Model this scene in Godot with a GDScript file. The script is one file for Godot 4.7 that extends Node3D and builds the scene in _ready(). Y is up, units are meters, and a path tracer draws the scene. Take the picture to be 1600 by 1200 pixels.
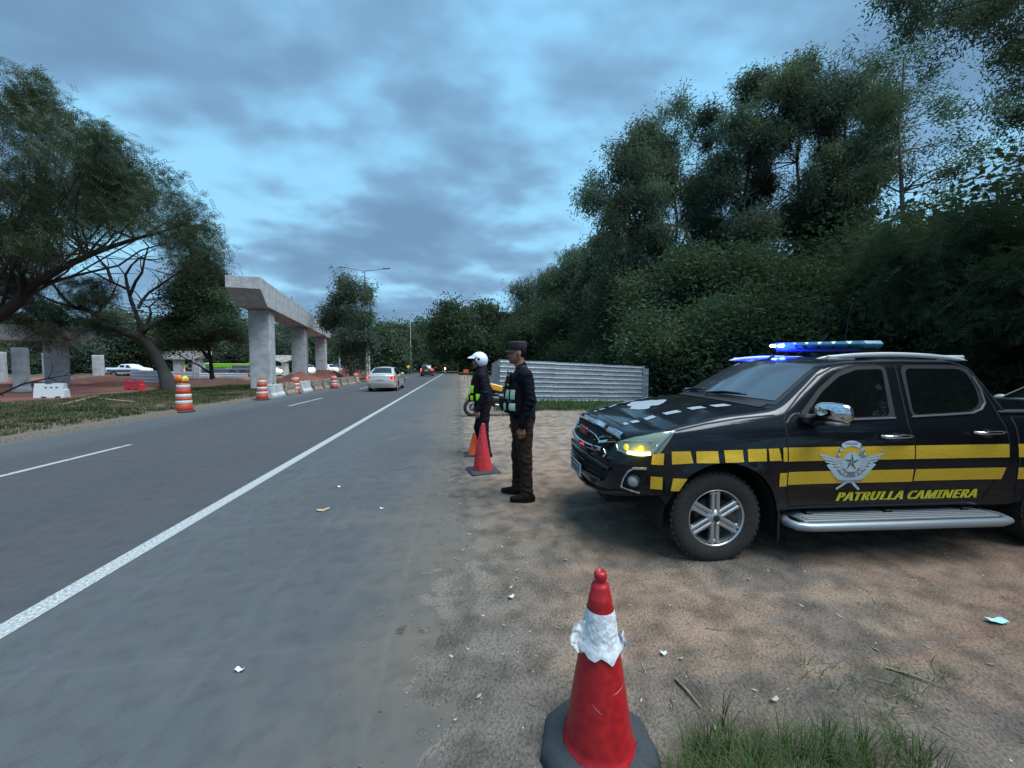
extends Node3D
# Dusk on a roadside: a patrol pickup, two officers, cones, road works and trees.
# World axes: +x to the right of the road, +y up, -z along the road. P(x, depth, y) is a point.

var rng := RandomNumberGenerator.new()
var mats := {}
var used := {}
var cam: Camera3D
var n_a := FastNoiseLite.new()
var n_b := FastNoiseLite.new()
var n_c := FastNoiseLite.new()

const EYE := 1.6
const YAW := 7.97
const PITCH := 2.86

func P(x: float, d: float, y := 0.0) -> Vector3:
	return Vector3(x, y, -d)

# a place seen in the photograph at (px, py) that lies dist metres in front of the eye
func seen(px: float, py: float, dist: float) -> Vector3:
	var b := Basis.from_euler(Vector3(deg_to_rad(-PITCH), deg_to_rad(-YAW), 0))
	return Vector3(0, EYE, 0) + b * (Vector3((px - 800.0) / 600.0, (600.0 - py) / 600.0, -1.0) * dist)

func seen_ground(px: float, py: float, y := 0.0) -> Vector3:
	var b := Basis.from_euler(Vector3(deg_to_rad(-PITCH), deg_to_rad(-YAW), 0))
	var r := b * Vector3((px - 800.0) / 600.0, (600.0 - py) / 600.0, -1.0)
	return Vector3(0, EYE, 0) + r * ((y - EYE) / r.y)

# ---------- objects ----------
func numbered(called: String) -> String:
	if not used.has(called):
		used[called] = 0
		return called
	used[called] += 1
	return "%s_%03d" % [called, used[called]]

func tag(o: Node, label := "", category := "", group := "", kind := "") -> Node:
	if label: o.set_meta("label", label)
	if category: o.set_meta("category", category)
	if group: o.set_meta("group", group)
	if kind: o.set_meta("kind", kind)
	return o

func thing(called: String, label: String, category: String, at: Vector3, turn := 0.0, group := "") -> Node3D:
	var o := Node3D.new()
	o.name = numbered(called)
	add_child(o, true)
	o.position = at
	o.rotation.y = turn
	tag(o, label, category, group)
	return o

func mi(called: String, m: Mesh, material: Material, parent: Node = null) -> MeshInstance3D:
	var o := MeshInstance3D.new()
	o.mesh = m
	o.material_override = material
	if parent == null:
		o.name = numbered(called)
		add_child(o, true)
	else:
		o.name = called
		parent.add_child(o, true)
	return o

func struct(called: String, m: Mesh, material: Material, parent: Node = null) -> MeshInstance3D:
	var o := mi(called, m, material, parent)
	o.set_meta("kind", "structure")
	return o

func dup(o: Node3D, called: String, label: String, at: Vector3, turn: float, size := Vector3.ONE) -> Node3D:
	var c: Node3D = o.duplicate()
	c.name = numbered(called)
	add_child(c, true)
	c.position = at
	c.rotation = Vector3(0, turn, 0)
	c.scale = size
	if label: c.set_meta("label", label)
	return c

func swarm(called: String, m: Mesh, material: Material, where: Array, tints: Array, parent: Node = null) -> MultiMeshInstance3D:
	var mm := MultiMesh.new()
	mm.transform_format = MultiMesh.TRANSFORM_3D
	mm.use_colors = true
	mm.mesh = m
	mm.instance_count = where.size()
	for i in where.size():
		mm.set_instance_transform(i, where[i])
		mm.set_instance_color(i, tints[i])
	var o := MultiMeshInstance3D.new()
	o.multimesh = mm
	o.material_override = material
	o.set_meta("kind", "stuff")
	if parent == null:
		o.name = numbered(called)
		add_child(o, true)
	else:
		o.name = called
		parent.add_child(o, true)
	return o

# ---------- materials (base colours are linear) ----------
func col(r: float, g: float, b: float) -> Color:
	return Color(r, g, b).linear_to_srgb()

func mat(key: String, r: float, g: float, b: float, rough := 0.7, metal := 0.0) -> StandardMaterial3D:
	if mats.has(key): return mats[key]
	var m := StandardMaterial3D.new()
	m.albedo_color = col(r, g, b)
	m.roughness = rough
	m.metallic = metal
	m.resource_name = key
	mats[key] = m
	return m

func glow(key: String, r: float, g: float, b: float, power: float) -> StandardMaterial3D:
	var m := mat(key, r * 0.5, g * 0.5, b * 0.5, 0.3)
	m.emission_enabled = true
	m.emission = col(r, g, b)
	m.emission_energy_multiplier = power
	return m

func noise_tex(seed_: int, freq: float, lo: float, hi: float, size := 512, oct := 4, kind := FastNoiseLite.TYPE_SIMPLEX_SMOOTH, bump := 0.0) -> NoiseTexture2D:
	var n := FastNoiseLite.new()
	n.seed = seed_
	n.noise_type = kind
	n.frequency = freq
	n.fractal_type = FastNoiseLite.FRACTAL_FBM
	n.fractal_octaves = oct
	var t := NoiseTexture2D.new()
	t.width = size
	t.height = size
	t.seamless = true
	t.noise = n
	if bump > 0.0:
		t.as_normal_map = true
		t.bump_strength = bump
	else:
		var g := Gradient.new()
		g.set_color(0, Color(lo, lo, lo))
		g.set_color(1, Color(hi, hi, hi))
		t.color_ramp = g
	return t

func textured(m: StandardMaterial3D, tex: Texture2D, scale: float, bump: Texture2D = null, strength := 1.0) -> StandardMaterial3D:
	m.albedo_texture = tex
	m.uv1_triplanar = true
	m.uv1_world_triplanar = true
	m.uv1_scale = Vector3.ONE * scale
	if bump:
		m.normal_enabled = true
		m.normal_texture = bump
		m.normal_scale = strength
	return m

# ---------- shapes ----------
func st_new(smooth := true) -> SurfaceTool:
	var st := SurfaceTool.new()
	st.begin(Mesh.PRIMITIVE_TRIANGLES)
	st.set_smooth_group(0 if smooth else -1)
	return st

func done(st: SurfaceTool) -> ArrayMesh:
	st.generate_normals()
	return st.commit()

func tri(st: SurfaceTool, a: Vector3, b: Vector3, c: Vector3) -> void:
	st.add_vertex(a)
	st.add_vertex(b)
	st.add_vertex(c)

func quad(st: SurfaceTool, a: Vector3, b: Vector3, c: Vector3, d: Vector3) -> void:
	tri(st, a, b, c)
	tri(st, a, c, d)

# rows of points joined into a skin; flip turns it inside out
func skin(st: SurfaceTool, rows: Array, flip := false, closed := false) -> void:
	for j in rows.size() - 1:
		var a: Array = rows[j]
		var b: Array = rows[j + 1]
		var n := a.size()
		for i in (n if closed else n - 1):
			var k := (i + 1) % n
			if flip: quad(st, a[i], b[i], b[k], a[k])
			else: quad(st, a[i], a[k], b[k], b[i])

# box with chamfered edges
func box(st: SurfaceTool, c: Vector3, s: Vector3, bev := 0.0, b := Basis.IDENTITY) -> void:
	st.set_smooth_group(-1)
	var h := s * 0.5
	var e := minf(bev, minf(h.x, minf(h.y, h.z)) * 0.95)
	for ax in 3:
		for sg in [-1.0, 1.0]:
			var u := (ax + 1) % 3
			var v := (ax + 2) % 3
			var q := []
			for k in [[-1, -1], [1, -1], [1, 1], [-1, 1]]:
				var p := Vector3.ZERO
				p[ax] = sg * h[ax]
				p[u] = k[0] * (h[u] - e)
				p[v] = k[1] * (h[v] - e)
				q.append(c + b * p)
			if sg > 0: quad(st, q[3], q[2], q[1], q[0])
			else: quad(st, q[0], q[1], q[2], q[3])
			if e > 0.0 and sg > 0:
				# edge strips run along axis ax
				for k in [[-1, -1], [1, -1], [1, 1], [-1, 1]]:
					var p1 := Vector3.ZERO
					p1[ax] = h[ax] - e
					p1[u] = k[0] * h[u]
					p1[v] = k[1] * (h[v] - e)
					var p2 := p1
					p2[u] = k[0] * (h[u] - e)
					p2[v] = k[1] * h[v]
					var p3 := p2
					p3[ax] = -p2[ax]
					var p4 := p1
					p4[ax] = -p1[ax]
					if k[0] * k[1] > 0: quad(st, c + b * p1, c + b * p4, c + b * p3, c + b * p2)
					else: quad(st, c + b * p1, c + b * p2, c + b * p3, c + b * p4)
	if e > 0.0:
		for sx in [-1.0, 1.0]:
			for sy in [-1.0, 1.0]:
				for sz in [-1.0, 1.0]:
					var p1 := Vector3(sx * h.x, sy * (h.y - e), sz * (h.z - e))
					var p2 := Vector3(sx * (h.x - e), sy * h.y, sz * (h.z - e))
					var p3 := Vector3(sx * (h.x - e), sy * (h.y - e), sz * h.z)
					if sx * sy * sz > 0: tri(st, c + b * p1, c + b * p3, c + b * p2)
					else: tri(st, c + b * p1, c + b * p2, c + b * p3)

func tube(st: SurfaceTool, pts: Array, radii: Array, sides := 8, caps := true) -> void:
	st.set_smooth_group(0)
	var rows := []
	var side := Vector3.ZERO
	for i in pts.size():
		var t: Vector3 = (pts[mini(i + 1, pts.size() - 1)] - pts[maxi(i - 1, 0)]).normalized()
		if i == 0:
			side = t.cross(Vector3(0.31, 0.2, 0.93)).normalized()
		else:
			side = (side - t * side.dot(t)).normalized()
		var up := t.cross(side)
		var r: float = radii[mini(i, radii.size() - 1)]
		var row := []
		for k in sides:
			var a := TAU * k / sides
			row.append(pts[i] + (side * cos(a) + up * sin(a)) * r)
		rows.append(row)
	skin(st, rows, false, true)
	if caps:
		st.set_smooth_group(-1)
		for e in [0, rows.size() - 1]:
			for k in sides:
				if e == 0: tri(st, pts[0], rows[0][(k + 1) % sides], rows[0][k])
				else: tri(st, pts[e], rows[e][k], rows[e][(k + 1) % sides])
		st.set_smooth_group(0)

# profile of Vector2(radius, height) turned round axis
func lathe(st: SurfaceTool, prof: Array, sides := 24, xf := Transform3D.IDENTITY, smooth := true) -> void:
	st.set_smooth_group(0 if smooth else -1)
	var rows := []
	for p in prof:
		var row := []
		for k in sides:
			var a := TAU * k / sides
			row.append(xf * Vector3(cos(a) * p.x, p.y, sin(a) * p.x))
		rows.append(row)
	skin(st, rows, false, true)

func ball(st: SurfaceTool, c: Vector3, r: Vector3, n := 12, b := Basis.IDENTITY) -> void:
	var prof := []
	for i in n + 1:
		var a := -PI / 2 + PI * i / n
		prof.append(Vector2(maxf(cos(a), 0.001), sin(a)))
	lathe(st, prof, n * 2, Transform3D(b.scaled_local(r), c))

func mesh_box(c: Vector3, s: Vector3, bev := 0.01) -> ArrayMesh:
	var st := st_new(false)
	box(st, c, s, bev)
	return done(st)

func mesh_tube(pts: Array, radii: Array, sides := 8) -> ArrayMesh:
	var st := st_new()
	tube(st, pts, radii, sides)
	return done(st)

func mesh_lathe(prof: Array, sides := 24, xf := Transform3D.IDENTITY) -> ArrayMesh:
	var st := st_new()
	lathe(st, prof, sides, xf)
	return done(st)

func mesh_ball(c: Vector3, r: Vector3, n := 8) -> ArrayMesh:
	var st := st_new()
	ball(st, c, r, n)
	return done(st)

func steps(a: float, b: float, s0: float, grow := 1.0) -> PackedFloat32Array:
	var out := PackedFloat32Array([a])
	var s := s0
	while out[-1] + s * 1.5 < b:
		out.append(out[-1] + s)
		s *= grow
	out.append(b)
	return out

# ground sheet over xs by depths, with heights and linear vertex colours
func sheet(xs: PackedFloat32Array, ds: PackedFloat32Array, hf: Callable, cf: Callable) -> ArrayMesh:
	var nx := xs.size()
	var nd := ds.size()
	var v := PackedVector3Array()
	var c := PackedColorArray()
	var uv := PackedVector2Array()
	v.resize(nx * nd)
	c.resize(nx * nd)
	uv.resize(nx * nd)
	for j in nd:
		for i in nx:
			var k := j * nx + i
			v[k] = Vector3(xs[i], hf.call(xs[i], ds[j]), -ds[j])
			c[k] = cf.call(xs[i], ds[j])
			uv[k] = Vector2(xs[i], ds[j])
	var nrm := PackedVector3Array()
	nrm.resize(nx * nd)
	var idx := PackedInt32Array()
	for j in nd:
		for i in nx:
			var dx := v[j * nx + mini(i + 1, nx - 1)] - v[j * nx + maxi(i - 1, 0)]
			var dd := v[mini(j + 1, nd - 1) * nx + i] - v[maxi(j - 1, 0) * nx + i]
			nrm[j * nx + i] = dx.cross(dd).normalized()
			if i + 1 < nx and j + 1 < nd:
				var a := j * nx + i
				idx.append_array(PackedInt32Array([a, a + nx, a + nx + 1, a, a + nx + 1, a + 1]))
	var arr := []
	arr.resize(Mesh.ARRAY_MAX)
	arr[Mesh.ARRAY_VERTEX] = v
	arr[Mesh.ARRAY_NORMAL] = nrm
	arr[Mesh.ARRAY_COLOR] = c
	arr[Mesh.ARRAY_TEX_UV] = uv
	arr[Mesh.ARRAY_INDEX] = idx
	var m := ArrayMesh.new()
	m.add_surface_from_arrays(Mesh.PRIMITIVE_TRIANGLES, arr)
	return m

func pick(xs: Array, ys: Array, x: float) -> float:
	if x <= xs[0]: return ys[0]
	for i in range(1, xs.size()):
		if x <= xs[i]:
			return lerpf(ys[i - 1], ys[i], (x - xs[i - 1]) / (xs[i] - xs[i - 1]))
	return ys[-1]

func round_poly(pts: Array, r: float, n := 4) -> PackedVector2Array:
	var out := PackedVector2Array()
	for i in pts.size():
		var p: Vector2 = pts[i]
		var a: Vector2 = pts[(i + pts.size() - 1) % pts.size()]
		var b: Vector2 = pts[(i + 1) % pts.size()]
		var ra := minf(r, p.distance_to(a) * 0.45)
		var rb := minf(r, p.distance_to(b) * 0.45)
		var s := p + (a - p).normalized() * ra
		var e := p + (b - p).normalized() * rb
		for k in n + 1:
			var t := float(k) / n
			out.append(s.lerp(p, t).lerp(p.lerp(e, t), t))
	return out

# ---------- camera, sky, sun ----------
func build_view() -> void:
	cam = Camera3D.new()
	cam.name = "camera"
	cam.fov = 90.0
	cam.near = 0.05
	cam.far = 4000.0
	add_child(cam)
	cam.position = Vector3(0, EYE, 0)
	cam.rotation = Vector3(deg_to_rad(-PITCH), deg_to_rad(-YAW), 0)
	cam.current = true
	var e := Environment.new()
	e.background_mode = Environment.BG_SKY
	e.tonemap_mode = Environment.TONE_MAPPER_LINEAR
	e.tonemap_exposure = 3.8
	e.sdfgi_enabled = true
	e.ssao_enabled = true
	e.ssil_enabled = true
	var sky := Sky.new()
	var pm := PanoramaSkyMaterial.new()
	pm.panorama = ImageTexture.create_from_image(sky_image())
	sky.sky_material = pm
	e.sky = sky
	e.background_energy_multiplier = 1.0
	var we := WorldEnvironment.new()
	we.name = "world_environment"
	we.environment = e
	add_child(we)
	var sun := DirectionalLight3D.new()
	sun.name = "dusk_light"
	sun.light_energy = 0.5
	sun.light_color = Color(0.93, 0.97, 1.0)
	sun.light_angular_distance = 50.0
	sun.shadow_enabled = true
	add_child(sun)
	sun.look_at_from_position(Vector3(5, 12, 3.2), Vector3.ZERO)

func sky_image() -> Image:
	var w := 1536
	var h := 768
	var im := Image.create(w, h, false, Image.FORMAT_RGBF)
	var f1 := FastNoiseLite.new()
	f1.seed = 11
	f1.frequency = 0.42
	f1.noise_type = FastNoiseLite.TYPE_SIMPLEX_SMOOTH
	f1.fractal_octaves = 6
	f1.fractal_gain = 0.5
	f1.domain_warp_enabled = true
	f1.domain_warp_amplitude = 0.5
	f1.domain_warp_frequency = 0.5
	f1.domain_warp_fractal_octaves = 2
	var f2 := FastNoiseLite.new()
	f2.seed = 5
	f2.frequency = 0.16
	f2.fractal_octaves = 3
	var f3 := FastNoiseLite.new()
	f3.seed = 29
	f3.frequency = 1.5
	f3.fractal_octaves = 4
	for j in h:
		var el := PI / 2 - PI * (j + 0.5) / h
		var y := sin(el)
		var ce := cos(el)
		for i in w:
			if y < -0.02:
				im.set_pixel(i, j, Color(0.03, 0.03, 0.032))
				continue
			var az := TAU * ((i + 0.5) / w - 0.5)
			var dx := sin(az) * ce
			var dz := cos(az) * ce
			var k := 1.0 / (maxf(y, 0.0) + 0.16)
			var px := dx * k
			var pz := dz * k
			var a := f1.get_noise_2d(px * 1.7 + 3.0, pz * 2.2)
			var b := f2.get_noise_2d(px * 2.4 + 7.0, pz * 2.6)
			var c := f3.get_noise_2d(px * 1.5, pz * 2.2)
			var d := a * 1.2 + b * 0.8 + c * 0.52 + 0.30
			var thick := smoothstep(-0.34, 0.38, d)
			var core := smoothstep(0.12, 0.95, d)
			# open sky behind the clouds: cyan blue, paler towards the horizon
			var lowness := pow(1.0 - clampf(y, 0.0, 1.0), 3.0)
			var open_sky := Color(0.0784, 0.1784, 0.2695).lerp(Color(0.1156, 0.2176, 0.2793), lowness)
			var cloud := Color(0.0582, 0.1143, 0.1779).lerp(Color(0.0669, 0.1164, 0.1725), lowness)
			var dark := Color(0.0399, 0.0766, 0.1240).lerp(Color(0.0453, 0.0786, 0.1229), lowness)
			var o := open_sky.lerp(cloud, thick).lerp(dark, core * 0.75)
			im.set_pixel(i, j, Color(o.r, o.g, o.b))
	return im

# ---------- ground, road ----------
func gh(x: float, d: float) -> float:
	var drop := -0.26 * smoothstep(2.0, 9.0, x) * smoothstep(7.0, 17.0, d)
	return drop

func dirt_h(x: float, d: float) -> float:
	var e := smoothstep(0.05, 0.5, x)
	var r := n_a.get_noise_2d(x * 1.6, d * 2.6) * 0.016 + n_b.get_noise_2d(x * 2.6 + d * 0.7, d * 10.0) * 0.0150 + n_c.get_noise_2d(x * 22.0, d * 34.0) * 0.0046
	# wheel ruts that run from the road towards the trees
	var rut := sin(d * 5.2 + n_a.get_noise_2d(x * 0.5, d * 0.4) * 5.0) * 0.009 * smoothstep(0.8, 2.0, x)
	if x < 0.5:
		var k := smoothstep(-0.85, 0.22, x)
		var q := n_b.get_noise_2d(x * 7.0 + 30.0, d * 5.0) * 0.010 + n_c.get_noise_2d(x * 22.0, d * 22.0) * 0.010 + n_a.get_noise_2d(3.0, d * 1.2) * 0.008
		return lerpf(lerpf(-0.020, 0.010, k) + q * (1.0 - e * 0.6), 0.006 + r + rut, e)
	return gh(x, d) + 0.002 + (r + rut) * e + 0.004 * e

func dirt_c(x: float, d: float) -> Color:
	var n1 := n_a.get_noise_2d(x * 1.1 + 40.0, d * 1.7)
	var n2 := n_b.get_noise_2d(x * 1.8 + d * 0.8, d * 7.0 + 9.0)
	var n3 := n_c.get_noise_2d(x * 12.0 + 3.0, d * 26.0)
	var sand := Color(0.40, 0.305, 0.225)
	var tan_c := Color(0.315, 0.212, 0.145)
	var red := Color(0.285, 0.145, 0.092)
	var grey := Color(0.150, 0.128, 0.106)
	var c := tan_c.lerp(sand, clampf(smoothstep(4.0, 9.0, d) * 0.9 + n1 * 0.7 + 0.1, 0.0, 1.0))
	c = c.lerp(red, clampf((n2 * 1.6 + 0.2) * smoothstep(1.3, 2.6, x) * smoothstep(3.2, 2.0, d), 0.0, 0.85))
	# dark gravel by the asphalt and a humus strip across the near right
	if x < 0.45: c = c.lerp(Color(0.205, 0.174, 0.140) * (1.0 + n2 * 0.35), smoothstep(0.45, 0.10, x + n3 * 0.25))
	var g := smoothstep(0.12, 0.35, x + n3 * 0.2) * smoothstep(0.95, 0.45, x + n1 * 0.5) * smoothstep(6.5, 3.0, d) * 0.75
	var strip := 1.0 - smoothstep(0.0, 0.42, absf(d - (1.55 - 0.16 * (x - 1.0)) + n2 * 0.3))
	g = maxf(g, strip * smoothstep(0.4, 1.0, x) * 0.8)
	g = maxf(g, smoothstep(0.02, 0.40, n1 * 0.6 + n2 * 0.8) * 0.8)
	c = c.lerp(grey, clampf(g + n3 * 0.12, 0.0, 0.92))
	# grass roots near the fence
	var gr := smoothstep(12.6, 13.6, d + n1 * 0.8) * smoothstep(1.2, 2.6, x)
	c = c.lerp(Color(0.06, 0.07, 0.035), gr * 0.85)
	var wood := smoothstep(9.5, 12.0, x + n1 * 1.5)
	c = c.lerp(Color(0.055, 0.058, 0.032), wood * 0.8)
	return c * (0.84 + n3 * 0.12 + n2 * 0.28)

func road_c(x: float, d: float) -> Color:
	var n1 := n_a.get_noise_2d(x * 0.9, d * 0.5)
	var n2 := n_b.get_noise_2d(x * 2.5, d * 3.0)
	var n3 := n_c.get_noise_2d(x * 11.0, d * 8.0)
	var shoulder := Color(0.108, 0.120, 0.124)
	var lane := Color(0.082, 0.086, 0.092)
	var c := shoulder
	if x < -2.72: c = lane
	if x < -6.5:
		c = lane.lerp(shoulder, smoothstep(-7.2, -8.2, x + n2 * 0.3) * 0.9)
	# brownish wheel paths in the lane
	var wp := exp(-pow((x + 3.7) / 0.45, 2.0)) + exp(-pow((x + 5.5) / 0.45, 2.0))
	if x < -2.72: c = c.lerp(Color(0.088, 0.083, 0.083), clampf(wp, 0, 1) * 0.6)
	c = c * (1.0 + n1 * 0.10 + n2 * 0.035 + n3 * 0.06)
	# sand carried onto the shoulder
	var s := smoothstep(-1.15, -0.05, x + n1 * 0.55 + n2 * 0.45 + n3 * 0.25 + smoothstep(5.0, 14.0, d) * 0.3) * 0.9
	s = maxf(s, smoothstep(0.36, 0.6, n2 + n3 * 0.35) * smoothstep(-2.4, -0.6, x) * 0.55)
	s = maxf(s, smoothstep(0.28, 0.06, absf(d - 3.9 - (x + 0.55) * -0.55)) * smoothstep(-1.5, -0.9, x) * smoothstep(-0.2, 0.35, n3 + n2 + 0.3) * 0.55)
	s = maxf(s, smoothstep(-8.75, -9.2, x + n2 * 0.3) * 0.7)
	c = c.lerp(Color(0.18, 0.152, 0.122), clampf(s, 0.0, 0.95)) * 0.80
	return c

func build_ground() -> void:
	n_a.seed = 3
	n_a.frequency = 0.35
	n_a.fractal_octaves = 4
	n_b.seed = 8
	n_b.frequency = 0.35
	n_b.fractal_octaves = 4
	n_c.seed = 21
	n_c.frequency = 0.35
	n_c.fractal_octaves = 3
	var flat := func(_x, _d): return 0.0
	var base_m := textured(mat("far_soil", 0.1, 0.1, 0.06, 0.95), noise_tex(4, 0.02, 0.6, 1.0), 0.05)
	var st := st_new()
	quad(st, Vector3(-1500, -0.35, -1500), Vector3(1500, -0.35, -1500), Vector3(1500, -0.35, 1500), Vector3(-1500, -0.35, 1500))
	struct("ground", done(st), base_m)
	# bare dirt to the right of the road
	var dirt_m := mat("dirt", 1, 1, 1, 0.95)
	dirt_m.vertex_color_use_as_albedo = true
	textured(dirt_m, noise_tex(31, 0.07, 0.62, 1.32, 1024, 5), 0.6, noise_tex(32, 0.07, 0, 1, 1024, 6, FastNoiseLite.TYPE_SIMPLEX_SMOOTH, 8.0), 1.0)
	dirt_m.detail_enabled = true
	dirt_m.detail_blend_mode = BaseMaterial3D.BLEND_MODE_MUL
	dirt_m.detail_albedo = noise_tex(33, 0.012, 0.7, 1.2, 512, 5)
	dirt_m.uv2_triplanar = true
	dirt_m.uv2_world_triplanar = true
	dirt_m.uv2_scale = Vector3.ONE * 0.17
	var xs := steps(-0.85, 7.0, 0.03, 1.006)
	var ds := steps(-1.0, 9.0, 0.026, 1.005)
	struct("dirt_lot", sheet(xs, ds, dirt_h, dirt_c), dirt_m)
	struct("dirt_lot_beyond", sheet(steps(-0.85, 7.0, 0.09), steps(9.0, 60.0, 0.09, 1.02), dirt_h, dirt_c), dirt_m)
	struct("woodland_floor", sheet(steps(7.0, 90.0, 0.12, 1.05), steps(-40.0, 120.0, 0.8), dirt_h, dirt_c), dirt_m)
	struct("dirt_lot_behind", sheet(steps(-0.85, 7.0, 0.15), steps(-40.0, -1.0, 0.2), dirt_h, dirt_c), dirt_m)
	# asphalt
	var road_m := mat("asphalt", 1, 1, 1, 0.82)
	road_m.vertex_color_use_as_albedo = true
	textured(road_m, noise_tex(41, 0.24, 0.35, 1.6, 1024, 3), 1.1, noise_tex(42, 0.28, 0, 1, 1024, 2, FastNoiseLite.TYPE_SIMPLEX_SMOOTH, 5.0), 0.55)
	road_m.detail_enabled = true
	road_m.detail_blend_mode = BaseMaterial3D.BLEND_MODE_MUL
	road_m.detail_albedo = noise_tex(43, 0.01, 0.90, 1.08, 512, 6)
	road_m.uv2_triplanar = true
	road_m.uv2_world_triplanar = true
	road_m.uv2_scale = Vector3(0.12, 0.12, 0.05)
	# ragged asphalt edge: a row of columns follows a wandering line
	var edge_h := func(x, d): return 0.004 if x < 0.1 else -0.03
	var wide := func(x, d): return 0.004
	struct("road", sheet(steps(-9.25, 0.14, 0.05), steps(-2.0, 9.0, 0.05, 1.004), wide, road_c), road_m)
	struct("road_ahead", sheet(steps(-9.25, 0.14, 0.13), steps(9.0, 700.0, 0.2, 1.03), wide, road_c), road_m)
	struct("road_behind", sheet(steps(-9.25, 0.14, 0.3), steps(-120.0, -2.0, 0.6), wide, road_c), road_m)
	build_markings()
	# left side: eroded kerb, grass verge, red soil
	var kerb_m := textured(mat("kerb_concrete", 0.15, 0.125, 0.098, 0.9), noise_tex(51, 0.05, 0.5, 1.2), 0.8)
	var rows := []
	for k in 120:
		var d := -6.0 + k * 0.5
		var row := []
		var w := n_a.get_noise_2d(d * 3.0, 5.0) * 0.10
		for q in [Vector2(-9.20, 0.0), Vector2(-9.26, 0.085), Vector2(-9.36, 0.11), Vector2(-9.48, 0.105), Vector2(-9.56, 0.05)]:
			row.append(P(q.x + w * 0.5, d, q.y + n_b.get_noise_2d(d * 6.0, q.x * 20.0) * 0.025))
		rows.append(row)
	st = st_new()
	skin(st, rows, true)
	struct("kerb", done(st), kerb_m)
	var verge_m := mat("verge_soil", 1, 1, 1, 0.95)
	verge_m.vertex_color_use_as_albedo = true
	textured(verge_m, noise_tex(52, 0.04, 0.5, 1.35, 512, 5), 0.7, noise_tex(53, 0.05, 0, 1, 512, 5, FastNoiseLite.TYPE_SIMPLEX_SMOOTH, 7.0), 1.0)
	struct("verge", sheet(steps(-19.0, -9.5, 0.14), steps(-20.0, 62.0, 0.16, 1.004), verge_h, verge_c), verge_m)
	struct("red_soil", sheet(steps(-95.0, -18.6, 0.5), steps(-30.0, 120.0, 0.6), soil_h, soil_c), verge_m)

func verge_edge(d: float) -> float:
	return -17.6 + n_a.get_noise_2d(d * 0.8, 77.0) * 1.0 + smoothstep(26.0, 40.0, d) * 5.6

func verge_h(x: float, d: float) -> float:
	var t := smoothstep(-9.5, -10.4, x)
	return 0.03 + t * (0.08 + n_a.get_noise_2d(x, d) * 0.06 + n_b.get_noise_2d(x * 3.0, d * 3.0) * 0.025) - 0.08 * smoothstep(-17.0, -19.0, x)

func verge_c(x: float, d: float) -> Color:
	var n1 := n_a.get_noise_2d(x * 1.3, d * 1.0 + 50.0)
	var n2 := n_b.get_noise_2d(x * 4.0, d * 4.0)
	var grass := Color(0.075, 0.078, 0.04)
	var dry := Color(0.17, 0.135, 0.085)
	var c := grass.lerp(dry, clampf(0.25 + n1 * 0.8 + n2 * 0.4 + smoothstep(-10.8, -9.8, x) * 0.5, 0, 1))
	c = c.lerp(Color(0.25, 0.10, 0.07), smoothstep(0.5, -0.5, x - verge_edge(d)) * 0.95)
	return c

func soil_h(x: float, d: float) -> float:
	return 0.03 + (n_a.get_noise_2d(x * 0.6, d * 0.6) * 0.5 + n_b.get_noise_2d(x * 1.5, d * 1.5) * 0.15) * smoothstep(-21.0, -27.0, x) * smoothstep(24.0, 32.0, d)

func soil_c(x: float, d: float) -> Color:
	var n1 := n_a.get_noise_2d(x * 0.7, d * 0.9 + 20.0)
	var c := Color(0.30, 0.115, 0.085).lerp(Color(0.17, 0.065, 0.045), clampf(0.4 + n1 * 1.4, 0, 1))
	return c.lerp(Color(0.06, 0.065, 0.035), smoothstep(44.0, 60.0, d + n1 * 10.0))

# worn thermoplastic strips: a fine grid whose ragged rim is cut where the paint has gone
func stripe(x: float, half: float, d0: float, d1: float, wear: float, fine: float) -> ArrayMesh:
	var st := st_new()
	st.set_normal(Vector3.UP)
	var n := int((d1 - d0) / fine)
	var m := 7
	for j in n:
		var a := d0 + (d1 - d0) * j / n
		var b := d0 + (d1 - d0) * (j + 1) / n
		for i in m:
			var l := x - half + 2.0 * half * i / m
			var r := x - half + 2.0 * half * (i + 1) / m
			var q := n_c.get_noise_2d(l * 30.0, a * 30.0 + l * 60.0) * 1.1 + n_b.get_noise_2d(l * 5.0, a * 3.0) * 0.4
			var rim := 0.16 if i == 0 or i == m - 1 else 0.0
			if q + rim > wear: continue
			quad(st, P(l, a, 0.0085), P(l, b, 0.0085), P(r, b, 0.0085), P(r, a, 0.0085))
	return done(st)

func build_cracks() -> void:
	var r := RandomNumberGenerator.new()
	r.seed = 71
	var m := mat("crack_dark", 0.034, 0.035, 0.037, 0.95)
	for k in 13:
		var x := r.randf_range(-8.2, -0.9)
		var d := r.randf_range(5.0, 16.0)
		var a := r.randf_range(-0.5, 0.5) + (PI / 2 if k % 3 == 0 else 0.0)
		var p := Vector2(x, d)
		var rows := []
		var n := r.randi_range(14, 34)
		for i in n:
			a += r.randfn() * 0.28
			p += Vector2(cos(a), sin(a)) * r.randf_range(0.03, 0.07)
			var w := 0.0022 * sin(PI * (i + 0.5) / n) + 0.0006
			var s := Vector2(-sin(a), cos(a)) * w
			rows.append([P(p.x - s.x, p.y - s.y, 0.0065), P(p.x + s.x, p.y + s.y, 0.0065)])
		var st := st_new()
		skin(st, rows)
		struct("road_crack", done(st), m)

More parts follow.
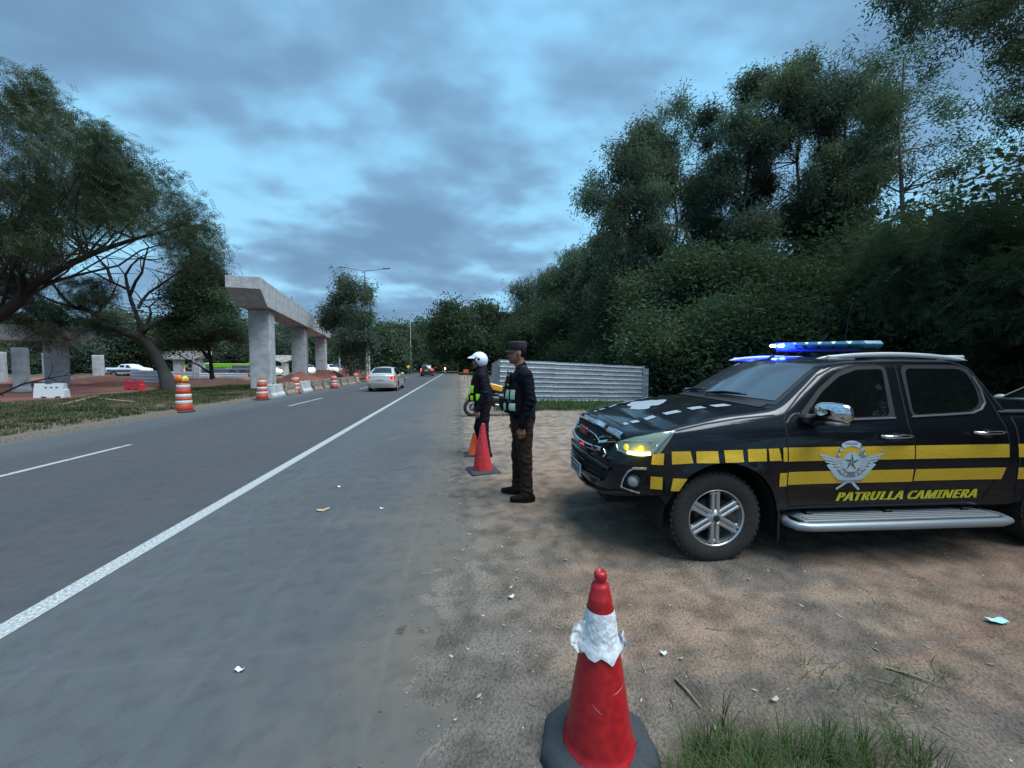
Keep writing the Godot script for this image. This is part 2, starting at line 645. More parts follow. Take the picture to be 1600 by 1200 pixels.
func build_markings() -> void:
	build_cracks()
	var paint := textured(mat("road_paint", 0.52, 0.54, 0.53, 0.75), noise_tex(61, 0.06, 0.52, 1.08, 512, 6), 1.3)
	var warm := textured(mat("road_paint_warm", 0.52, 0.47, 0.39, 0.75), noise_tex(62, 0.05, 0.6, 1.05, 512, 5), 1.4)
	struct("lane_marking", stripe(-2.72, 0.076, -1.0, 14.0, 1.05, 0.03), paint)
	struct("lane_marking", stripe(-2.72, 0.076, 14.0, 120.0, 0.8, 0.5), paint)
	struct("lane_marking", stripe(-2.72, 0.09, -60.0, -1.0, 0.8, 0.5), paint)
	var d := 4.85
	for k in range(-3, 12):
		struct("lane_marking", stripe(-6.5, 0.055, d + k * 10.95, d + 3.75 + k * 10.95, 0.6, 0.06 if k < 2 else 0.4), warm if k < 1 else paint)

# ---------- trees ----------
func leaf(st: SurfaceTool, at: Vector3, along: Vector3, side: Vector3, l: float, w: float) -> void:
	var n := along.cross(side).normalized()
	var a := at
	var b := at + along * l * 0.45 + side * w * 0.5 + n * w * 0.18
	var c := at + along * l
	var d := at + along * l * 0.45 - side * w * 0.5 + n * w * 0.18
	quad(st, a, b, c, d)

# a twig with leaves: hang pulls the leaves down, spread is the size of the twig
func spray(seed_: int, n: int, spread: float, l: float, w: float, hang: float) -> ArrayMesh:
	var r := RandomNumberGenerator.new()
	r.seed = seed_
	var st := st_new(false)
	for i in n:
		var p := Vector3(r.randfn(), r.randfn() * 0.7, r.randfn()) * spread * 0.5
		var dir := (Vector3(r.randfn(), r.randfn() * 0.6 - hang, r.randfn())).normalized()
		var s := dir.cross(Vector3(r.randfn(), r.randfn(), r.randfn())).normalized()
		leaf(st, p, dir, s, l * r.randf_range(0.7, 1.3), w * r.randf_range(0.7, 1.3))
	return done(st)

# a feathery compound frond: narrow leaflets in two rows along drooping stalks
func fern_spray(seed_: int, n: int, l: float, lean: Vector3) -> ArrayMesh:
	var r := RandomNumberGenerator.new()
	r.seed = seed_
	var st := st_new(false)
	for i in n:
		var p := Vector3(r.randfn(), r.randfn() * 0.6, r.randfn()) * l * 0.55
		var dir := (Vector3(r.randfn(), r.randfn() * 0.5, r.randfn()) * 0.6 + lean).normalized()
		var s := dir.cross(Vector3(r.randfn() * 0.4, 1, r.randfn() * 0.4)).normalized()
		var ll := l * r.randf_range(0.6, 1.2)
		for k in 5:
			var t := 0.15 + 0.17 * k
			for sg in [-1.0, 1.0]:
				leaf(st, p + dir * ll * t, (s * sg + dir * 0.75 + Vector3(0, -0.25, 0)).normalized(), dir, ll * 0.26, ll * 0.075)
	return done(st)

func foliage(key: String, r: float, g: float, b: float) -> StandardMaterial3D:
	var m := mat(key, 1, 1, 1, 0.8)
	m.metallic_specular = 0.25
	m.vertex_color_use_as_albedo = true
	m.albedo_color = col(r, g, b)
	m.backlight_enabled = true
	m.backlight = Color(0.78, 0.84, 0.62)
	return m

# clumps: [centre in world, radius, how many sprays]
func crown_into(o: Node3D, clumps: Array, m: Mesh, leaf_m: Material, r: RandomNumberGenerator, size := 1.0, flat := 0.75) -> void:
	var where := []
	var tints := []
	for c in clumps:
		var tone := r.randf_range(0.6, 1.4)
		var warm := r.randf_range(-0.12, 0.16)
		for i in c[2]:
			var v: Vector3 = Vector3(r.randfn(), r.randfn(), r.randfn())
			v *= c[1] * 0.56
			v.y *= flat * (1.35 if v.y < 0.0 else 1.0)
			# ragged: drop the sprays that fall in the holes of a noise field
			var p: Vector3 = c[0] + v
			if n_c.get_noise_3d(p.x * 2.4, p.y * 2.4, p.z * 2.4) + 0.6 * n_a.get_noise_3d(p.x, p.y * 1.3, p.z) > 0.16: continue
			var b := Basis.from_euler(Vector3(r.randf_range(-0.4, 0.4), r.randf() * TAU, r.randf_range(-0.4, 0.4))).scaled(Vector3.ONE * size * r.randf_range(0.75, 1.3))
			where.append(Transform3D(b, p - o.position))
			var k := tone * r.randf_range(0.86, 1.14)
			tints.append(Color(k * (1.0 + warm), k, k * (1.0 - warm * 0.5)))
	swarm("crown", m, leaf_m, where, tints, o)

func bend(a: Vector3, b: Vector3, sag: Vector3, n := 6) -> Array:
	var out := []
	for i in n + 1:
		var t := float(i) / n
		out.append(a.lerp(b, t) + sag * 4.0 * t * (1.0 - t))
	return out

func limb(st: SurfaceTool, r: RandomNumberGenerator, a: Vector3, b: Vector3, r0: float, r1: float, sides := 6) -> void:
	var len := a.distance_to(b)
	var pts := bend(a, b, Vector3(r.randfn(), r.randf_range(-0.6, 1.0), r.randfn()) * len * 0.06)
	for i in range(1, pts.size() - 1):
		pts[i] += Vector3(r.randfn(), r.randfn(), r.randfn()) * len * 0.012
	var rad := []
	for i in pts.size(): rad.append(lerpf(r0, r1, float(i) / (pts.size() - 1)))
	tube(st, pts, rad, sides, false)

# a tree whose crown is a set of clumps carried by limbs from the trunk line
func clump_tree(called: String, label: String, at: Vector3, trunk: Array, r0: float, clumps: Array, m: Mesh, leaf_m: Material, bark: Material, seed_: int, group := "", size := 1.0, flat := 0.75, category := "tree") -> Node3D:
	var r := RandomNumberGenerator.new()
	r.seed = seed_
	var o := thing(called, label, category, at, 0.0, group)
	var st := st_new()
	var loc := []
	var rad := []
	for i in trunk.size():
		loc.append(trunk[i] - at)
		rad.append(r0 * lerpf(1.0, 0.16, pow(float(i) / (trunk.size() - 1), 0.85)) * (1.35 if i == 0 else 1.0))
	tube(st, loc, rad, 9, false)
	for c in clumps:
		# leave the trunk below the clump, at the point that makes a rising limb
		var best := 0
		var cost := 1e9
		for i in range(1, trunk.size()):
			var dv: Vector3 = c[0] - trunk[i]
			var k: float = Vector2(dv.x, dv.z).length() * 0.45 - dv.y
			var e: float = absf(k) + dv.length() * 0.35 + (4.0 if dv.y < -0.3 else 0.0)
			if e < cost:
				cost = e
				best = i
		var rr: float = minf(rad[best] * 0.6, 0.02 + 0.022 * (c[0] - trunk[best]).length())
		limb(st, r, loc[best], c[0] - at, rr, rr * 0.3, 5)
		for k in 4:
			var v: Vector3 = Vector3(r.randfn(), r.randf_range(-0.3, 0.9), r.randfn()).normalized() * c[1] * r.randf_range(0.6, 0.95)
			limb(st, r, (c[0] - at).lerp(loc[best], 0.12 * k), c[0] - at + v, rr * 0.4, rr * 0.12, 4)
	mi("trunk", done(st), bark, o)
	crown_into(o, clumps, m, leaf_m, r, size, flat)
	return o

# upright tree from its foot, height and half width; shape gives the half width over the height
func upright(called: String, label: String, foot: Vector3, height: float, half: float, low: float, n: int, per: int, shape: Callable, m: Mesh, leaf_m: Material, bark: Material, seed_: int, group := "", size := 1.0, r0 := 0.2, clump := 1.0) -> Node3D:
	var r := RandomNumberGenerator.new()
	r.seed = seed_
	var trunk := []
	var lean := Vector3(r.randfn(), 0, r.randfn()) * 0.03 * height
	for i in 9:
		var t := i / 8.0
		trunk.append(foot + Vector3(0, height * 0.93 * t, 0) + lean * t * t + Vector3(r.randfn(), 0, r.randfn()) * 0.06 * (1.0 if i > 0 else 0.0) * sqrt(height * 0.2))
	var clumps := []
	for i in n:
		var t := (i + r.randf()) / n
		var h := lerpf(low, 0.97, t)
		var a := r.randf() * TAU
		var w: float = half * shape.call(t) * sqrt(r.randf_range(0.1, 1.0))
		var p := foot + lean * h * h + Vector3(cos(a) * w, height * h, sin(a) * w)
		clumps.append([p, clump * r.randf_range(0.65, 1.25), int(per * r.randf_range(0.7, 1.3))])
	return clump_tree(called, label, foot, trunk, r0, clumps, m, leaf_m, bark, seed_ + 1, group, size, 0.85)

func build_trees() -> void:
	var bark := textured(mat("bark", 0.044, 0.040, 0.036, 0.95), noise_tex(71, 0.06, 0.5, 1.2), 1.2, noise_tex(72, 0.08, 0, 1, 512, 4, FastNoiseLite.TYPE_SIMPLEX_SMOOTH, 8.0))
	var pale_bark := textured(mat("pale_bark", 0.17, 0.15, 0.125, 0.9), noise_tex(73, 0.05, 0.45, 1.2), 0.9)
	var euc := foliage("eucalyptus_leaf", 0.088, 0.120, 0.090)
	var dark := foliage("dark_leaf", 0.066, 0.096, 0.060)
	var mid := foliage("mid_leaf", 0.068, 0.100, 0.064)
	var fern := foliage("feathery_leaf", 0.062, 0.082, 0.054)
	var hang := spray(1, 24, 0.60, 0.30, 0.062, 1.1)
	var bushy := spray(2, 22, 0.6, 0.17, 0.085, 0.2)
	var far_leaf := spray(3, 16, 1.1, 0.42, 0.2, 0.3)
	var feather := fern_spray(4, 8, 0.60, Vector3(0.55, -0.40, 0.1))
	var big_hang := spray(6, 18, 0.8, 0.34, 0.075, 0.7)

	# --- left: the leaning tree on the verge ---
	var foot := seen_ground(268, 613)
	var zf := -(foot.z)
	var Z := 28.2
	var tr := [foot + Vector3(0.75, -0.9, 0), foot + Vector3(0.05, 0.0, 0)]
	for q in [[257, 583, 28.2], [242, 552, 28.2], [225, 530, 28.1], [196, 521, 28.0], [172, 507, 27.9], [153, 494, 27.8], [140, 486, 27.6], [112, 479, 27.2], [84, 471, 27.0], [55, 458, 26.8]]:
		tr.append(seen(q[0], q[1], q[2]))
	var r := RandomNumberGenerator.new()
	r.seed = 77
	var o := thing("leaning_tree", "dark leaning tree on the left verge behind the nearest traffic drum, bare limbs forking low", "tree", foot)
	var st := st_new()
	var loc := []
	for p in tr: loc.append(p - foot)
	tube(st, loc, [0.72, 0.50, 0.37, 0.33, 0.30, 0.24, 0.21, 0.19, 0.16, 0.12, 0.09, 0.05], 10, false)
	for path in [[[222, 527], [221, 512], [216, 499], [205, 470], [200, 452], [175, 441], [150, 428], [132, 419]], [[224, 520], [228, 515], [238, 507], [250, 499], [262, 494]], [[216, 482], [222, 470], [233, 457], [252, 444], [272, 430], [288, 420]], [[203, 462], [212, 440], [222, 426], [226, 405], [232, 385]], [[200, 452], [196, 430], [205, 415], [216, 404]], [[230, 506], [236, 490], [233, 480], [244, 470]], [[155, 495], [158, 480], [170, 470], [178, 455]], [[112, 479], [95, 460], [80, 440], [70, 415]], [[175, 441], [168, 420], [150, 400], [128, 380]]]:
		var pts := []
		var rad := []
		for i in path.size():
			pts.append(seen(path[i][0], path[i][1], 28.0 + r.randfn() * 0.25 + i * 0.12 * (1 if path[0][0] % 2 == 0 else -1)) - foot)
			rad.append(lerpf(0.18 if path[0][1] > 510 else 0.11, 0.04, float(i) / (path.size() - 1)))
		tube(st, pts, rad, 7, false)
		for k in 7:
			var a: Vector3 = pts[r.randi_range(1, pts.size() - 1)]
			limb(st, r, a, a + Vector3(r.randfn(), r.randf_range(-0.2, 1.0), r.randfn()) * 1.2, 0.045, 0.012, 4)
	mi("trunk", done(st), bark, o)
	var clumps := []
	for i in 44:
		var q := Vector2(r.randf_range(10, 345), 0)
		q.y = 395 - sin((q.x - 10) / 335.0 * PI) * 110 + r.randf_range(-25, 55) + (20 if q.x > 250 else 0)
		clumps.append([seen(q.x, q.y, 28.0 + r.randfn() * 1.4), r.randf_range(0.8, 1.4), 42])
	for i in 30:
		clumps.append([seen(r.randf_range(-10, 165), r.randf_range(435, 525), 27.5 + r.randfn() * 0.8), r.randf_range(0.45, 0.9), 30])
	crown_into(o, clumps, feather, fern, r, 1.2, 0.6)

	# --- left: the big tree that reaches in from outside the frame ---
	var foot2 := P(-27.5, 13.0, 0.0)
	var o2 := thing("spreading_tree", "large feathery tree reaching in from the left edge with one thick rising limb", "tree", foot2)
	st = st_new()
	var main := [foot2, foot2 + Vector3(0.6, 2.2, 0), seen(-170, 535, 20.4), seen(-70, 520, 20.3), seen(0, 494, 20.2), seen(28, 472, 20.1), seen(44, 450, 20.1), seen(72, 432, 20.0), seen(100, 416, 20.0), seen(136, 400, 19.9), seen(170, 387, 19.8), seen(212, 373, 19.7), seen(255, 361, 19.6), seen(300, 345, 19.5)]
	loc = []
	for p in main: loc.append(p - foot2)
	tube(st, loc, [0.6, 0.45, 0.38, 0.32, 0.27, 0.25, 0.235, 0.21, 0.18, 0.13, 0.11, 0.09, 0.06, 0.03], 10, false)
	clumps = []
	var shape := PackedVector2Array([Vector2(-160, 120), Vector2(0, 150), Vector2(20, 135), Vector2(60, 122), Vector2(100, 135), Vector2(128, 165), Vector2(150, 195), Vector2(195, 232), Vector2(235, 222), Vector2(252, 250), Vector2(285, 262), Vector2(310, 300), Vector2(338, 330), Vector2(340, 360), Vector2(300, 372), Vector2(240, 335), Vector2(200, 352), Vector2(150, 338), Vector2(100, 385), Vector2(40, 410), Vector2(-160, 440)])
	while clumps.size() < 120:
		var q := Vector2(r.randf_range(-160, 345), r.randf_range(115, 440))
		if Geometry2D.is_point_in_polygon(q, shape):
			clumps.append([seen(q.x, q.y, r.randf_range(17.0, 23.0)), r.randf_range(0.55, 1.0), 34])
	for i in 34:
		var a: Vector3 = loc[r.randi_range(5, 11)]
		limb(st, r, a, clumps[i][0] - foot2, 0.06, 0.015, 5)
	for i in range(34, 46):
		var a: Vector3 = loc[r.randi_range(3, 6)]
		limb(st, r, a, clumps[i][0] - foot2, 0.085, 0.02, 5)
	mi("trunk", done(st), bark, o2)
	crown_into(o2, clumps, feather, fern, r, 1.0, 0.6)

	# --- left: dense dark layered tree beside the pier ---
	var f3 := seen(333, 600, 34.5) * Vector3(1, 0, 1)
	var t3 := [f3, seen(331, 585, 34.5), seen(329, 562, 34.5), seen(324, 535, 34.5), seen(318, 500, 34.5), seen(314, 460, 34.5), seen(312, 425, 34.5)]
	clumps = []
	for i in 74:
		var t := r.randf()
		var y := lerpf(540, 415, t)
		var hw := 68.0 * pow(1.0 - t * 0.86, 0.75)
		clumps.append([seen(314 + r.randf_range(-1, 1) * hw, y + r.randfn() * 5, 34.5 + r.randf_range(-1, 1) * hw * 0.05), r.randf_range(0.7, 1.2), 85])
	clump_tree("layered_tree", "dense dark cone-shaped tree in front of the near end of the concrete pier", f3, t3, 0.2, clumps, bushy, dark, bark, 91, "", 1.0, 0.45)

	# --- beyond the pier: tall thin eucalyptus beside the road ---
	var fe := seen(550, 580, 36.0) * Vector3(1, 0, 1)
	clumps = []
	for q in [[545, 440, 22], [560, 452, 24], [530, 462, 20], [522, 482, 18], [548, 472, 26], [572, 466, 16], [535, 500, 16], [556, 496, 22], [570, 490, 12], [515, 498, 10], [548, 520, 16], [560, 525, 22], [540, 540, 18], [565, 545, 24], [552, 560, 20], [575, 530, 14]]:
		for k in 2:
			clumps.append([seen(q[0] + r.randfn() * 5, q[1] + r.randfn() * 5, 36.0 + r.randfn() * 0.6), q[2] * 0.040, 40])
	clump_tree("tall_eucalyptus", "tall slender eucalyptus standing alone between the pier and the road", fe, [fe, fe + Vector3(0.1, 2.5, 0), seen(549, 545, 36), seen(550, 510, 36), seen(547, 475, 36), seen(548, 440, 36)], 0.22, clumps, hang, euc, pale_bark, 93, "", 1.0, 0.8)

	# --- ahead: the wood where the road bends ---
	var round_shape := func(t): return sqrt(maxf(0.0, 1.0 - pow(t * 1.15 - 0.30, 2.0)))
	var ahead := [[742, 478, 78.0, 68, "broad dark umbrella-shaped tree over the road bend behind the helmeted officer", 30, 0.3], [622, 512, 88.0, 48, "round green tree above the silver saloon, left of the road bend", 22, 0.2], [668, 503, 98.0, 44, "bushy dark tree under the farther street lamp", 22, 0.15], [590, 520, 66.0, 34, "dark rounded tree behind the pole beside the silver saloon", 18, 0.15], [800, 512, 92.0, 40, "low dark tree right of the umbrella-shaped tree at the bend", 18, 0.1], [706, 520, 104.0, 40, "shaded tree at the far end of the road, above the distant headlights", 18, 0.1]]
	var seed_ := 200
	for a in ahead:
		var top := seen(a[0], a[1], a[2])
		var ft := Vector3(top.x, 0, top.z)
		upright("roadside_tree", a[4], ft, top.y, a[3] / 600.0 * a[2], a[6], a[5] * 2, 75, round_shape, far_leaf, dark if a[0] != 622 else mid, bark, seed_, "trees where the road bends", 1.15, 0.35, a[2] * 0.022)
		seed_ += 7

	# --- right: tall eucalyptus wood ---
	var tall_shape := func(t): return 0.45 + 0.75 * sin(t * PI * 0.86 + 0.35)
	var rights := [
		[998, 196, 29.0, 52, 0.30, "leftmost tall eucalyptus of the wood on the right, with drooping outer branches", 40],
		[1062, 152, 31.0, 58, 0.34, "second tall eucalyptus from the left, behind the fence's right end", 40],
		[1160, 88, 27.0, 66, 0.34, "tallest domed eucalyptus above the patrol pickup's bonnet", 46],
		[1258, 84, 28.5, 60, 0.36, "tall eucalyptus above the pickup's blue roof light", 42],
		[1334, 92, 25.5, 44, 0.40, "tall eucalyptus just left of the thin bare-stemmed tree", 28],
	]
	for a in rights:
		var top := seen(a[0], a[1], a[2])
		var ft := Vector3(top.x, gh(top.x, -top.z), top.z)
		upright("eucalyptus_tree", a[5], ft, (top.y - ft.y) * 0.985, a[3] / 600.0 * a[2] * 1.15, a[4], int(a[6] * 0.95), 84, tall_shape, hang, euc, pale_bark if a[0] % 4 == 2 else bark, seed_, "tall eucalyptus trees behind the pickup", 1.02, 0.26, 0.98)
		seed_ += 7
	var smaller := [
		[938, 372, 46.0, 34, "medium eucalyptus left of the tall wood, above the corrugated fence", 26],
		[898, 392, 54.0, 36, "open-crowned eucalyptus above the middle of the corrugated fence", 24],
		[862, 428, 62.0, 30, "small eucalyptus farther along the wood edge, right of the cap-wearing officer", 20],
		[826, 446, 76.0, 34, "farthest eucalyptus of the right wood edge, above the cap-wearing officer", 20],
	]
	for a in smaller:
		var top := seen(a[0], a[1], a[2])
		var ft := Vector3(top.x, -0.2, top.z)
		upright("eucalyptus_tree", a[4], ft, top.y + 0.2, a[3] / 600.0 * a[2], 0.25, a[5] * 2, 70, tall_shape, big_hang, euc, bark, seed_, "eucalyptus trees along the right wood edge", 1.5, 0.25, a[2] * 0.024)
		seed_ += 7
	# the thin tree whose bare stem shows against the sky
	var ft6 := seen(1420, 560, 20.0) * Vector3(1, 0, 1) + Vector3(0, -0.25, 0)
	clumps = []
	for q in [[1400, 120, 24], [1370, 160, 20], [1430, 145, 22], [1350, 175, 18], [1450, 120, 22], [1470, 160, 20], [1410, 80, 22], [1380, 95, 20], [1440, 80, 20], [1475, 185, 18], [1500, 215, 16], [1450, 235, 14], [1385, 175, 14], [1425, 265, 16], [1470, 270, 20], [1500, 262, 18], [1440, 300, 18], [1390, 235, 10], [1530, 235, 14], [1480, 310, 18], [1420, 330, 18], [1360, 270, 14]]:
		clumps.append([seen(q[0], q[1], 20.0 + r.randfn() * 0.7), q[2] * 0.028, 46])
	clump_tree("thin_tree", "thin tree with a bare pale stem showing against the sky, above the pickup's cab", ft6, [ft6, seen(1418, 500, 20), seen(1415, 420, 20), seen(1412, 360, 20), seen(1409, 300, 20), seen(1406, 240, 20), seen(1404, 200, 20), seen(1410, 150, 20), seen(1412, 90, 20)], 0.17, clumps, spray(8, 18, 0.42, 0.14, 0.055, 0.4), euc, pale_bark, 97)
	# the near tree that overhangs the top right corner
	var ft8 := P(17.5, 3.5, -0.2)
	st = st_new()
	var o8 := thing("overhanging_tree", "near dark tree overhanging the top right corner of the view", "tree", ft8)
	var t8 := [ft8, ft8 + Vector3(-0.3, 4, -0.2), ft8 + Vector3(-0.7, 8, -0.6), ft8 + Vector3(-1.2, 12, -1.3)]
	loc = []
	for p in t8: loc.append(p - ft8)
	tube(st, loc, [0.42, 0.34, 0.28, 0.2], 9, false)
	clumps = []
	var corner := PackedVector2Array([Vector2(1395, -60), Vector2(1400, 30), Vector2(1440, 60), Vector2(1450, 20), Vector2(1490, 70), Vector2(1480, 130), Vector2(1530, 150), Vector2(1525, 200), Vector2(1570, 175), Vector2(1620, 225), Vector2(1800, 300), Vector2(1800, -150), Vector2(1450, -150)])
	while clumps.size() < 80:
		var q := Vector2(r.randf_range(1390, 1800), r.randf_range(-150, 300))
		if Geometry2D.is_point_in_polygon(q, corner):
			clumps.append([seen(q.x, q.y, r.randf_range(10.5, 14.0)), r.randf_range(0.35, 0.7), 48])
	clumps.append([seen(1580, 240, 11.5), 0.35, 10])
	clumps.append([seen(1590, 275, 11.0), 0.3, 10])
	for i in 24:
		var mid8: Vector3 = loc[r.randi_range(1, 3)].lerp(clumps[i][0] - ft8, 0.55) + Vector3(r.randfn() * 0.4, 0.5 + r.randf() * 0.6, r.randfn() * 0.4)
		limb(st, r, loc[r.randi_range(1, 2)], mid8, 0.07, 0.03, 5)
		limb(st, r, mid8, clumps[i][0] - ft8, 0.03, 0.008, 5)
	mi("trunk", done(st), bark, o8)
	crown_into(o8, clumps, spray(9, 20, 0.36, 0.13, 0.042, 0.8), euc, r, 1.0, 0.8)

	# under-wood: broad dark bushes and low feathery trees
	var bushes := [
		[1012, 428, 27.0, 60, mid, "leafy understorey tree behind the right end of the corrugated fence"],
		[1112, 398, 24.0, 72, mid, "broad green understorey tree above the pickup's bonnet"],
		[1236, 432, 22.5, 72, dark, "dark understorey tree behind the blue roof light"],
		[962, 462, 36.0, 46, dark, "dark understorey tree above the right part of the fence"],
		[902, 478, 46.0, 46, dark, "dark understorey tree above the middle of the fence"],
		[850, 498, 58.0, 44, dark, "dark understorey tree behind the cap-wearing officer's shoulder"],
		[1325, 442, 20.0, 72, dark, "dark understorey tree behind the pickup's front door"],
		[1170, 490, 19.5, 66, dark, "low dark tree behind the pickup's windscreen"],
		[1060, 500, 21.0, 56, dark, "low dark tree just right of the fence end"],
		[1405, 470, 17.0, 72, dark, "low dark tree behind the pickup's rear door"],
	]
	var bush_shape := func(t): return 0.75 + 0.5 * sin(t * PI * 0.9)
	for a in bushes:
		var top := seen(a[0], a[1], a[2])
		var ft := Vector3(top.x, gh(top.x, -top.z), top.z)
		upright("understorey_tree", a[5], ft, top.y - ft.y, a[3] / 600.0 * a[2], 0.12, 40, 85, bush_shape, bushy, a[4], bark, seed_, "understorey trees of the right wood", 1.0 + a[2] * 0.012, 0.15, 0.6 + a[2] * 0.021)
		seed_ += 7
	for a in [[1490, 345, 15.0, 120, "low feathery tree behind the rear of the pickup's cab"], [1630, 318, 13.5, 130, "low feathery tree at the right edge behind the pickup's bed"]]:
		var top := seen(a[0], a[1], a[2])
		var ft := Vector3(top.x, gh(top.x, -top.z), top.z)
		upright("feathery_tree", a[4], ft, top.y - ft.y, a[3] / 600.0 * a[2], 0.22, 58, 62, bush_shape, feather, dark, bark, seed_, "low feathery trees behind the pickup", 0.85, 0.16, 0.75)
		seed_ += 7

	# deep wood behind them all, left side wood, and the far-off wood: one mass each
	var where := []
	var tints := []
	for i in 26000:
		var d := r.randf_range(2.0, 96.0)
		var x := r.randf_range(21.0, 36.0) - smoothstep(30.0, 90.0, d) * 6.0
		var hmax := 8.5 + n_a.get_noise_2d(x, d) * 4.0
		var k := r.randf_range(0.6, 1.2)
		where.append(Transform3D(Basis.from_euler(Vector3(0, r.randf() * TAU, 0)).scaled(Vector3.ONE * r.randf_range(1.6, 2.6) * (1.0 + smoothstep(30.0, 90.0, d))), P(x, d, pow(r.randf(), 0.8) * hmax)))
		tints.append(Color(k, k, k))
	tag(swarm("deep_wood", bushy, dark, where, tints), "dense dark wood behind the eucalyptus trees on the right", "wood")
	var proto: Node3D = null
	var left := [[20, 540, 60, 44], [62, 530, 66, 40], [110, 522, 62, 40], [150, 512, 70, 40], [183, 488, 66, 26], [214, 500, 68, 34], [246, 520, 72, 36], [285, 530, 76, 40], [352, 515, 80, 34], [385, 525, 84, 30], [432, 515, 78, 24], [452, 535, 82, 24], [482, 528, 80, 30], [508, 542, 84, 24], [533, 552, 78, 20]]
	var words := ["at the left edge behind the short pillars", "behind the second short pillar from the left", "behind the left cap beam", "right of the left cap beam", "tall and narrow, behind the leaning trunk", "left of the leaning trunk's fork", "behind the white hoarding", "above the pale far pier", "left of the near column of the big pier", "glimpsed left of the big pier's near column, low", "between the near and middle columns, taller", "between the near and middle columns, lower", "between the middle and far columns", "just right of the far column", "beside the slim grey utility pole"]
	for i in left.size():
		var a = left[i]
		var top := seen(a[0], a[1], a[2])
		var ft := Vector3(top.x, 0, top.z)
		upright("background_tree", "green background tree " + words[i], ft, top.y, a[3] / 600.0 * a[2] * 1.25, 0.12, 34, 60, bush_shape if i % 3 else tall_shape, far_leaf, mid if i % 2 else euc, bark, seed_, "trees behind the construction site", 1.0, 0.25, 1.5)
		seed_ += 7
	where = []
	tints = []
	for i in 15000:
		var x := r.randf_range(-120.0, -12.0)
		var d := r.randf_range(86.0, 112.0) - smoothstep(-60.0, -120.0, x) * 30.0
		var hmax := 9.0 + n_a.get_noise_2d(x * 0.7, d) * 6.0
		var k := r.randf_range(0.7, 1.3)
		where.append(Transform3D(Basis.from_euler(Vector3(0, r.randf() * TAU, 0)).scaled(Vector3.ONE * r.randf_range(1.4, 2.4)), P(x, d, pow(r.randf(), 0.8) * hmax)))
		tints.append(Color(k, k, k))
	for i in 6000:
		var x := r.randf_range(-12.0, 16.0)
		var d := r.randf_range(112.0, 124.0)
		var k := r.randf_range(0.7, 1.2)
		where.append(Transform3D(Basis.from_euler(Vector3(0, r.randf() * TAU, 0)).scaled(Vector3.ONE * r.randf_range(1.4, 2.4)), P(x, d, pow(r.randf(), 0.8) * 9.5)))
		tints.append(Color(k, k, k))
	tag(swarm("far_wood", far_leaf, mid, where, tints), "far-off wood that closes the view beyond the site and the road bend", "wood")
	# trees behind the viewer, seen only as reflections in the pickup
	for i in 3:
		upright("reflected_tree", ["tree right behind the viewer mirrored in the pickup's front window", "tree right behind the viewer mirrored in the pickup's rear window", "tree right behind the viewer mirrored in the pickup's mirror cover"][i], P([10.5, 15.5, 20.0][i], [-1.8, -4.5, -3.0][i], 0), [8.5, 11.0, 12.0][i], 3.0, 0.18, 26, 60, bush_shape, hang, dark, bark, seed_, "trees mirrored in the pickup", 1.2, 0.22, 0.9)
		seed_ += 7

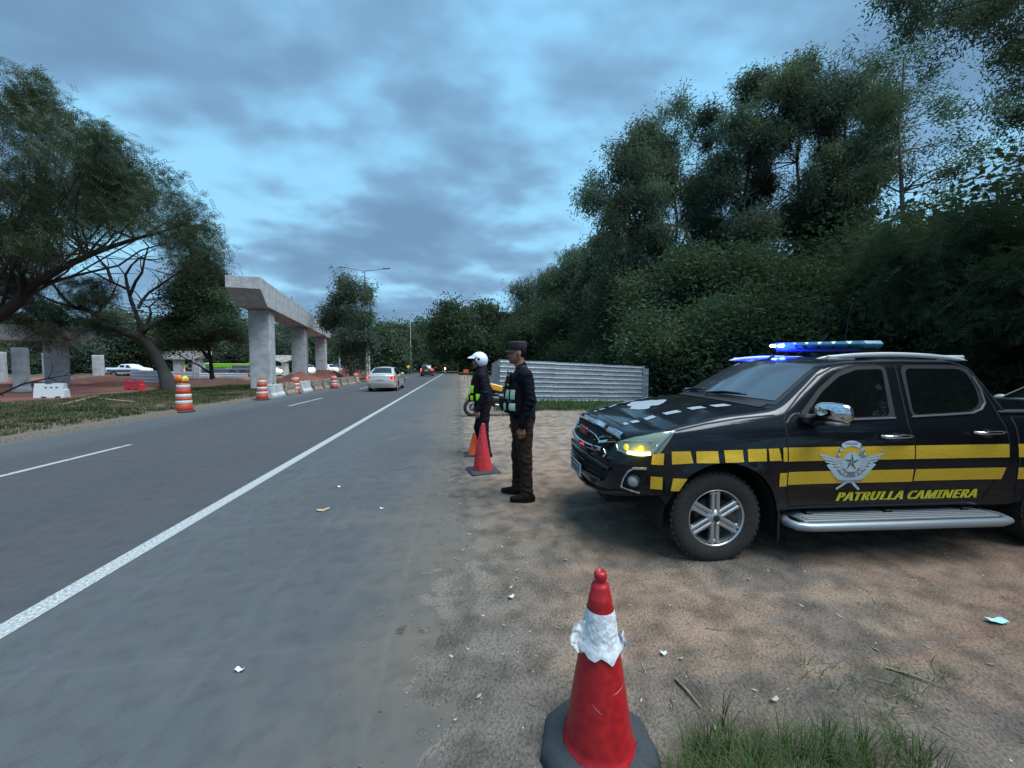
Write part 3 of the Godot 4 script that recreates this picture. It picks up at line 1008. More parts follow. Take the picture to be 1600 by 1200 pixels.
# ---------- vehicles ----------
# Body shape: u runs along the plan outline from the nose centre along one side to the tail centre, h is the height.
# Local axes: +x towards the tail, +y up, +z the left side of the vehicle.
class Shell:
	var pu := []
	var ps := []
	var pz := []
	var tu := []
	var th := []
	var bu := []
	var bh := []
	var zh := []
	var zf := []
	var nh := []
	var nd := []
	var kh := []
	var kd := []
	var cu := []
	var cy := []
	var wu := []
	var wx := []
	var arches := []
	var front := -0.3
	var rear := 3.9
	var rnd := 0.06
	static func pick(xs: Array, ys: Array, x: float) -> float:
		if x <= xs[0]: return ys[0]
		for i in range(1, xs.size()):
			if x <= xs[i]:
				var t: float = (x - xs[i - 1]) / (xs[i] - xs[i - 1])
				return lerpf(ys[i - 1], ys[i], t)
		return ys[-1]
	static func soft(xs: Array, ys: Array, x: float, e0: float) -> float:
		var e := minf(e0, minf(absf(x - xs[0]), absf(xs[-1] - x)))
		return (pick(xs, ys, x - e) + pick(xs, ys, x - e * 0.5) + pick(xs, ys, x) + pick(xs, ys, x + e * 0.5) + pick(xs, ys, x + e)) / 5.0
	func top(u: float) -> float:
		return soft(tu, th, u, 0.05)
	func bottom(u: float) -> float:
		var b := pick(bu, bh, u)
		for a in arches:
			var dx: float = u - a.x
			if absf(dx) < a.z:
				b = maxf(b, a.y + sqrt(a.z * a.z - dx * dx))
		return b
	func S(u: float, h: float, side := 1.0) -> Vector3:
		var s := soft(pu, ps, u, 0.06)
		var z := soft(pu, pz, u, 0.06)
		var z0 := z
		z *= soft(zh, zf, h, 0.03)
		# lips round the wheel arches
		for a in arches:
			var r: float = Vector2(u - a.x, h - a.y).length() - a.z
			if r > -0.05 and h > a.y - 0.25:
				z += 0.016 * exp(-pow(maxf(r, 0.0) / 0.05, 2.0)) * smoothstep(a.y - 0.25, a.y, h)
				z += 0.020 * exp(-pow(r / 0.22, 2.0)) * smoothstep(a.y - 0.25, a.y, h)
		var wf := clampf((front - u) / 0.7, 0.0, 1.0)
		var wr := clampf((u - rear) / 0.5, 0.0, 1.0)
		if wf > 0.0: s += wf * soft(nh, nd, h, 0.04)
		if wr > 0.0: s -= wr * soft(kh, kd, h, 0.04)
		var t := top(u)
		if h > t - rnd:
			var q := clampf((h - (t - rnd)) / rnd, 0.0, 1.0)
			var inn := rnd * (1.0 - sqrt(maxf(0.0, 1.0 - q * q * 0.98)))
			z *= maxf(0.0, 1.0 - inn / maxf(z0, 0.12))
			s += inn * wf - inn * wr
		return Vector3(s, h, z * side)
	func N(u: float, h: float, side := 1.0) -> Vector3:
		var e := 0.012
		var a := S(u + e, h, side) - S(u - e, h, side)
		var b := S(u, h + e, side) - S(u, h - e, side)
		var n := a.cross(b).normalized()
		return n * side if true else n
	func T(u: float, t: float) -> Vector3:
		var p := S(u, top(u), 1.0)
		var k := 1.0 - t * t
		return Vector3(p.x + soft(wu, wx, u, 0.05) * k, p.y + pick(cu, cy, u) * k, p.z * t)

func us(sh: Shell, a: float, b: float, du: float) -> Array:
	var out := []
	var n := int(ceil((b - a) / du))
	for i in n + 1: out.append(lerpf(a, b, float(i) / n))
	for w in sh.arches:
		for k in 17:
			var u: float = w.x - w.z * cos(PI * k / 16.0) * 0.9995
			if u > a and u < b: out.append(u)
		for e in [-1.004, 1.004]:
			if w.x + w.z * e > a and w.x + w.z * e < b: out.append(w.x + w.z * e)
	out.sort()
	return out

func shell_sides(sh: Shell, u0: float, u1: float, du: float, nv: int, split: float) -> ArrayMesh:
	var st := st_new()
	var ul := us(sh, u0, u1, du)
	for side in [1.0, -1.0]:
		var rows := []
		for u in ul:
			var b := sh.bottom(u)
			var t := sh.top(u)
			var row := []
			var m := minf(split, t)
			for k in nv + 1:
				var q := float(k) / nv
				row.append(sh.S(u, lerpf(b, m, 1.0 - pow(1.0 - q, 1.5)), side))
			for k in range(1, nv / 2 + 1):
				row.append(sh.S(u, lerpf(m, t, 1.0 - pow(1.0 - float(k) / (nv / 2), 1.6)), side))
			rows.append(row)
		skin(st, rows, side < 0)
	return done(st)

func shell_top(sh: Shell, u0: float, u1: float, du: float, nt := 20) -> ArrayMesh:
	var st := st_new()
	var rows := []
	var n := int((u1 - u0) / du)
	for i in n + 1:
		var u := lerpf(u0, u1, float(i) / n)
		var row := []
		for k in nt + 1: row.append(sh.T(u, -1.0 + 2.0 * k / nt))
		rows.append(row)
	skin(st, rows, true)
	return done(st)

# patch on the side between corners given as (u, h): lower left, lower right, upper right, upper left
func patch(st: SurfaceTool, sh: Shell, a: Vector2, b: Vector2, c: Vector2, d: Vector2, off: float, side := 1.0, n := 8, m := 4) -> void:
	var rows := []
	for j in m + 1:
		var row := []
		var tv := float(j) / m
		for i in n + 1:
			var tu := float(i) / n
			var q := a.lerp(b, tu).lerp(d.lerp(c, tu), tv)
			row.append(sh.S(q.x, q.y, side) + sh.N(q.x, q.y, side) * off)
		rows.append(row)
	skin(st, rows, side > 0)

func ribbon(st: SurfaceTool, sh: Shell, pts: Array, w: float, off: float, side := 1.0) -> void:
	for i in pts.size() - 1:
		var a: Vector2 = pts[i]
		var b: Vector2 = pts[i + 1]
		var n := (b - a).normalized().orthogonal() * w * 0.5
		patch(st, sh, a + n, b + n, b - n, a - n, off, side, maxi(2, int(a.distance_to(b) / 0.06)), 1)

# polygon in (u, h) laid on the side
func poly_on(st: SurfaceTool, sh: Shell, poly: PackedVector2Array, off: float, side := 1.0) -> void:
	var idx := Geometry2D.triangulate_polygon(poly)
	for k in range(0, idx.size(), 3):
		var q := []
		for e in 3:
			var p := poly[idx[k + e]]
			q.append(sh.S(p.x, p.y, side) + sh.N(p.x, p.y, side) * off)
		var nn: Vector3 = (q[1] - q[0]).cross(q[2] - q[0])
		if nn.z * side > 0: tri(st, q[0], q[2], q[1])
		else: tri(st, q[0], q[1], q[2])

# one solid bar, w wide and t thick, swept along points that lie on the side
func bar_on(st: SurfaceTool, sh: Shell, pts: Array, w: float, t: float, side := 1.0) -> void:
	st.set_smooth_group(-1)
	var p3 := []
	for p in pts: p3.append(sh.S(p.x, p.y, side) + sh.N(p.x, p.y, side) * t * 0.5)
	var rows := []
	for i in p3.size():
		var dx: Vector3 = (p3[mini(i + 1, p3.size() - 1)] - p3[maxi(i - 1, 0)]).normalized()
		var nn := sh.N(pts[i].x, pts[i].y, side)
		var dy := nn.cross(dx).normalized()
		var row := []
		for q in [[-0.5, -0.5], [0.5, -0.5], [0.5, 0.2], [0.3, 0.5], [-0.3, 0.5], [-0.5, 0.2]]:
			row.append(p3[i] + dy * q[0] * w + nn * q[1] * t)
		rows.append(row)
	skin(st, rows, false, true)
	for e in [0, rows.size() - 1]:
		var c := Vector3.ZERO
		for q in rows[e]: c += q / 6.0
		for k in 6:
			if e == 0: tri(st, c, rows[e][(k + 1) % 6], rows[e][k])
			else: tri(st, c, rows[e][k], rows[e][(k + 1) % 6])

func bar_part(called: String, sh: Shell, pts: Array, w: float, t: float, side: float, m: Material, parent: Node) -> void:
	var st := st_new(false)
	bar_on(st, sh, pts, w, t, side)
	mi(called, done(st), m, parent)

func ribbon_part(called: String, sh: Shell, pts: Array, w: float, off: float, side: float, m: Material, parent: Node) -> void:
	var rows := []
	var fine := []
	for i in pts.size() - 1:
		var n := maxi(1, int(pts[i].distance_to(pts[i + 1]) / 0.05))
		for k in n: fine.append(pts[i].lerp(pts[i + 1], float(k) / n))
	fine.append(pts[-1])
	for i in fine.size():
		var dv: Vector2 = (fine[mini(i + 1, fine.size() - 1)] - fine[maxi(i - 1, 0)]).normalized().orthogonal() * w * 0.5
		var row := []
		for q in [fine[i] + dv, fine[i] - dv]: row.append(sh.S(q.x, q.y, side) + sh.N(q.x, q.y, side) * off)
		rows.append(row)
	var st := st_new()
	skin(st, rows, side < 0)
	mi(called, done(st), m, parent)

func lettering(text: String, size: float, bold := true) -> ArrayMesh:
	var tm := TextMesh.new()
	var f := SystemFont.new()
	f.font_names = PackedStringArray(["Droid Sans"])
	f.font_weight = 700 if bold else 400
	tm.font = f
	tm.font_size = 64
	tm.pixel_size = size / 46.0
	tm.depth = 0.0
	tm.text = text
	tm.curve_step = 2.0
	var m := ArrayMesh.new()
	for k in tm.get_surface_count():
		m.add_surface_from_arrays(Mesh.PRIMITIVE_TRIANGLES, tm.surface_get_arrays(k))
	return m

# lettering laid on the side at (u, h), sheared into an italic and stretched to a width
func text_on(sh: Shell, text: String, u0: float, u1: float, h0: float, h1: float, shear: float, off: float, side := 1.0, fat := 0.0) -> ArrayMesh:
	var src := lettering(text, 1.0)
	var lo := Vector2(1e9, 1e9)
	var hi := -lo
	var all := []
	for k in src.get_surface_count():
		var arr := src.surface_get_arrays(k)
		var vs: PackedVector3Array = arr[Mesh.ARRAY_VERTEX]
		var ix = arr[Mesh.ARRAY_INDEX]
		if ix == null or ix.size() == 0: ix = PackedInt32Array(range(vs.size()))
		for i in ix:
			all.append(Vector2(vs[i].x, vs[i].y))
			lo = lo.min(all[-1])
			hi = hi.max(all[-1])
	var st := st_new(false)
	for rep in ([0.0, fat, -fat] if fat > 0.0 else [0.0]):
		for i in range(0, all.size(), 3):
			var q := []
			for e in 3:
				var p: Vector2 = (all[i + e] - lo) / (hi - lo)
				var u: float = lerpf(u0, u1, p.x) + shear * p.y * (h1 - h0) + rep
				var h := lerpf(h0, h1, p.y)
				q.append(sh.S(u, h, side) + sh.N(u, h, side) * (off + absf(rep) * 0.1))
			var nn: Vector3 = (q[1] - q[0]).cross(q[2] - q[0])
			if nn.z * side > 0: tri(st, q[0], q[2], q[1])
			else: tri(st, q[0], q[1], q[2])
	return done(st)

# wheel whose axle lies along z and whose outer face looks to +z
func wheel_into(parent: Node, at: Vector3, r: float, w: float, rim_r: float, spokes: int, tyre_m: Material, rim_m: Material, side := 1.0, fine := true) -> void:
	var o := Node3D.new()
	o.name = "wheel"
	parent.add_child(o, true)
	o.position = at
	if side < 0: o.rotation.y = PI
	var ax := Transform3D(Basis(Vector3(1, 0, 0), Vector3(0, 0, 1), Vector3(0, -1, 0)), Vector3.ZERO)
	var hw := w * 0.5
	var st := st_new()
	var n := 48 if fine else 20
	lathe(st, [Vector2(rim_r - 0.03, -hw * 0.9), Vector2(rim_r, -hw * 0.98), Vector2(r - 0.05, -hw), Vector2(r - 0.012, -hw * 0.86), Vector2(r, -hw * 0.6), Vector2(r, hw * 0.6), Vector2(r - 0.012, hw * 0.86), Vector2(r - 0.035, hw * 0.985), Vector2(lerpf(rim_r, r, 0.5), hw * 1.02), Vector2(rim_r + 0.012, hw * 0.98), Vector2(rim_r, hw * 0.9), Vector2(rim_r - 0.02, hw * 0.8)], n, ax)
	if fine:
		for k in 44:
			var a := TAU * k / 44.0
			for s in [-1.0, 1.0]:
				var b := Basis(Vector3(0, 0, 1), a + s * 0.03)
				box(st, b * Vector3(r - 0.002, 0, s * hw * 0.62), Vector3(0.012, 0.030, hw * 0.42), 0.0, b)
	mi("tyre", done(st), tyre_m, o)
	st = st_new()
	lathe(st, [Vector2(rim_r * 0.99, hw * 0.84), Vector2(rim_r * 1.005, hw * 0.93), Vector2(rim_r * 0.97, hw * 0.92), Vector2(rim_r * 0.93, hw * 0.78), Vector2(rim_r * 0.90, hw * 0.35), Vector2(rim_r * 0.88, -hw * 0.6)], n, ax)
	var z := hw * 0.72
	for k in spokes:
		var a := TAU * k / spokes + PI / 2
		var b := Basis(Vector3(0, 0, 1), a)
		if fine:
			for s in [-1.0, 1.0]:
				var wr0 := 0.017
				box(st, b * Vector3(rim_r * 0.56, s * 0.021, z - 0.008), Vector3(rim_r * 0.80, 0.030, 0.045), 0.008, b)
			box(st, b * Vector3(rim_r * 0.56, 0, z - 0.03), Vector3(rim_r * 0.8, 0.03, 0.03), 0.0, b)
			box(st, b * Vector3(rim_r * 0.86, 0, z - 0.012), Vector3(rim_r * 0.14, 0.088, 0.034), 0.008, b)
		else:
			box(st, b * Vector3(rim_r * 0.5, 0, z), Vector3(rim_r * 0.9, rim_r * 0.22, 0.03), 0.005, b)
	lathe(st, [Vector2(0.001, z + 0.022), Vector2(0.03, z + 0.022), Vector2(0.038, z + 0.012), Vector2(0.062, z + 0.008), Vector2(0.072, z - 0.03)], 20, ax)
	if fine:
		for k in 6:
			var b := Basis(Vector3(0, 0, 1), TAU * k / 6.0 + PI / 2 + PI / 6)
			ball(st, b * Vector3(0.066, 0, z), Vector3(0.009, 0.009, 0.012), 5)
	mi("rim", done(st), rim_m, o)
	if fine:
		st = st_new()
		lathe(st, [Vector2(0.001, hw * 0.1), Vector2(0.135, hw * 0.1), Vector2(0.135, -hw * 0.1)], 32, ax)
		box(st, Vector3(0.115, 0.05, hw * 0.18), Vector3(0.07, 0.14, 0.05), 0.01)
		mi("brake_disc", done(st), mat("brake_steel", 0.08, 0.075, 0.07, 0.5, 0.8), o)
		mi("hub_cap", mesh_lathe([Vector2(0.001, z + 0.026), Vector2(0.026, z + 0.026), Vector2(0.029, z + 0.02)], 16, ax), mat("hub_dark", 0.02, 0.02, 0.022, 0.3), o)

func star(c: Vector2, r0: float, r1: float, n: int, turn: float) -> PackedVector2Array:
	var out := PackedVector2Array()
	for k in n * 2:
		var a := turn + PI * k / n
		out.append(c + Vector2(cos(a), sin(a)) * (r0 if k % 2 == 0 else r1))
	return out

func arc_band(c: Vector2, r0: float, r1: float, a0: float, a1: float, n := 16, sy := 1.0) -> PackedVector2Array:
	var out := PackedVector2Array()
	for k in n + 1: out.append(c + Vector2(cos(lerpf(a0, a1, float(k) / n)), sin(lerpf(a0, a1, float(k) / n)) * sy) * r0)
	for k in n + 1: out.append(c + Vector2(cos(lerpf(a1, a0, float(k) / n)), sin(lerpf(a1, a0, float(k) / n)) * sy) * r1)
	return out

func pickup_shell() -> Shell:
	var sh := Shell.new()
	sh.pu = [-1.62, -1.35, -1.1, -0.95, -0.8, -0.65, -0.5, -0.38, -0.25, 0, 4.05, 4.25, 4.45, 4.7, 5.25]
	sh.ps = [-0.90, -0.89, -0.85, -0.80, -0.72, -0.62, -0.50, -0.38, -0.25, 0, 4.05, 4.24, 4.33, 4.37, 4.38]
	sh.pz = [0, 0.27, 0.52, 0.66, 0.78, 0.86, 0.905, 0.922, 0.93, 0.93, 0.92, 0.9, 0.79, 0.55, 0]
	sh.nh = [0.3, 0.45, 0.6, 0.75, 0.85, 1.0, 1.1]
	sh.nd = [0.10, 0.03, 0.0, 0.0, 0.03, 0.09, 0.16]
	sh.kh = [0.3, 1.3]
	sh.kd = [0.0, 0.0]
	sh.zh = [0.3, 0.46, 0.6, 0.75, 0.9, 1.03, 1.1, 1.16, 1.22, 1.62, 1.7]
	sh.zf = [0.94, 0.965, 0.985, 1.0, 1.0, 0.985, 0.965, 0.93, 0.90, 0.70, 0.66]
	sh.tu = [-1.62, -1.3, -0.95, -0.5, -0.37, 0.08, 0.40, 0.56, 0.62, 0.82, 1.02, 1.12, 1.28, 1.7, 2.3, 2.44, 2.52, 2.56, 2.60, 5.3]
	sh.th = [1.10, 1.09, 1.05, 1.075, 1.10, 1.185, 1.215, 1.235, 1.27, 1.405, 1.54, 1.59, 1.63, 1.65, 1.64, 1.61, 1.55, 1.24, 1.20, 1.20]
	sh.bu = [-1.62, -1.1, -0.8, -0.6, -0.48, -0.44, 0.44, 0.48, 2.55, 2.7, 3.5, 5.25]
	sh.bh = [0.42, 0.46, 0.52, 0.56, 0.57, 0.50, 0.42, 0.43, 0.42, 0.48, 0.5, 0.55]
	sh.cu = [-1.62, -1.0, -0.4, 0.45, 0.6, 1.12, 2.0, 2.4, 2.57]
	sh.cy = [0.0, 0.02, 0.055, 0.055, 0.03, 0.045, 0.05, 0.03, 0.0]
	sh.wu = [-1.62, -0.5, 0.0, 0.5, 0.62, 1.12, 1.5, 2.3, 2.5, 2.57]
	sh.wx = [0.0, 0.0, -0.1, -0.22, -0.22, -0.14, 0.0, 0.0, 0.02, 0.02]
	sh.arches = [Vector3(0.02, 0.37, 0.465), Vector3(3.095, 0.37, 0.465)]
	sh.front = -0.3
	sh.rear = 4.1
	return sh

func build_pickup() -> void:
	var paint := mat("black_paint", 0.005, 0.0055, 0.008, 0.3)
	paint.metallic_specular = 0.25
	paint.clearcoat_enabled = true
	paint.clearcoat = 0.65
	paint.clearcoat_roughness = 0.05
	var trim := mat("black_plastic", 0.010, 0.010, 0.011, 0.55)
	var seam_m := mat("seam", 0.002, 0.002, 0.002, 0.8)
	var glass := mat("tinted_glass", 0.004, 0.005, 0.005, 0.03)
	glass.metallic_specular = 0.75
	var screen := mat("windscreen_glass", 0.050, 0.056, 0.070, 0.05)
	screen.metallic_specular = 0.75
	screen.clearcoat_enabled = true
	screen.clearcoat = 0.7
	screen.clearcoat_roughness = 0.02
	var chrome := mat("chrome", 0.62, 0.64, 0.66, 0.08, 1.0)
	var silver := mat("silver_plastic", 0.42, 0.44, 0.46, 0.35, 0.5)
	var alloy := mat("alloy", 0.50, 0.51, 0.52, 0.32, 0.75)
	var tyre := textured(mat("tyre", 0.030, 0.0265, 0.024, 0.9), noise_tex(81, 0.05, 0.6, 1.5, 256), 2.0)
	var yellow := textured(mat("yellow_tape", 0.70, 0.43, 0.025, 0.45), noise_tex(82, 0.08, 0.8, 1.05, 256), 3.0)
	var letter := mat("yellow_letter", 0.68, 0.56, 0.03, 0.5)
	var white_tape := textured(mat("white_tape", 0.36, 0.40, 0.43, 0.5), noise_tex(83, 0.08, 0.75, 1.05, 256), 3.0)
	var pale := mat("emblem_pale", 0.42, 0.50, 0.54, 0.45)
	var grey := mat("emblem_grey", 0.17, 0.20, 0.22, 0.5)
	var sh := pickup_shell()
	var a := seen_ground(1118, 880)
	var turn := -deg_to_rad(4.0)
	var out := Vector3(sin(turn), 0, cos(turn))
	var o := thing("patrol_pickup", "black double-cab patrol pickup with yellow stripes and a lit blue roof light", "pickup truck", Vector3(a.x, 0.0, a.z) - out * 0.9, turn)
	mi("body", shell_sides(sh, -1.62, 5.25, 0.045, 16, 1.17), paint, o)
	mi("bonnet", shell_top(sh, -1.62, 0.535, 0.03), paint, o)
	mi("roof", shell_top(sh, 0.535, 2.585, 0.02), paint, o)
	# bed
	var st := st_new(false)
	box(st, Vector3(3.42, 0.72, 0), Vector3(1.75, 0.04, 1.5))
	for s in [-1.0, 1.0]:
		box(st, Vector3(3.42, 0.95, s * 0.78), Vector3(1.8, 0.5, 0.05), 0.01)
		box(st, Vector3(3.42, 1.195, s * 0.80), Vector3(1.83, 0.03, 0.11), 0.01)
	box(st, Vector3(4.32, 0.95, 0), Vector3(0.06, 0.52, 1.45), 0.015)
	box(st, Vector3(2.52, 0.95, 0), Vector3(0.05, 0.52, 1.5), 0.01)
	mi("cargo_bed", done(st), trim, o)
	# dark underside and wheel wells
	st = st_new(false)
	box(st, Vector3(1.55, 0.47, 0), Vector3(2.1, 0.2, 1.62))
	box(st, Vector3(1.7, 0.42, 0), Vector3(4.9, 0.16, 0.8))
	box(st, Vector3(-0.1, 0.75, 0), Vector3(1.2, 0.5, 0.98))
	box(st, Vector3(3.2, 0.62, 0), Vector3(2.0, 0.14, 0.98))
	tube(st, [Vector3(0, 0.37, -0.7), Vector3(0, 0.37, 0.7)], [0.05], 8)
	tube(st, [Vector3(3.095, 0.37, -0.7), Vector3(3.095, 0.37, 0.7)], [0.07], 8)
	for w in sh.arches:
		for s in [-1.0, 1.0]:
			var rows := []
			for k in 21:
				var an := PI * (k / 20.0 * 1.16 - 0.08)
				var p := Vector3(w.x - cos(an) * (w.z + 0.004), w.y + sin(an) * (w.z + 0.004), 0)
				rows.append([Vector3(p.x, p.y, s * 0.905), Vector3(p.x, p.y, s * 0.48)])
			skin(st, rows)
	mi("underbody", done(st), seam_m, o)
	for s in [1.0, -1.0]:
		wheel_into(o, Vector3(0.0, 0.368, s * 0.79), 0.372, 0.235, 0.232, 6, tyre, alloy, s)
		wheel_into(o, Vector3(3.095, 0.368, s * 0.79), 0.372, 0.235, 0.232, 6, tyre, alloy, s)
	# mud flaps
	for w in [0.52, 3.60]:
		for s in [-1.0, 1.0]:
			mi("mud_flap", mesh_box(Vector3(w, 0.32, s * 0.79), Vector3(0.02, 0.30, 0.24), 0.004), trim, o)
	# windows
	var front_win := round_poly([Vector2(0.80, 1.160), Vector2(1.50, 1.178), Vector2(1.605, 1.562), Vector2(1.36, 1.555), Vector2(1.18, 1.50), Vector2(0.98, 1.375), Vector2(0.79, 1.21)], 0.04)
	var rear_win := round_poly([Vector2(1.72, 1.186), Vector2(2.25, 1.21), Vector2(2.365, 1.262), Vector2(2.405, 1.39), Vector2(2.39, 1.53), Vector2(2.33, 1.562), Vector2(1.825, 1.566)], 0.05)
	var fr2 := round_poly([Vector2(0.70, 1.134), Vector2(1.545, 1.152), Vector2(1.65, 1.592), Vector2(1.36, 1.588), Vector2(1.16, 1.528), Vector2(0.95, 1.395), Vector2(0.72, 1.20)], 0.05)
	var rr2 := round_poly([Vector2(1.69, 1.160), Vector2(2.27, 1.182), Vector2(2.405, 1.24), Vector2(2.45, 1.38), Vector2(2.435, 1.55), Vector2(2.35, 1.594), Vector2(1.79, 1.598)], 0.07)
	for s in [1.0, -1.0]:
		for w in [[front_win, fr2], [rear_win, rr2]]:
			st = st_new(false)
			poly_on(st, sh, w[0], 0.0075, s)
			var pane := mi("window", done(st), glass, o)
			st = st_new(false)
			poly_on(st, sh, w[1], 0.003, s)
			mi("window_frame", done(st), trim, pane)
		var gt := mat("reflection_grey", 0.10, 0.115, 0.12, 0.35)  # thin grey bars paint the pale reflection along the lower window edges
		bar_part("sill_reflection", sh, [Vector2(0.74, 1.140), Vector2(0.95, 1.145), Vector2(1.2, 1.150), Vector2(1.54, 1.158)], 0.016, 0.012, s, gt, o)
		bar_part("sill_reflection", sh, [Vector2(1.69, 1.166), Vector2(2.0, 1.178), Vector2(2.26, 1.19), Vector2(2.36, 1.22), Vector2(2.42, 1.27), Vector2(2.445, 1.38), Vector2(2.43, 1.50)], 0.016, 0.012, s, gt, o)
	# windscreen and rear window on the top skin
	var lay := func(u0: float, u1: float, t0: float, t1: float, off: float) -> ArrayMesh:
		var q := st_new()
		var rows := []
		for i in 15:
			var u := lerpf(u0, u1, i / 14.0)
			var row := []
			for k in 21:
				var t := lerpf(t0, t1, k / 20.0)
				var p := sh.T(u, t)
				var n := (sh.T(u + 0.01, t) - sh.T(u - 0.01, t)).cross(sh.T(u, t + 0.01) - sh.T(u, t - 0.01)).normalized()
				row.append(p + n * off * (-1.0 if n.y < 0 else 1.0))
			rows.append(row)
		skin(q, rows, true)
		return done(q)
	var ws := mi("windscreen", lay.call(0.64, 1.10, -0.93, 0.93, 0.008), screen, o)
	mi("screen_border", lay.call(0.60, 1.135, -0.97, 0.97, 0.003), trim, ws)
	mi("cowl", lay.call(0.51, 0.61, -0.90, 0.90, 0.006), trim, o)
	mi("rear_window", lay.call(2.515, 2.565, -0.8, 0.8, 0.006), glass, o)
	for w in [[0.12, 0.60], [-0.62, -0.05]]:
		st = st_new(false)
		var p0 := sh.T(0.61, w[0]) + Vector3(-0.01, 0.03, 0)
		var p1 := sh.T(0.64, w[1]) + Vector3(-0.02, 0.035, 0)
		tube(st, [p0 + Vector3(-0.03, -0.02, 0), p0, p0.lerp(p1, 0.5) + Vector3(0, 0.012, 0), p1], [0.012, 0.012, 0.011, 0.006], 6)
		tube(st, [p0.lerp(p1, 0.12) + Vector3(0.01, 0.0, 0), p1 + (p1 - p0) * 0.15 + Vector3(0.0, -0.008, 0)], [0.009, 0.007], 5)
		mi("wiper", done(st), trim, o)
	# seams
	for s in [1.0, -1.0]:
		ribbon_part("panel_seam", sh, [Vector2(0.60, 0.455), Vector2(0.56, 0.6), Vector2(0.555, 0.9), Vector2(0.56, 1.15), Vector2(0.60, 1.21), Vector2(0.78, 1.352), Vector2(1.0, 1.508), Vector2(1.16, 1.578), Vector2(1.34, 1.612), Vector2(1.75, 1.624), Vector2(2.3, 1.618), Vector2(2.45, 1.57)], 0.010, 0.0024, s, seam_m, o)
		ribbon_part("panel_seam", sh, [Vector2(1.60, 0.462), Vector2(1.66, 0.7), Vector2(1.66, 0.9), Vector2(1.63, 1.10), Vector2(1.66, 1.22), Vector2(1.75, 1.61)], 0.010, 0.0024, s, seam_m, o)
		ribbon_part("panel_seam", sh, [Vector2(2.45, 1.56), Vector2(2.485, 1.30), Vector2(2.495, 1.15), Vector2(2.52, 0.92), Vector2(2.47, 0.74), Vector2(2.37, 0.56), Vector2(2.33, 0.462)], 0.010, 0.0024, s, seam_m, o)
		ribbon_part("panel_seam", sh, [Vector2(0.605, 0.455), Vector2(2.325, 0.455)], 0.009, 0.0024, s, seam_m, o)
		ribbon_part("panel_seam", sh, [Vector2(2.60, 1.16), Vector2(2.60, 0.5)], 0.018, 0.002, s, seam_m, o)
		ribbon_part("panel_seam", sh, [Vector2(-0.36, 1.078), Vector2(-0.1, 1.128), Vector2(0.2, 1.168), Vector2(0.50, 1.19)], 0.009, 0.0022, s, seam_m, o)
		ribbon_part("panel_seam", sh, [Vector2(-0.43, 0.90), Vector2(-0.46, 0.78), Vector2(-0.43, 0.60)], 0.007, 0.0022, s, seam_m, o)
	# handles, mirror, step, rails
	for s in [1.0, -1.0]:
		for u in [1.36, 2.19]:
			st = st_new(false)
			var hy := 1.02 if u < 2 else 1.04
			var pA := sh.S(u, hy, s) + Vector3(0, 0, s * 0.012)
			var pB := sh.S(u + 0.25, hy + 0.003, s) + Vector3(0, 0, s * 0.012)
			tube(st, [pA, pA + Vector3(0.015, 0, s * 0.028), pA + Vector3(0.06, 0, s * 0.036), pB + Vector3(-0.06, 0, s * 0.036), pB + Vector3(-0.015, 0, s * 0.028), pB], [0.012, 0.016, 0.0165, 0.0165, 0.016, 0.012], 8)
			var hd := mi("door_handle", done(st), chrome, o)
			st = st_new(false)
			poly_on(st, sh, arc_band(Vector2(u + 0.13, hy - 0.012), 0.055, 0.001, 0.0, TAU, 20, 0.7), 0.002, s)
			mi("handle_recess", done(st), seam_m, hd)
		# door mirror
		var mc := Vector3(0.80, 1.235, s * 1.045)
		var mn := Node3D.new()
		mn.name = "door_mirror"
		o.add_child(mn, true)
		st = st_new()
		var rows := []
		for k in 9:
			var t := k / 8.0
			var row := []
			var sx := 0.085 * pow(sin(lerpf(0.14, PI - 0.55, t)), 0.55)
			for e in 16:
				var an := TAU * e / 16
				var cx := signf(cos(an)) * pow(absf(cos(an)), 0.6)
				var cyy := signf(sin(an)) * pow(absf(sin(an)), 0.55)
				row.append(mc + Vector3(lerpf(-0.06, 0.075, t) + 0.03 * cx * 0.5, cyy * sx * (0.95 if cyy < 0 else 0.9), s * cx * sx * 1.55))
			rows.append(row)
		skin(st, rows, s < 0, true)
		for e in 16:
			tri(st, mc + Vector3(-0.075, 0, 0), rows[0][e], rows[0][(e + 1) % 16])
		mi("mirror_cover", done(st), chrome, mn)
		st = st_new()
		for e in 16:
			tri(st, mc + Vector3(0.072, 0, 0), rows[8][e], rows[8][(e + 1) % 16])
		mi("mirror_glass", done(st), glass, mn)
		st = st_new(false)
		box(st, Vector3(0.80, 1.145, s * 0.99), Vector3(0.11, 0.035, 0.2), 0.012, Basis(Vector3(1, 0, 0), s * -0.25))
		box(st, Vector3(0.77, 1.165, s * 0.89), Vector3(0.15, 0.07, 0.09), 0.02)
		mi("mirror_foot", done(st), trim, mn)
		mi("mirror_signal", mesh_box(Vector3(0.80, 1.158, s * 1.10), Vector3(0.115, 0.024, 0.10), 0.008), mat("signal_grey", 0.22, 0.19, 0.18, 0.4), mn)
		# running board
		var step := Node3D.new()
		step.name = "running_board"
		o.add_child(step, true)
		st = st_new()
		tube(st, [Vector3(0.62, 0.335, s * 0.82), Vector3(0.57, 0.333, s * 0.93), Vector3(0.60, 0.331, s * 1.005), Vector3(0.70, 0.33, s * 1.03), Vector3(1.5, 0.328, s * 1.035), Vector3(2.32, 0.326, s * 1.03), Vector3(2.42, 0.327, s * 1.005), Vector3(2.45, 0.329, s * 0.93), Vector3(2.41, 0.333, s * 0.82)], [0.034], 12)
		mi("step_tube", done(st), mat("step_silver", 0.30, 0.33, 0.35, 0.35, 0.5), step)
		st = st_new(false)
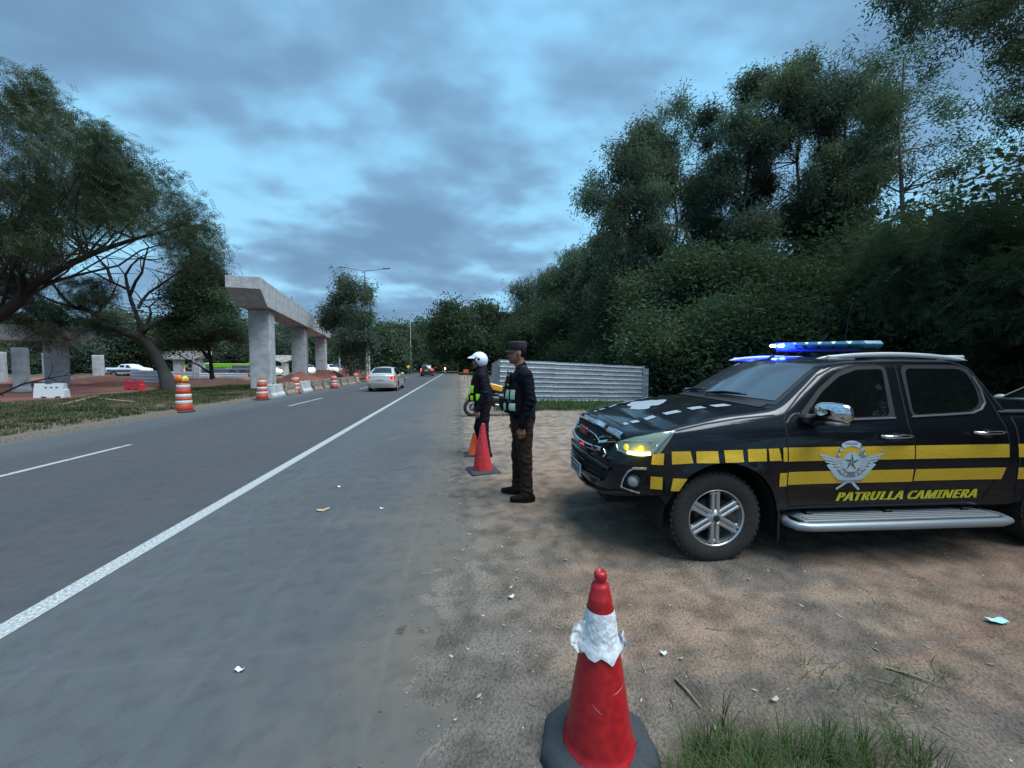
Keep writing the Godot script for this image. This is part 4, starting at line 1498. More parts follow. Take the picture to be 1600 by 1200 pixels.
		box(st, Vector3(1.51, 0.358, s * 0.90), Vector3(1.70, 0.02, 0.19), 0.004)
		for k in 5: box(st, Vector3(1.51, 0.372, s * (0.83 + k * 0.034)), Vector3(1.62, 0.009, 0.014), 0.003)
		mi("step_plate", done(st), mat("step_grey", 0.26, 0.27, 0.27, 0.5, 0.4), step)
		for u in [0.8, 1.5, 2.2]: mi("step_bracket", mesh_box(Vector3(u, 0.37, s * 0.78), Vector3(0.06, 0.05, 0.22), 0.005), trim, step)
		# roof rail: a flat-sided bar that curves down to the roof at both ends
		st = st_new()
		rows = []
		for k in 21:
			var t := k / 20.0
			var u := lerpf(1.06, 2.44, t)
			var zz: float = sh.S(minf(u, 2.30), 1.60, 1.0).z - 0.012
			var arch := pow(sin(PI * clampf(t, 0.0, 1.0)), 0.55)
			var yt: float = 1.655 + 0.062 * arch - 0.012 * t
			var th := 0.017 * clampf(minf(t, 1 - t) * 14.0 + 0.2, 0, 1) + 0.004 * arch
			var row := []
			for e in 12:
				var an := TAU * e / 12
				row.append(Vector3(u, yt - th + signf(sin(an)) * pow(absf(sin(an)), 0.7) * th, s * (zz + signf(cos(an)) * pow(absf(cos(an)), 0.7) * 0.021)))
			rows.append(row)
		skin(st, rows, false, true)
		var rail := mi("roof_rail", done(st), mat("rail_silver", 0.46, 0.50, 0.51, 0.4), o)
		for u in [1.26, 2.30]:
			mi("rail_foot", mesh_box(Vector3(u, 1.662, s * (sh.S(minf(u, 2.3), 1.6, 1.0).z - 0.012)), Vector3(0.26, 0.045, 0.026), 0.01), mats["rail_silver"], rail)
	# nose: grille, badge, lamps, bumper
	var fr := Node3D.new()
	fr.name = "grille"
	o.add_child(fr, true)
	for s in [1.0, -1.0]:
		st = st_new(false)
		patch(st, sh, Vector2(-1.62, 0.80), Vector2(-1.13, 0.83), Vector2(-0.93, 0.985), Vector2(-1.62, 1.045), 0.006, s, 12, 4)
		mi("grille_mesh", done(st), seam_m, fr)
		var up := []
		var dn := []
		for k in 11:
			var t := k / 10.0
			up.append(Vector2(lerpf(-1.62, -0.91, t), lerpf(1.045, 0.995, t * t)))
			dn.append(Vector2(lerpf(-1.62, -1.10, t), lerpf(0.825, 0.85, t * t)))
		bar_part("grille_bar", sh, up, 0.058, 0.034, s, chrome, fr)
		bar_part("grille_bar", sh, dn, 0.046, 0.032, s, chrome, fr)
		bar_part("grille_bar", sh, [Vector2(-1.62, 0.95), Vector2(-1.45, 0.945), Vector2(-1.3, 0.935), Vector2(-1.18, 0.90), Vector2(-1.06, 0.935), Vector2(-0.96, 0.955)], 0.030, 0.026, s, chrome, fr)
		bar_part("grille_bar", sh, [Vector2(-1.3, 0.90), Vector2(-1.18, 0.955), Vector2(-1.02, 0.975)], 0.022, 0.022, s, chrome, fr)
		bar_part("grille_bar", sh, [Vector2(-1.08, 0.86), Vector2(-1.03, 0.83), Vector2(-1.05, 0.80)], 0.016, 0.020, s, chrome, fr)
	mi("badge", mesh_box(Vector3(-0.855, 0.945, 0), Vector3(0.03, 0.075, 0.26), 0.01), mat("badge_red", 0.16, 0.02, 0.025, 0.4), fr)
	# head lamps
	var lens := mat("lamp_lens", 0.20, 0.24, 0.17, 0.08)
	lens.metallic_specular = 0.6
	lens.clearcoat_enabled = true
	lens.clearcoat = 1.0
	lens.clearcoat_roughness = 0.03
	for s in [1.0, -1.0]:
		var hl := Node3D.new()
		hl.name = "headlight"
		o.add_child(hl, true)
		var outline := [Vector2(-0.965, 0.935), Vector2(-0.93, 0.885), Vector2(-0.86, 0.862), Vector2(-0.70, 0.866), Vector2(-0.54, 0.885), Vector2(-0.49, 0.93), Vector2(-0.37, 1.075), Vector2(-0.47, 1.068), Vector2(-0.62, 1.045), Vector2(-0.78, 1.010), Vector2(-0.90, 0.985)]
		var grid_on := func(q: SurfaceTool, lo_u: Array, lo_h: Array, hi_u: Array, hi_h: Array, off: float) -> void:
			var rows2 := []
			for j in 7:
				var row := []
				for i in 25:
					var t := i / 24.0
					var A := Vector2(pick([0, 0.33, 0.66, 1.0], lo_u, t), pick([0, 0.33, 0.66, 1.0], lo_h, t))
					var B := Vector2(pick([0, 0.33, 0.66, 1.0], hi_u, t), pick([0, 0.33, 0.66, 1.0], hi_h, t))
					var p := A.lerp(B, j / 6.0)
					var bul: float = sin(PI * j / 6.0) * sin(PI * t) * 0.012
					row.append(sh.S(p.x, p.y, s) + sh.N(p.x, p.y, s) * (off + bul))
				rows2.append(row)
			skin(q, rows2, s > 0)
		st = st_new()
		grid_on.call(st, [-0.965, -0.84, -0.64, -0.50], [0.925, 0.865, 0.868, 0.905], [-0.945, -0.78, -0.58, -0.375], [0.955, 1.012, 1.052, 1.078], 0.004)
		mi("lamp_housing", done(st), lens, hl)
		var lc := mat("lamp_chrome", 0.5, 0.55, 0.5, 0.15, 0.9)
		bar_part("lamp_chrome", sh, [Vector2(-0.88, 0.965), Vector2(-0.72, 0.985), Vector2(-0.58, 0.995)], 0.012, 0.022, s, lc, hl)
		bar_part("lamp_chrome", sh, [Vector2(-0.575, 0.905), Vector2(-0.53, 0.955), Vector2(-0.47, 1.02), Vector2(-0.41, 1.058)], 0.026, 0.022, s, lc, hl)
		bar_part("lamp_chrome", sh, [Vector2(-0.945, 0.93), Vector2(-0.90, 0.885), Vector2(-0.80, 0.878)], 0.012, 0.022, s, lc, hl)
		for p in [Vector2(-0.83, 0.925), Vector2(-0.68, 0.935)]:
			mi("projector", mesh_ball(sh.S(p.x, p.y, s) + sh.N(p.x, p.y, s) * -0.012, Vector3(0.036, 0.036, 0.036)), glow("projector", 0.9, 0.75, 0.08, 0.16), hl)
		st = st_new(false)
		bar_on(st, sh, [Vector2(-0.80, 0.886), Vector2(-0.73, 0.886), Vector2(-0.66, 0.89), Vector2(-0.585, 0.90)], 0.026, 0.026, s)
		mi("running_light", done(st), glow("running_light", 1.0, 0.86, 0.34, 0.9), hl)
		# fog lamp
		var fl := Node3D.new()
		fl.name = "fog_light"
		o.add_child(fl, true)
		st = st_new(false)
		patch(st, sh, Vector2(-0.82, 0.60), Vector2(-0.64, 0.585), Vector2(-0.58, 0.765), Vector2(-0.74, 0.755), 0.004, s, 8, 5)
		mi("fog_recess", done(st), seam_m, fl)
		st = st_new(false)
		bar_on(st, sh, [Vector2(-0.645, 0.583), Vector2(-0.73, 0.592), Vector2(-0.815, 0.605), Vector2(-0.79, 0.68), Vector2(-0.755, 0.74), Vector2(-0.715, 0.768), Vector2(-0.60, 0.778)], 0.022, 0.028, s)
		mi("fog_trim", done(st), chrome, fl)
		st = st_new()
		var nrm := sh.N(-0.71, 0.665, s)
		var fc := sh.S(-0.71, 0.665, s)
		var fb := Basis(nrm.cross(Vector3.UP).normalized(), nrm, nrm.cross(Vector3.UP).normalized().cross(nrm))
		lathe(st, [Vector2(0.058, 0.0), Vector2(0.056, 0.022), Vector2(0.045, 0.018)], 20, Transform3D(fb, fc))
		mi("fog_ring", done(st), trim, fl)
		st = st_new()
		lathe(st, [Vector2(0.045, 0.012), Vector2(0.03, 0.02), Vector2(0.001, 0.023)], 20, Transform3D(fb, fc))
		mi("fog_glass", done(st), mat("fog_glass", 0.32, 0.36, 0.38, 0.1), fl)
	# bumper: lower intake, lip, plate
	var bp := Node3D.new()
	bp.name = "bumper"
	o.add_child(bp, true)
	for s in [1.0, -1.0]:
		st = st_new(false)
		patch(st, sh, Vector2(-1.62, 0.60), Vector2(-1.0, 0.62), Vector2(-0.96, 0.72), Vector2(-1.62, 0.755), 0.003, s, 12, 3)
		mi("lower_intake", done(st), seam_m, bp)
		for hh in [0.645, 0.69]: bar_part("bumper_bar", sh, [Vector2(-1.62, hh), Vector2(-1.4, hh), Vector2(-1.2, hh), Vector2(-1.02, hh)], 0.010, 0.02, s, paint, bp)
		bar_part("bumper_bar", sh, [Vector2(-1.62, 0.755), Vector2(-1.4, 0.755), Vector2(-1.2, 0.748), Vector2(-1.05, 0.735), Vector2(-0.95, 0.72)], 0.028, 0.03, s, paint, bp)
		bar_part("bumper_bar", sh, [Vector2(-1.62, 0.585), Vector2(-1.4, 0.585), Vector2(-1.2, 0.59), Vector2(-1.05, 0.60)], 0.020, 0.03, s, paint, bp)
		bar_part("bumper_bar", sh, [Vector2(-1.62, 0.455), Vector2(-1.4, 0.46), Vector2(-1.1, 0.49), Vector2(-0.9, 0.53), Vector2(-0.7, 0.565)], 0.03, 0.03, s, paint, bp)
	st = st_new(false)
	box(st, Vector3(-0.935, 0.575, 0), Vector3(0.012, 0.13, 0.40), 0.004)
	var pl := mi("number_plate", done(st), mat("plate_white", 0.42, 0.44, 0.47, 0.5), o)
	mi("plate_print", mesh_box(Vector3(-0.943, 0.625, 0), Vector3(0.004, 0.022, 0.38), 0.0), mat("plate_print", 0.07, 0.08, 0.10, 0.6), pl)
	for k in 6: mi("plate_print", mesh_box(Vector3(-0.943, 0.567, -0.14 + k * 0.056), Vector3(0.004, 0.062, 0.028), 0.0), mats["plate_print"], pl)
	# yellow tape
	st = st_new(false)
	var tape := func(u0: float, u1: float, h0: float, h1: float, k0 := 0.0, k1 := 0.0) -> void:
		var q := st_new(false)
		patch(q, sh, Vector2(u0, h0), Vector2(u1, h0 + k1), Vector2(u1 + k0, h1 + k1 * 0.3), Vector2(u0 + k0 * 0.3, h1), 0.004, 1.0, maxi(3, int((u1 - u0) / 0.05)), 3)
		mi("tape_strip", done(q), yellow, o)
	tape.call(-0.565, -0.465, 0.815, 0.905)
	tape.call(-0.40, -0.235, 0.822, 0.922, -0.02, 0.012)
	tape.call(-0.21, -0.035, 0.835, 0.925)
	tape.call(0.015, 0.17, 0.838, 0.93)
	tape.call(0.21, 0.37, 0.838, 0.935)
	tape.call(0.395, 0.50, 0.838, 0.935, -0.02)
	tape.call(0.515, 0.551, 0.83, 0.94)
	tape.call(-0.56, -0.465, 0.62, 0.72)
	tape.call(-0.405, -0.345, 0.615, 0.715, 0.06)
	tape.call(0.485, 0.551, 0.63, 0.74)
	tape.call(0.562, 1.655, 0.83, 0.94)
	tape.call(1.666, 2.508, 0.83, 0.94)
	tape.call(0.562, 1.655, 0.64, 0.745)
	tape.call(1.666, 2.455, 0.645, 0.745, 0.03)
	tape.call(2.59, 4.1, 0.83, 0.94)
	tape.call(2.59, 2.66, 0.645, 0.745)
	# lettering
	mi("lettering", text_on(sh, "PATRULLA CAMINERA", 1.01, 2.265, 0.487, 0.562, 0.28, 0.004, 1.0, 0.0045), letter, o)
	# emblem on the front door
	var em := Node3D.new()
	em.name = "emblem"
	o.add_child(em, true)
	var put := func(polys: Array, off: float, m: Material, called: String) -> void:
		for p in polys:
			var q := st_new(false)
			poly_on(q, sh, p, off, 1.0)
			mi(called, done(q), m, em)
	var c := Vector2(1.10, 0.80)
	put.call([arc_band(c + Vector2(0, 0.03), 0.134, 0.001, 0, TAU, 32, 1.12)], 0.0055, grey, "emblem_field")
	var wing := func(sg: float) -> Array:
		var out2 := []
		for k in 5:
			var y := 0.045 - k * 0.019
			out2.append(PackedVector2Array([c + Vector2(sg * 0.07, y - 0.008), c + Vector2(sg * (0.15 - k * 0.004), y + 0.012 - k * 0.002), c + Vector2(sg * (0.285 - k * 0.026), y + 0.046 - k * 0.011), c + Vector2(sg * (0.272 - k * 0.028), y + 0.024 - k * 0.008), c + Vector2(sg * (0.16 - k * 0.004), y - 0.003 - k * 0.001), c + Vector2(sg * 0.07, y - 0.022)]))
		return out2
	put.call(wing.call(1.0), 0.0066, pale, "wing")
	put.call(wing.call(-1.0), 0.0066, pale, "wing")
	put.call([arc_band(c + Vector2(0, 0.03), 0.150, 0.108, PI * 0.30, PI * 0.70, 14, 1.05)], 0.0068, pale, "upper_ribbon")
	put.call([arc_band(c + Vector2(0, 0.025), 0.190, 0.145, PI * 1.12, PI * 1.88, 20, 0.95), PackedVector2Array([c + Vector2(-0.215, -0.008), c + Vector2(-0.165, -0.06), c + Vector2(-0.15, -0.02), c + Vector2(-0.175, 0.01)]), PackedVector2Array([c + Vector2(0.215, -0.008), c + Vector2(0.165, -0.06), c + Vector2(0.15, -0.02), c + Vector2(0.175, 0.01)])], 0.0068, pale, "lower_ribbon")
	put.call([star(c + Vector2(0, 0.015), 0.085, 0.080, 8, PI / 8)], 0.0072, pale, "octagon")
	put.call([star(c + Vector2(0, 0.015), 0.076, 0.022, 5, PI / 2)], 0.0082, mat("emblem_star", 0.30, 0.36, 0.38, 0.5), "star")
	var dark_rays := []
	for k in 5:
		var an := PI / 2 + TAU * k / 5
		var sc := c + Vector2(0, 0.015)
		dark_rays.append(PackedVector2Array([sc, sc + Vector2(cos(an), sin(an)) * 0.076, sc + Vector2(cos(an - PI / 5), sin(an - PI / 5)) * 0.023]))
	put.call(dark_rays, 0.0088, mat("emblem_dark", 0.025, 0.03, 0.035, 0.6), "star_facet")
	var sprigs := []
	for sg in [-1.0, 1.0]:
		for k in 4:
			var an: float = -PI / 2 + sg * (0.42 + 0.30 * k)
			sprigs.append(star(c + Vector2(0, 0.02) + Vector2(cos(an), sin(an)) * 0.114, 0.019, 0.010, 5, an))
		for k in 2:
			var an: float = PI / 2 + sg * (0.84 + 0.34 * k)
			sprigs.append(star(c + Vector2(0, 0.03) + Vector2(cos(an), sin(an) * 1.05) * 0.122, 0.018, 0.009, 4, an))
	put.call(sprigs, 0.0074, pale, "leaf_sprig")
	put.call([PackedVector2Array([c + Vector2(-0.005, -0.15), c + Vector2(-0.105, -0.215), c + Vector2(-0.115, -0.20), c + Vector2(-0.02, -0.135)]), PackedVector2Array([c + Vector2(0.005, -0.15), c + Vector2(0.085, -0.225), c + Vector2(0.098, -0.21), c + Vector2(0.02, -0.135)])], 0.0064, pale, "crossed_staff")
	mi("ribbon_print", text_on(sh, "PARAGUAY", 1.045, 1.155, 0.955, 0.972, 0.0, 0.0085), grey, em)
	mi("ribbon_print", text_on(sh, "PATRULLA CAMINERA", 0.99, 1.21, 0.652, 0.668, 0.0, 0.0085), grey, em)
	# bonnet: white dashes, white crest
	var on_top := func(u0: float, u1: float, z0: float, z1: float, k: float) -> void:
		var q := st_new()
		var rows3 := []
		for i in 7:
			var u := lerpf(u0, u1, i / 6.0)
			var e := sh.T(u, 1.0).z
			var row := []
			for j in 4:
				var z := lerpf(z0, z1, j / 3.0) + k * i / 6.0
				row.append(sh.T(u, clampf(z / e, -1, 1)) + Vector3(-0.0012, 0.004, 0))
			rows3.append(row)
		skin(q, rows3, true)
		mi("bonnet_dash", done(q), white_tape, o)
	for s in [1.0, -1.0]:
		for q in [[-0.88, -0.79], [-0.71, -0.58], [-0.48, -0.34], [-0.23, -0.08], [0.02, 0.16], [0.25, 0.40]]:
			var z0: float = s * (0.47 + (q[0] + 0.9) * 0.06)
			on_top.call(q[0], q[1], z0 - 0.038, z0 + 0.038, s * 0.008)
	st = st_new(false)
	var blob := []
	for k in 40:
		var an := TAU * k / 40
		var rr0 := 1.0 + 0.20 * sin(an * 3.0 + 0.5) + 0.10 * sin(an * 7.0) + 0.05 * sin(an * 11.0)
		blob.append(Vector2(-0.16 + cos(an) * 0.21 * rr0, -0.02 + sin(an) * 0.24 * rr0))
	var bp2 := PackedVector2Array(blob)
	var ix := Geometry2D.triangulate_polygon(bp2)
	for k in range(0, ix.size(), 3):
		var q := []
		for e in 3:
			var p := bp2[ix[k + e]]
			q.append(sh.T(p.x, p.y / sh.T(p.x, 1.0).z) + Vector3(-0.001, 0.005, 0))
		tri(st, q[0], q[1], q[2])
	mi("bonnet_crest", done(st), white_tape, o)
	# faded lettering on the bonnet's front edge
	for k in 8:
		st = st_new()
		var rows4 := []
		for i in 3:
			var u := -1.02 + i * 0.045
			var row := []
			for j in 2:
				row.append(sh.T(u - absf(k - 3.5) * -0.004, clampf((-0.30 + k * 0.078 + j * 0.05) / maxf(sh.T(u, 1.0).z, 0.1), -0.98, 0.98)) + Vector3(-0.002, 0.004, 0))
			rows4.append(row)
		skin(st, rows4, true)
		mi("faded_letter", done(st), mat("faded_letter", 0.10, 0.13, 0.16, 0.6), o)
	# side repeater on the wing, aerial
	mi("aerial", mesh_tube([Vector3(1.80, 1.69, 0.1), Vector3(1.84, 1.95, 0.1), Vector3(1.90, 2.42, 0.1)], [0.006, 0.003, 0.0015], 5), trim, o)
	mi("roof_fin", mesh_tube([Vector3(0.96, 1.66, 0.16), Vector3(1.0, 1.69, 0.16), Vector3(1.03, 1.68, 0.16)], [0.012, 0.014, 0.004], 6), trim, o)
	# light bar
	var lb := Node3D.new()
	lb.name = "light_bar"
	o.add_child(lb, true)
	lb.position = Vector3(1.66, 1.75, 0)
	lb.rotation.x = 0.035
	st = st_new(false)
	box(st, Vector3(0, 0, 0), Vector3(0.20, 0.045, 1.02), 0.012)
	mi("bar_base", done(st), trim, lb)
	for s in [-0.40, 0.40]: mi("bar_foot", mesh_box(Vector3(0, -0.042, s), Vector3(0.12, 0.045, 0.08), 0.01), trim, lb)
	var teal := mat("teal_lens", 0.015, 0.15, 0.21, 0.12)
	teal.clearcoat_enabled = true
	teal.clearcoat = 1.0
	var lit := glow("blue_lens_lit", 0.01, 0.05, 1.0, 1.3)
	for k in 7:
		st = st_new()
		var z := -0.48 + k * 0.16
		var sx := 0.155 if k == 0 or k == 6 else 0.17
		box(st, Vector3(0, 0.055, z), Vector3(sx * 1.4, 0.066, 0.155), 0.026)
		mi("bar_lens", done(st), lit if k < 2 else teal, lb)
	for k in 2:
		mi("blue_flash", mesh_box(Vector3(-0.125, 0.055, -0.52 + k * 0.125), Vector3(0.03, 0.034, 0.085), 0.012), glow("blue_flash", 0.25, 0.70, 1.0, 6.0), lb)
	for z in [-0.52, -0.395]:
		var lamp := OmniLight3D.new()
		lamp.name = "blue_flash_light"
		lamp.light_color = Color(0.05, 0.12, 1.0)
		lamp.light_energy = 0.28
		lamp.light_size = 0.02
		lamp.omni_range = 60.0
		lamp.omni_attenuation = 2.0
		lamp.shadow_enabled = true
		lamp.position = Vector3(-0.125, 0.055, z)
		lb.add_child(lamp, true)
	for s in [1.0, -1.0]:
		var dl := OmniLight3D.new()
		dl.name = "running_lamp"
		dl.light_color = Color(1.0, 0.88, 0.35)
		dl.light_energy = 0.006
		dl.light_size = 0.02
		dl.omni_range = 30.0
		dl.omni_attenuation = 2.0
		dl.shadow_enabled = true
		dl.position = sh.S(-0.70, 0.886, s) + sh.N(-0.70, 0.886, s) * 0.06
		o.add_child(dl, true)

# ---------- fence, drums, cones, piers, lamps and the building site ----------
# flat board along dir from a, with waves across its height: a corrugated metal sheet
func corrugated(len: float, h: float, waves: int, depth: float, dent: float, seed_: int) -> ArrayMesh:
	var n := waves * 12
	var rows := []
	for i in 15:
		var x := len * i / 14.0
		var row := []
		for k in n + 1:
			var t := float(k) / n
			var w := fposmod(t * waves, 1.0) - 0.5
			var z := depth * (1.0 - smoothstep(0.07, 0.20, absf(w)))
			z += n_a.get_noise_2d(x * 1.5 + seed_ * 13.0, t * 3.0) * dent
			row.append(Vector3(x, t * h + n_b.get_noise_2d(x * 0.6 + seed_ * 7.0, 3.0) * dent * 0.6, z))
		rows.append(row)
	var st := st_new()
	skin(st, rows)
	return done(st)

func drum_into(o: Node3D, h: float, r: float, white: Material, orange: Material, dark: Material) -> void:
	var y0 := 0.05
	var H := h - y0
	mi("rubber_base", mesh_lathe([Vector2(0.01, 0.0), Vector2(r * 1.30, 0.0), Vector2(r * 1.32, 0.03), Vector2(r * 1.22, 0.06), Vector2(r * 0.8, 0.07)], 20), dark, o)
	var cuts := [0.0, 0.24, 0.38, 0.47, 0.61, 0.81, 0.95, 1.0]
	for k in 7:
		var a: float = y0 + H * cuts[k]
		var b: float = y0 + H * cuts[k + 1]
		var ra := r * lerpf(1.06, 0.86, cuts[k]) - (0.012 if k > 3 else 0.0)
		var rb := r * lerpf(1.06, 0.86, cuts[k + 1]) - (0.012 if k > 3 else 0.0)
		var prof := [Vector2(ra - 0.012, a), Vector2(ra, a + 0.012), Vector2(rb, b - 0.012), Vector2(rb - 0.012, b)]
		if k == 6: prof = [Vector2(ra - 0.012, a), Vector2(ra, a + 0.01), Vector2(rb - 0.03, b), Vector2(0.01, b + 0.005)]
		var is_white := k in [1, 3, 5]
		mi("white_band" if is_white else "orange_band", mesh_lathe(prof, 28), white if is_white else orange, o)
	mi("carry_handle", mesh_tube([Vector3(-0.10, h - 0.01, 0), Vector3(-0.08, h + 0.05, 0), Vector3(0.08, h + 0.05, 0), Vector3(0.10, h - 0.01, 0)], [0.018], 8), orange, o)

func pier(o: Node3D, p0: Vector3, p1: Vector3, along: Vector3, spots: Array, under: float, top: float, wide: float, colw: float, conc: Material, rust: Material, base := 0.0) -> void:
	# cap beam: a trapezoid seen from the side, its ends cut back underneath
	var across := along.cross(Vector3.UP).normalized()
	var L := p0.distance_to(p1)
	var side := [Vector2(0, top), Vector2(L, top), Vector2(L, lerpf(top, under, 0.45)), Vector2(L - 1.3, under), Vector2(1.3, under), Vector2(0, lerpf(top, under, 0.45))]
	var st := st_new(false)
	var f := []
	var b := []
	for q in side:
		f.append(p0 + along * q.x + across * wide * 0.5 + Vector3(0, q.y, 0) - o.position)
		b.append(p0 + along * q.x - across * wide * 0.5 + Vector3(0, q.y, 0) - o.position)
	for k in 6:
		var n := (k + 1) % 6
		quad(st, f[k], b[k], b[n], f[n])
	for k in [[0, 1, 2], [0, 2, 3], [0, 3, 4], [0, 4, 5]]:
		tri(st, f[k[0]], f[k[1]], f[k[2]])
		tri(st, b[k[2]], b[k[1]], b[k[0]])
	var beam := mi("cap_beam", done(st), conc, o)
	for s in spots:
		var c: Vector3 = p0 + along * s - o.position
		st = st_new(false)
		box(st, Vector3(c.x, (under + base) * 0.5 - 0.01, c.z), Vector3(colw, under - base - 0.02, colw), 0.05, Basis(across, Vector3.UP, across.cross(Vector3.UP)))
		mi("column", done(st), conc, o)
	if colw > 1.1 and colw < 1.2:
		for k in range(1, 9):
			var q: Vector3 = p0 + along * (L * k / 9.0) - o.position
			mi("formwork_joint", mesh_box(Vector3.ZERO, Vector3(0.022, (top - under) * 0.97, 0.012), 0.0), mats["joint_dark"] if mats.has("joint_dark") else mat("joint_dark", 0.20, 0.20, 0.20, 0.95), beam)
			var j: Node3D = beam.get_child(beam.get_child_count() - 1)
			j.position = q + across * (wide * 0.5) * (1.0 if across.x > 0 else -1.0) + Vector3(0, (top + under) * 0.5, 0)
			j.rotation.y = atan2(-along.z, along.x)
	for k in 5:
		var c: Vector3 = p0 + along * (L * (0.12 + 0.19 * k)) + across * wide * (0.3 if k % 2 else -0.3) - o.position + Vector3(0, top, 0)
		mi("rebar", mesh_tube([c - Vector3(0, 0.02, 0), c + Vector3(0.02, 0.25, 0), c + Vector3(0.08 * (k % 3 - 1), 0.5, 0.04)], [0.025], 5), rust, beam)

func build_site() -> void:
	var r := RandomNumberGenerator.new()
	r.seed = 606
	var zinc := textured(mat("galvanised_sheet", 0.36, 0.41, 0.45, 0.5, 0.15), noise_tex(91, 0.02, 0.75, 1.05), 0.6)
	var conc := textured(mat("concrete", 0.47, 0.475, 0.475, 0.9), noise_tex(92, 0.015, 0.80, 1.06, 512, 6), 0.22, noise_tex(93, 0.08, 0, 1, 512, 4, FastNoiseLite.TYPE_SIMPLEX_SMOOTH, 3.0), 0.6)
	var pale_conc := textured(mat("pale_concrete", 0.60, 0.61, 0.61, 0.9), noise_tex(92, 0.015, 0.80, 1.06, 512, 6), 0.22)
	var stained := textured(mat("stained_concrete", 0.30, 0.245, 0.195, 0.92), noise_tex(94, 0.03, 0.30, 1.35, 512, 5), 0.35)
	var rust := mat("rusty_bar", 0.09, 0.045, 0.03, 0.9)
	var white_r := textured(mat("reflective_white", 0.72, 0.66, 0.60, 0.35), noise_tex(95, 0.04, 0.75, 1.0, 256), 1.5)
	var orange := textured(mat("orange_plastic", 0.62, 0.060, 0.022, 0.5), noise_tex(96, 0.04, 0.75, 1.05, 256), 1.5)
	var red := textured(mat("red_plastic", 0.46, 0.012, 0.018, 0.42), noise_tex(97, 0.03, 0.72, 1.05, 256), 2.5)
	var black := textured(mat("black_rubber", 0.030, 0.036, 0.040, 0.85), noise_tex(98, 0.05, 0.7, 1.4, 256), 2.5)
	var hoard_m := mat("white_sheet", 0.52, 0.56, 0.60, 0.5)

	# corrugated fence: right run of three sheets, left run going back along the road
	var corner := P(1.62, 15.45, 0.0)
	var far_end := P(8.95, 17.75, -0.27)
	var o := thing("corrugated_fence", "long low fence of ribbed galvanised sheets at the edge of the dirt lot", "fence", corner)
	var dirv := (far_end - corner)
	var L := dirv.length() / 3.0
	for k in 3:
		var m := mi("sheet", corrugated(L + 0.06, 1.80, 9, 0.020, 0.035, k), zinc, o)
		m.position = dirv * (k / 3.0) + Vector3(0, 0.02 - 0.01 * k, 0.012 * (k % 2))
		m.rotation = Vector3(0, atan2(-dirv.z, dirv.x), atan2(dirv.y, Vector2(dirv.x, dirv.z).length()))
	for k in 4:
		var m := mi("post", mesh_box(Vector3(0, 0.9, 0), Vector3(0.05, 1.84, 0.05), 0.006), zinc, o)
		m.position = dirv * (k / 3.0) + Vector3(0.02, 0, -0.06 if k < 3 else 0.03)
	var back := P(2.05, 23.6, -0.12) - corner
	for k in 3:
		var m := mi("sheet", corrugated(back.length() / 3.0 + 0.05, 1.80, 9, 0.020, 0.035, k + 5), zinc, o)
		m.position = back * (k / 3.0)
		m.rotation = Vector3(0, atan2(-back.z, back.x), atan2(back.y, Vector2(back.x, back.z).length()))
	var ep := mi("end_panel", corrugated(0.28, 1.66, 3, 0.01, 0.02, 9), zinc, o)
	ep.position = dirv + Vector3(0.02, 0.03, -0.05)
	ep.rotation.y = -0.5

	# traffic drums along the left edge
	var spots := [[288, 644, 0.98, 0.225, "nearest orange and white traffic drum on the left kerb, with two beacon lamps on top"], [410, 625, 0.95, 0.225, "second nearest orange and white traffic drum, in front of the pier's near column"], [462, 615, 0.93, 0.225, "third nearest orange and white traffic drum, in front of the pier's middle column"], [522, 607, 0.86, 0.215, "fourth orange and white traffic drum, beyond the pier's far column"], [556, 600, 0.90, 0.23, "farthest orange and white traffic drum, left of the silver saloon"]]
	for q in spots:
		var g := seen_ground(q[0], q[1])
		var d := thing("traffic_drum", q[4], "traffic drum", g + Vector3(0, 0.006, 0), r.randf() * TAU, "traffic drums along the left kerb")
		drum_into(d, q[2], q[3], white_r, orange, black)
	# beacons on the nearest drum
	var g0 := seen_ground(288, 644)
	for k in 2:
		var bc := thing("warning_lamp", ["orange warning lamp on top of the nearest traffic drum", "yellow warning lamp on top of the nearest traffic drum"][k], "lamp", g0 + Vector3(-0.13 + k * 0.22, 0.985, 0.03), 0.2 + k)
		mi("lamp_lens", mesh_lathe([Vector2(0.01, -0.035), Vector2(0.10, -0.03), Vector2(0.115, 0.0), Vector2(0.10, 0.03), Vector2(0.01, 0.035)], 20, Transform3D(Basis(Vector3(1, 0, 0), PI / 2), Vector3(0, 0.16 - k * 0.03, 0))), mat("amber_lens" if k == 0 else "yellow_lens", 0.70 if k == 0 else 0.68, 0.16 if k == 0 else 0.50, 0.02 if k == 0 else 0.05, 0.3), bc)
		mi("lamp_body", mesh_box(Vector3(0, 0.03, 0), Vector3(0.14, 0.09, 0.08), 0.015), black, bc)

	# near cone with a torn white sleeve
	var cp := seen_ground(935, 1178)
	o = thing("traffic_cone", "nearest red traffic cone with a crumpled torn white sleeve on a black base", "traffic cone", cp, 0.35)
	mi("rubber_base", mesh_lathe([Vector2(0.15, 0.075), Vector2(0.20, 0.072), Vector2(0.235, 0.050), Vector2(0.245, 0.015), Vector2(0.24, 0.0), Vector2(0.05, 0.0)], 9), black, o)
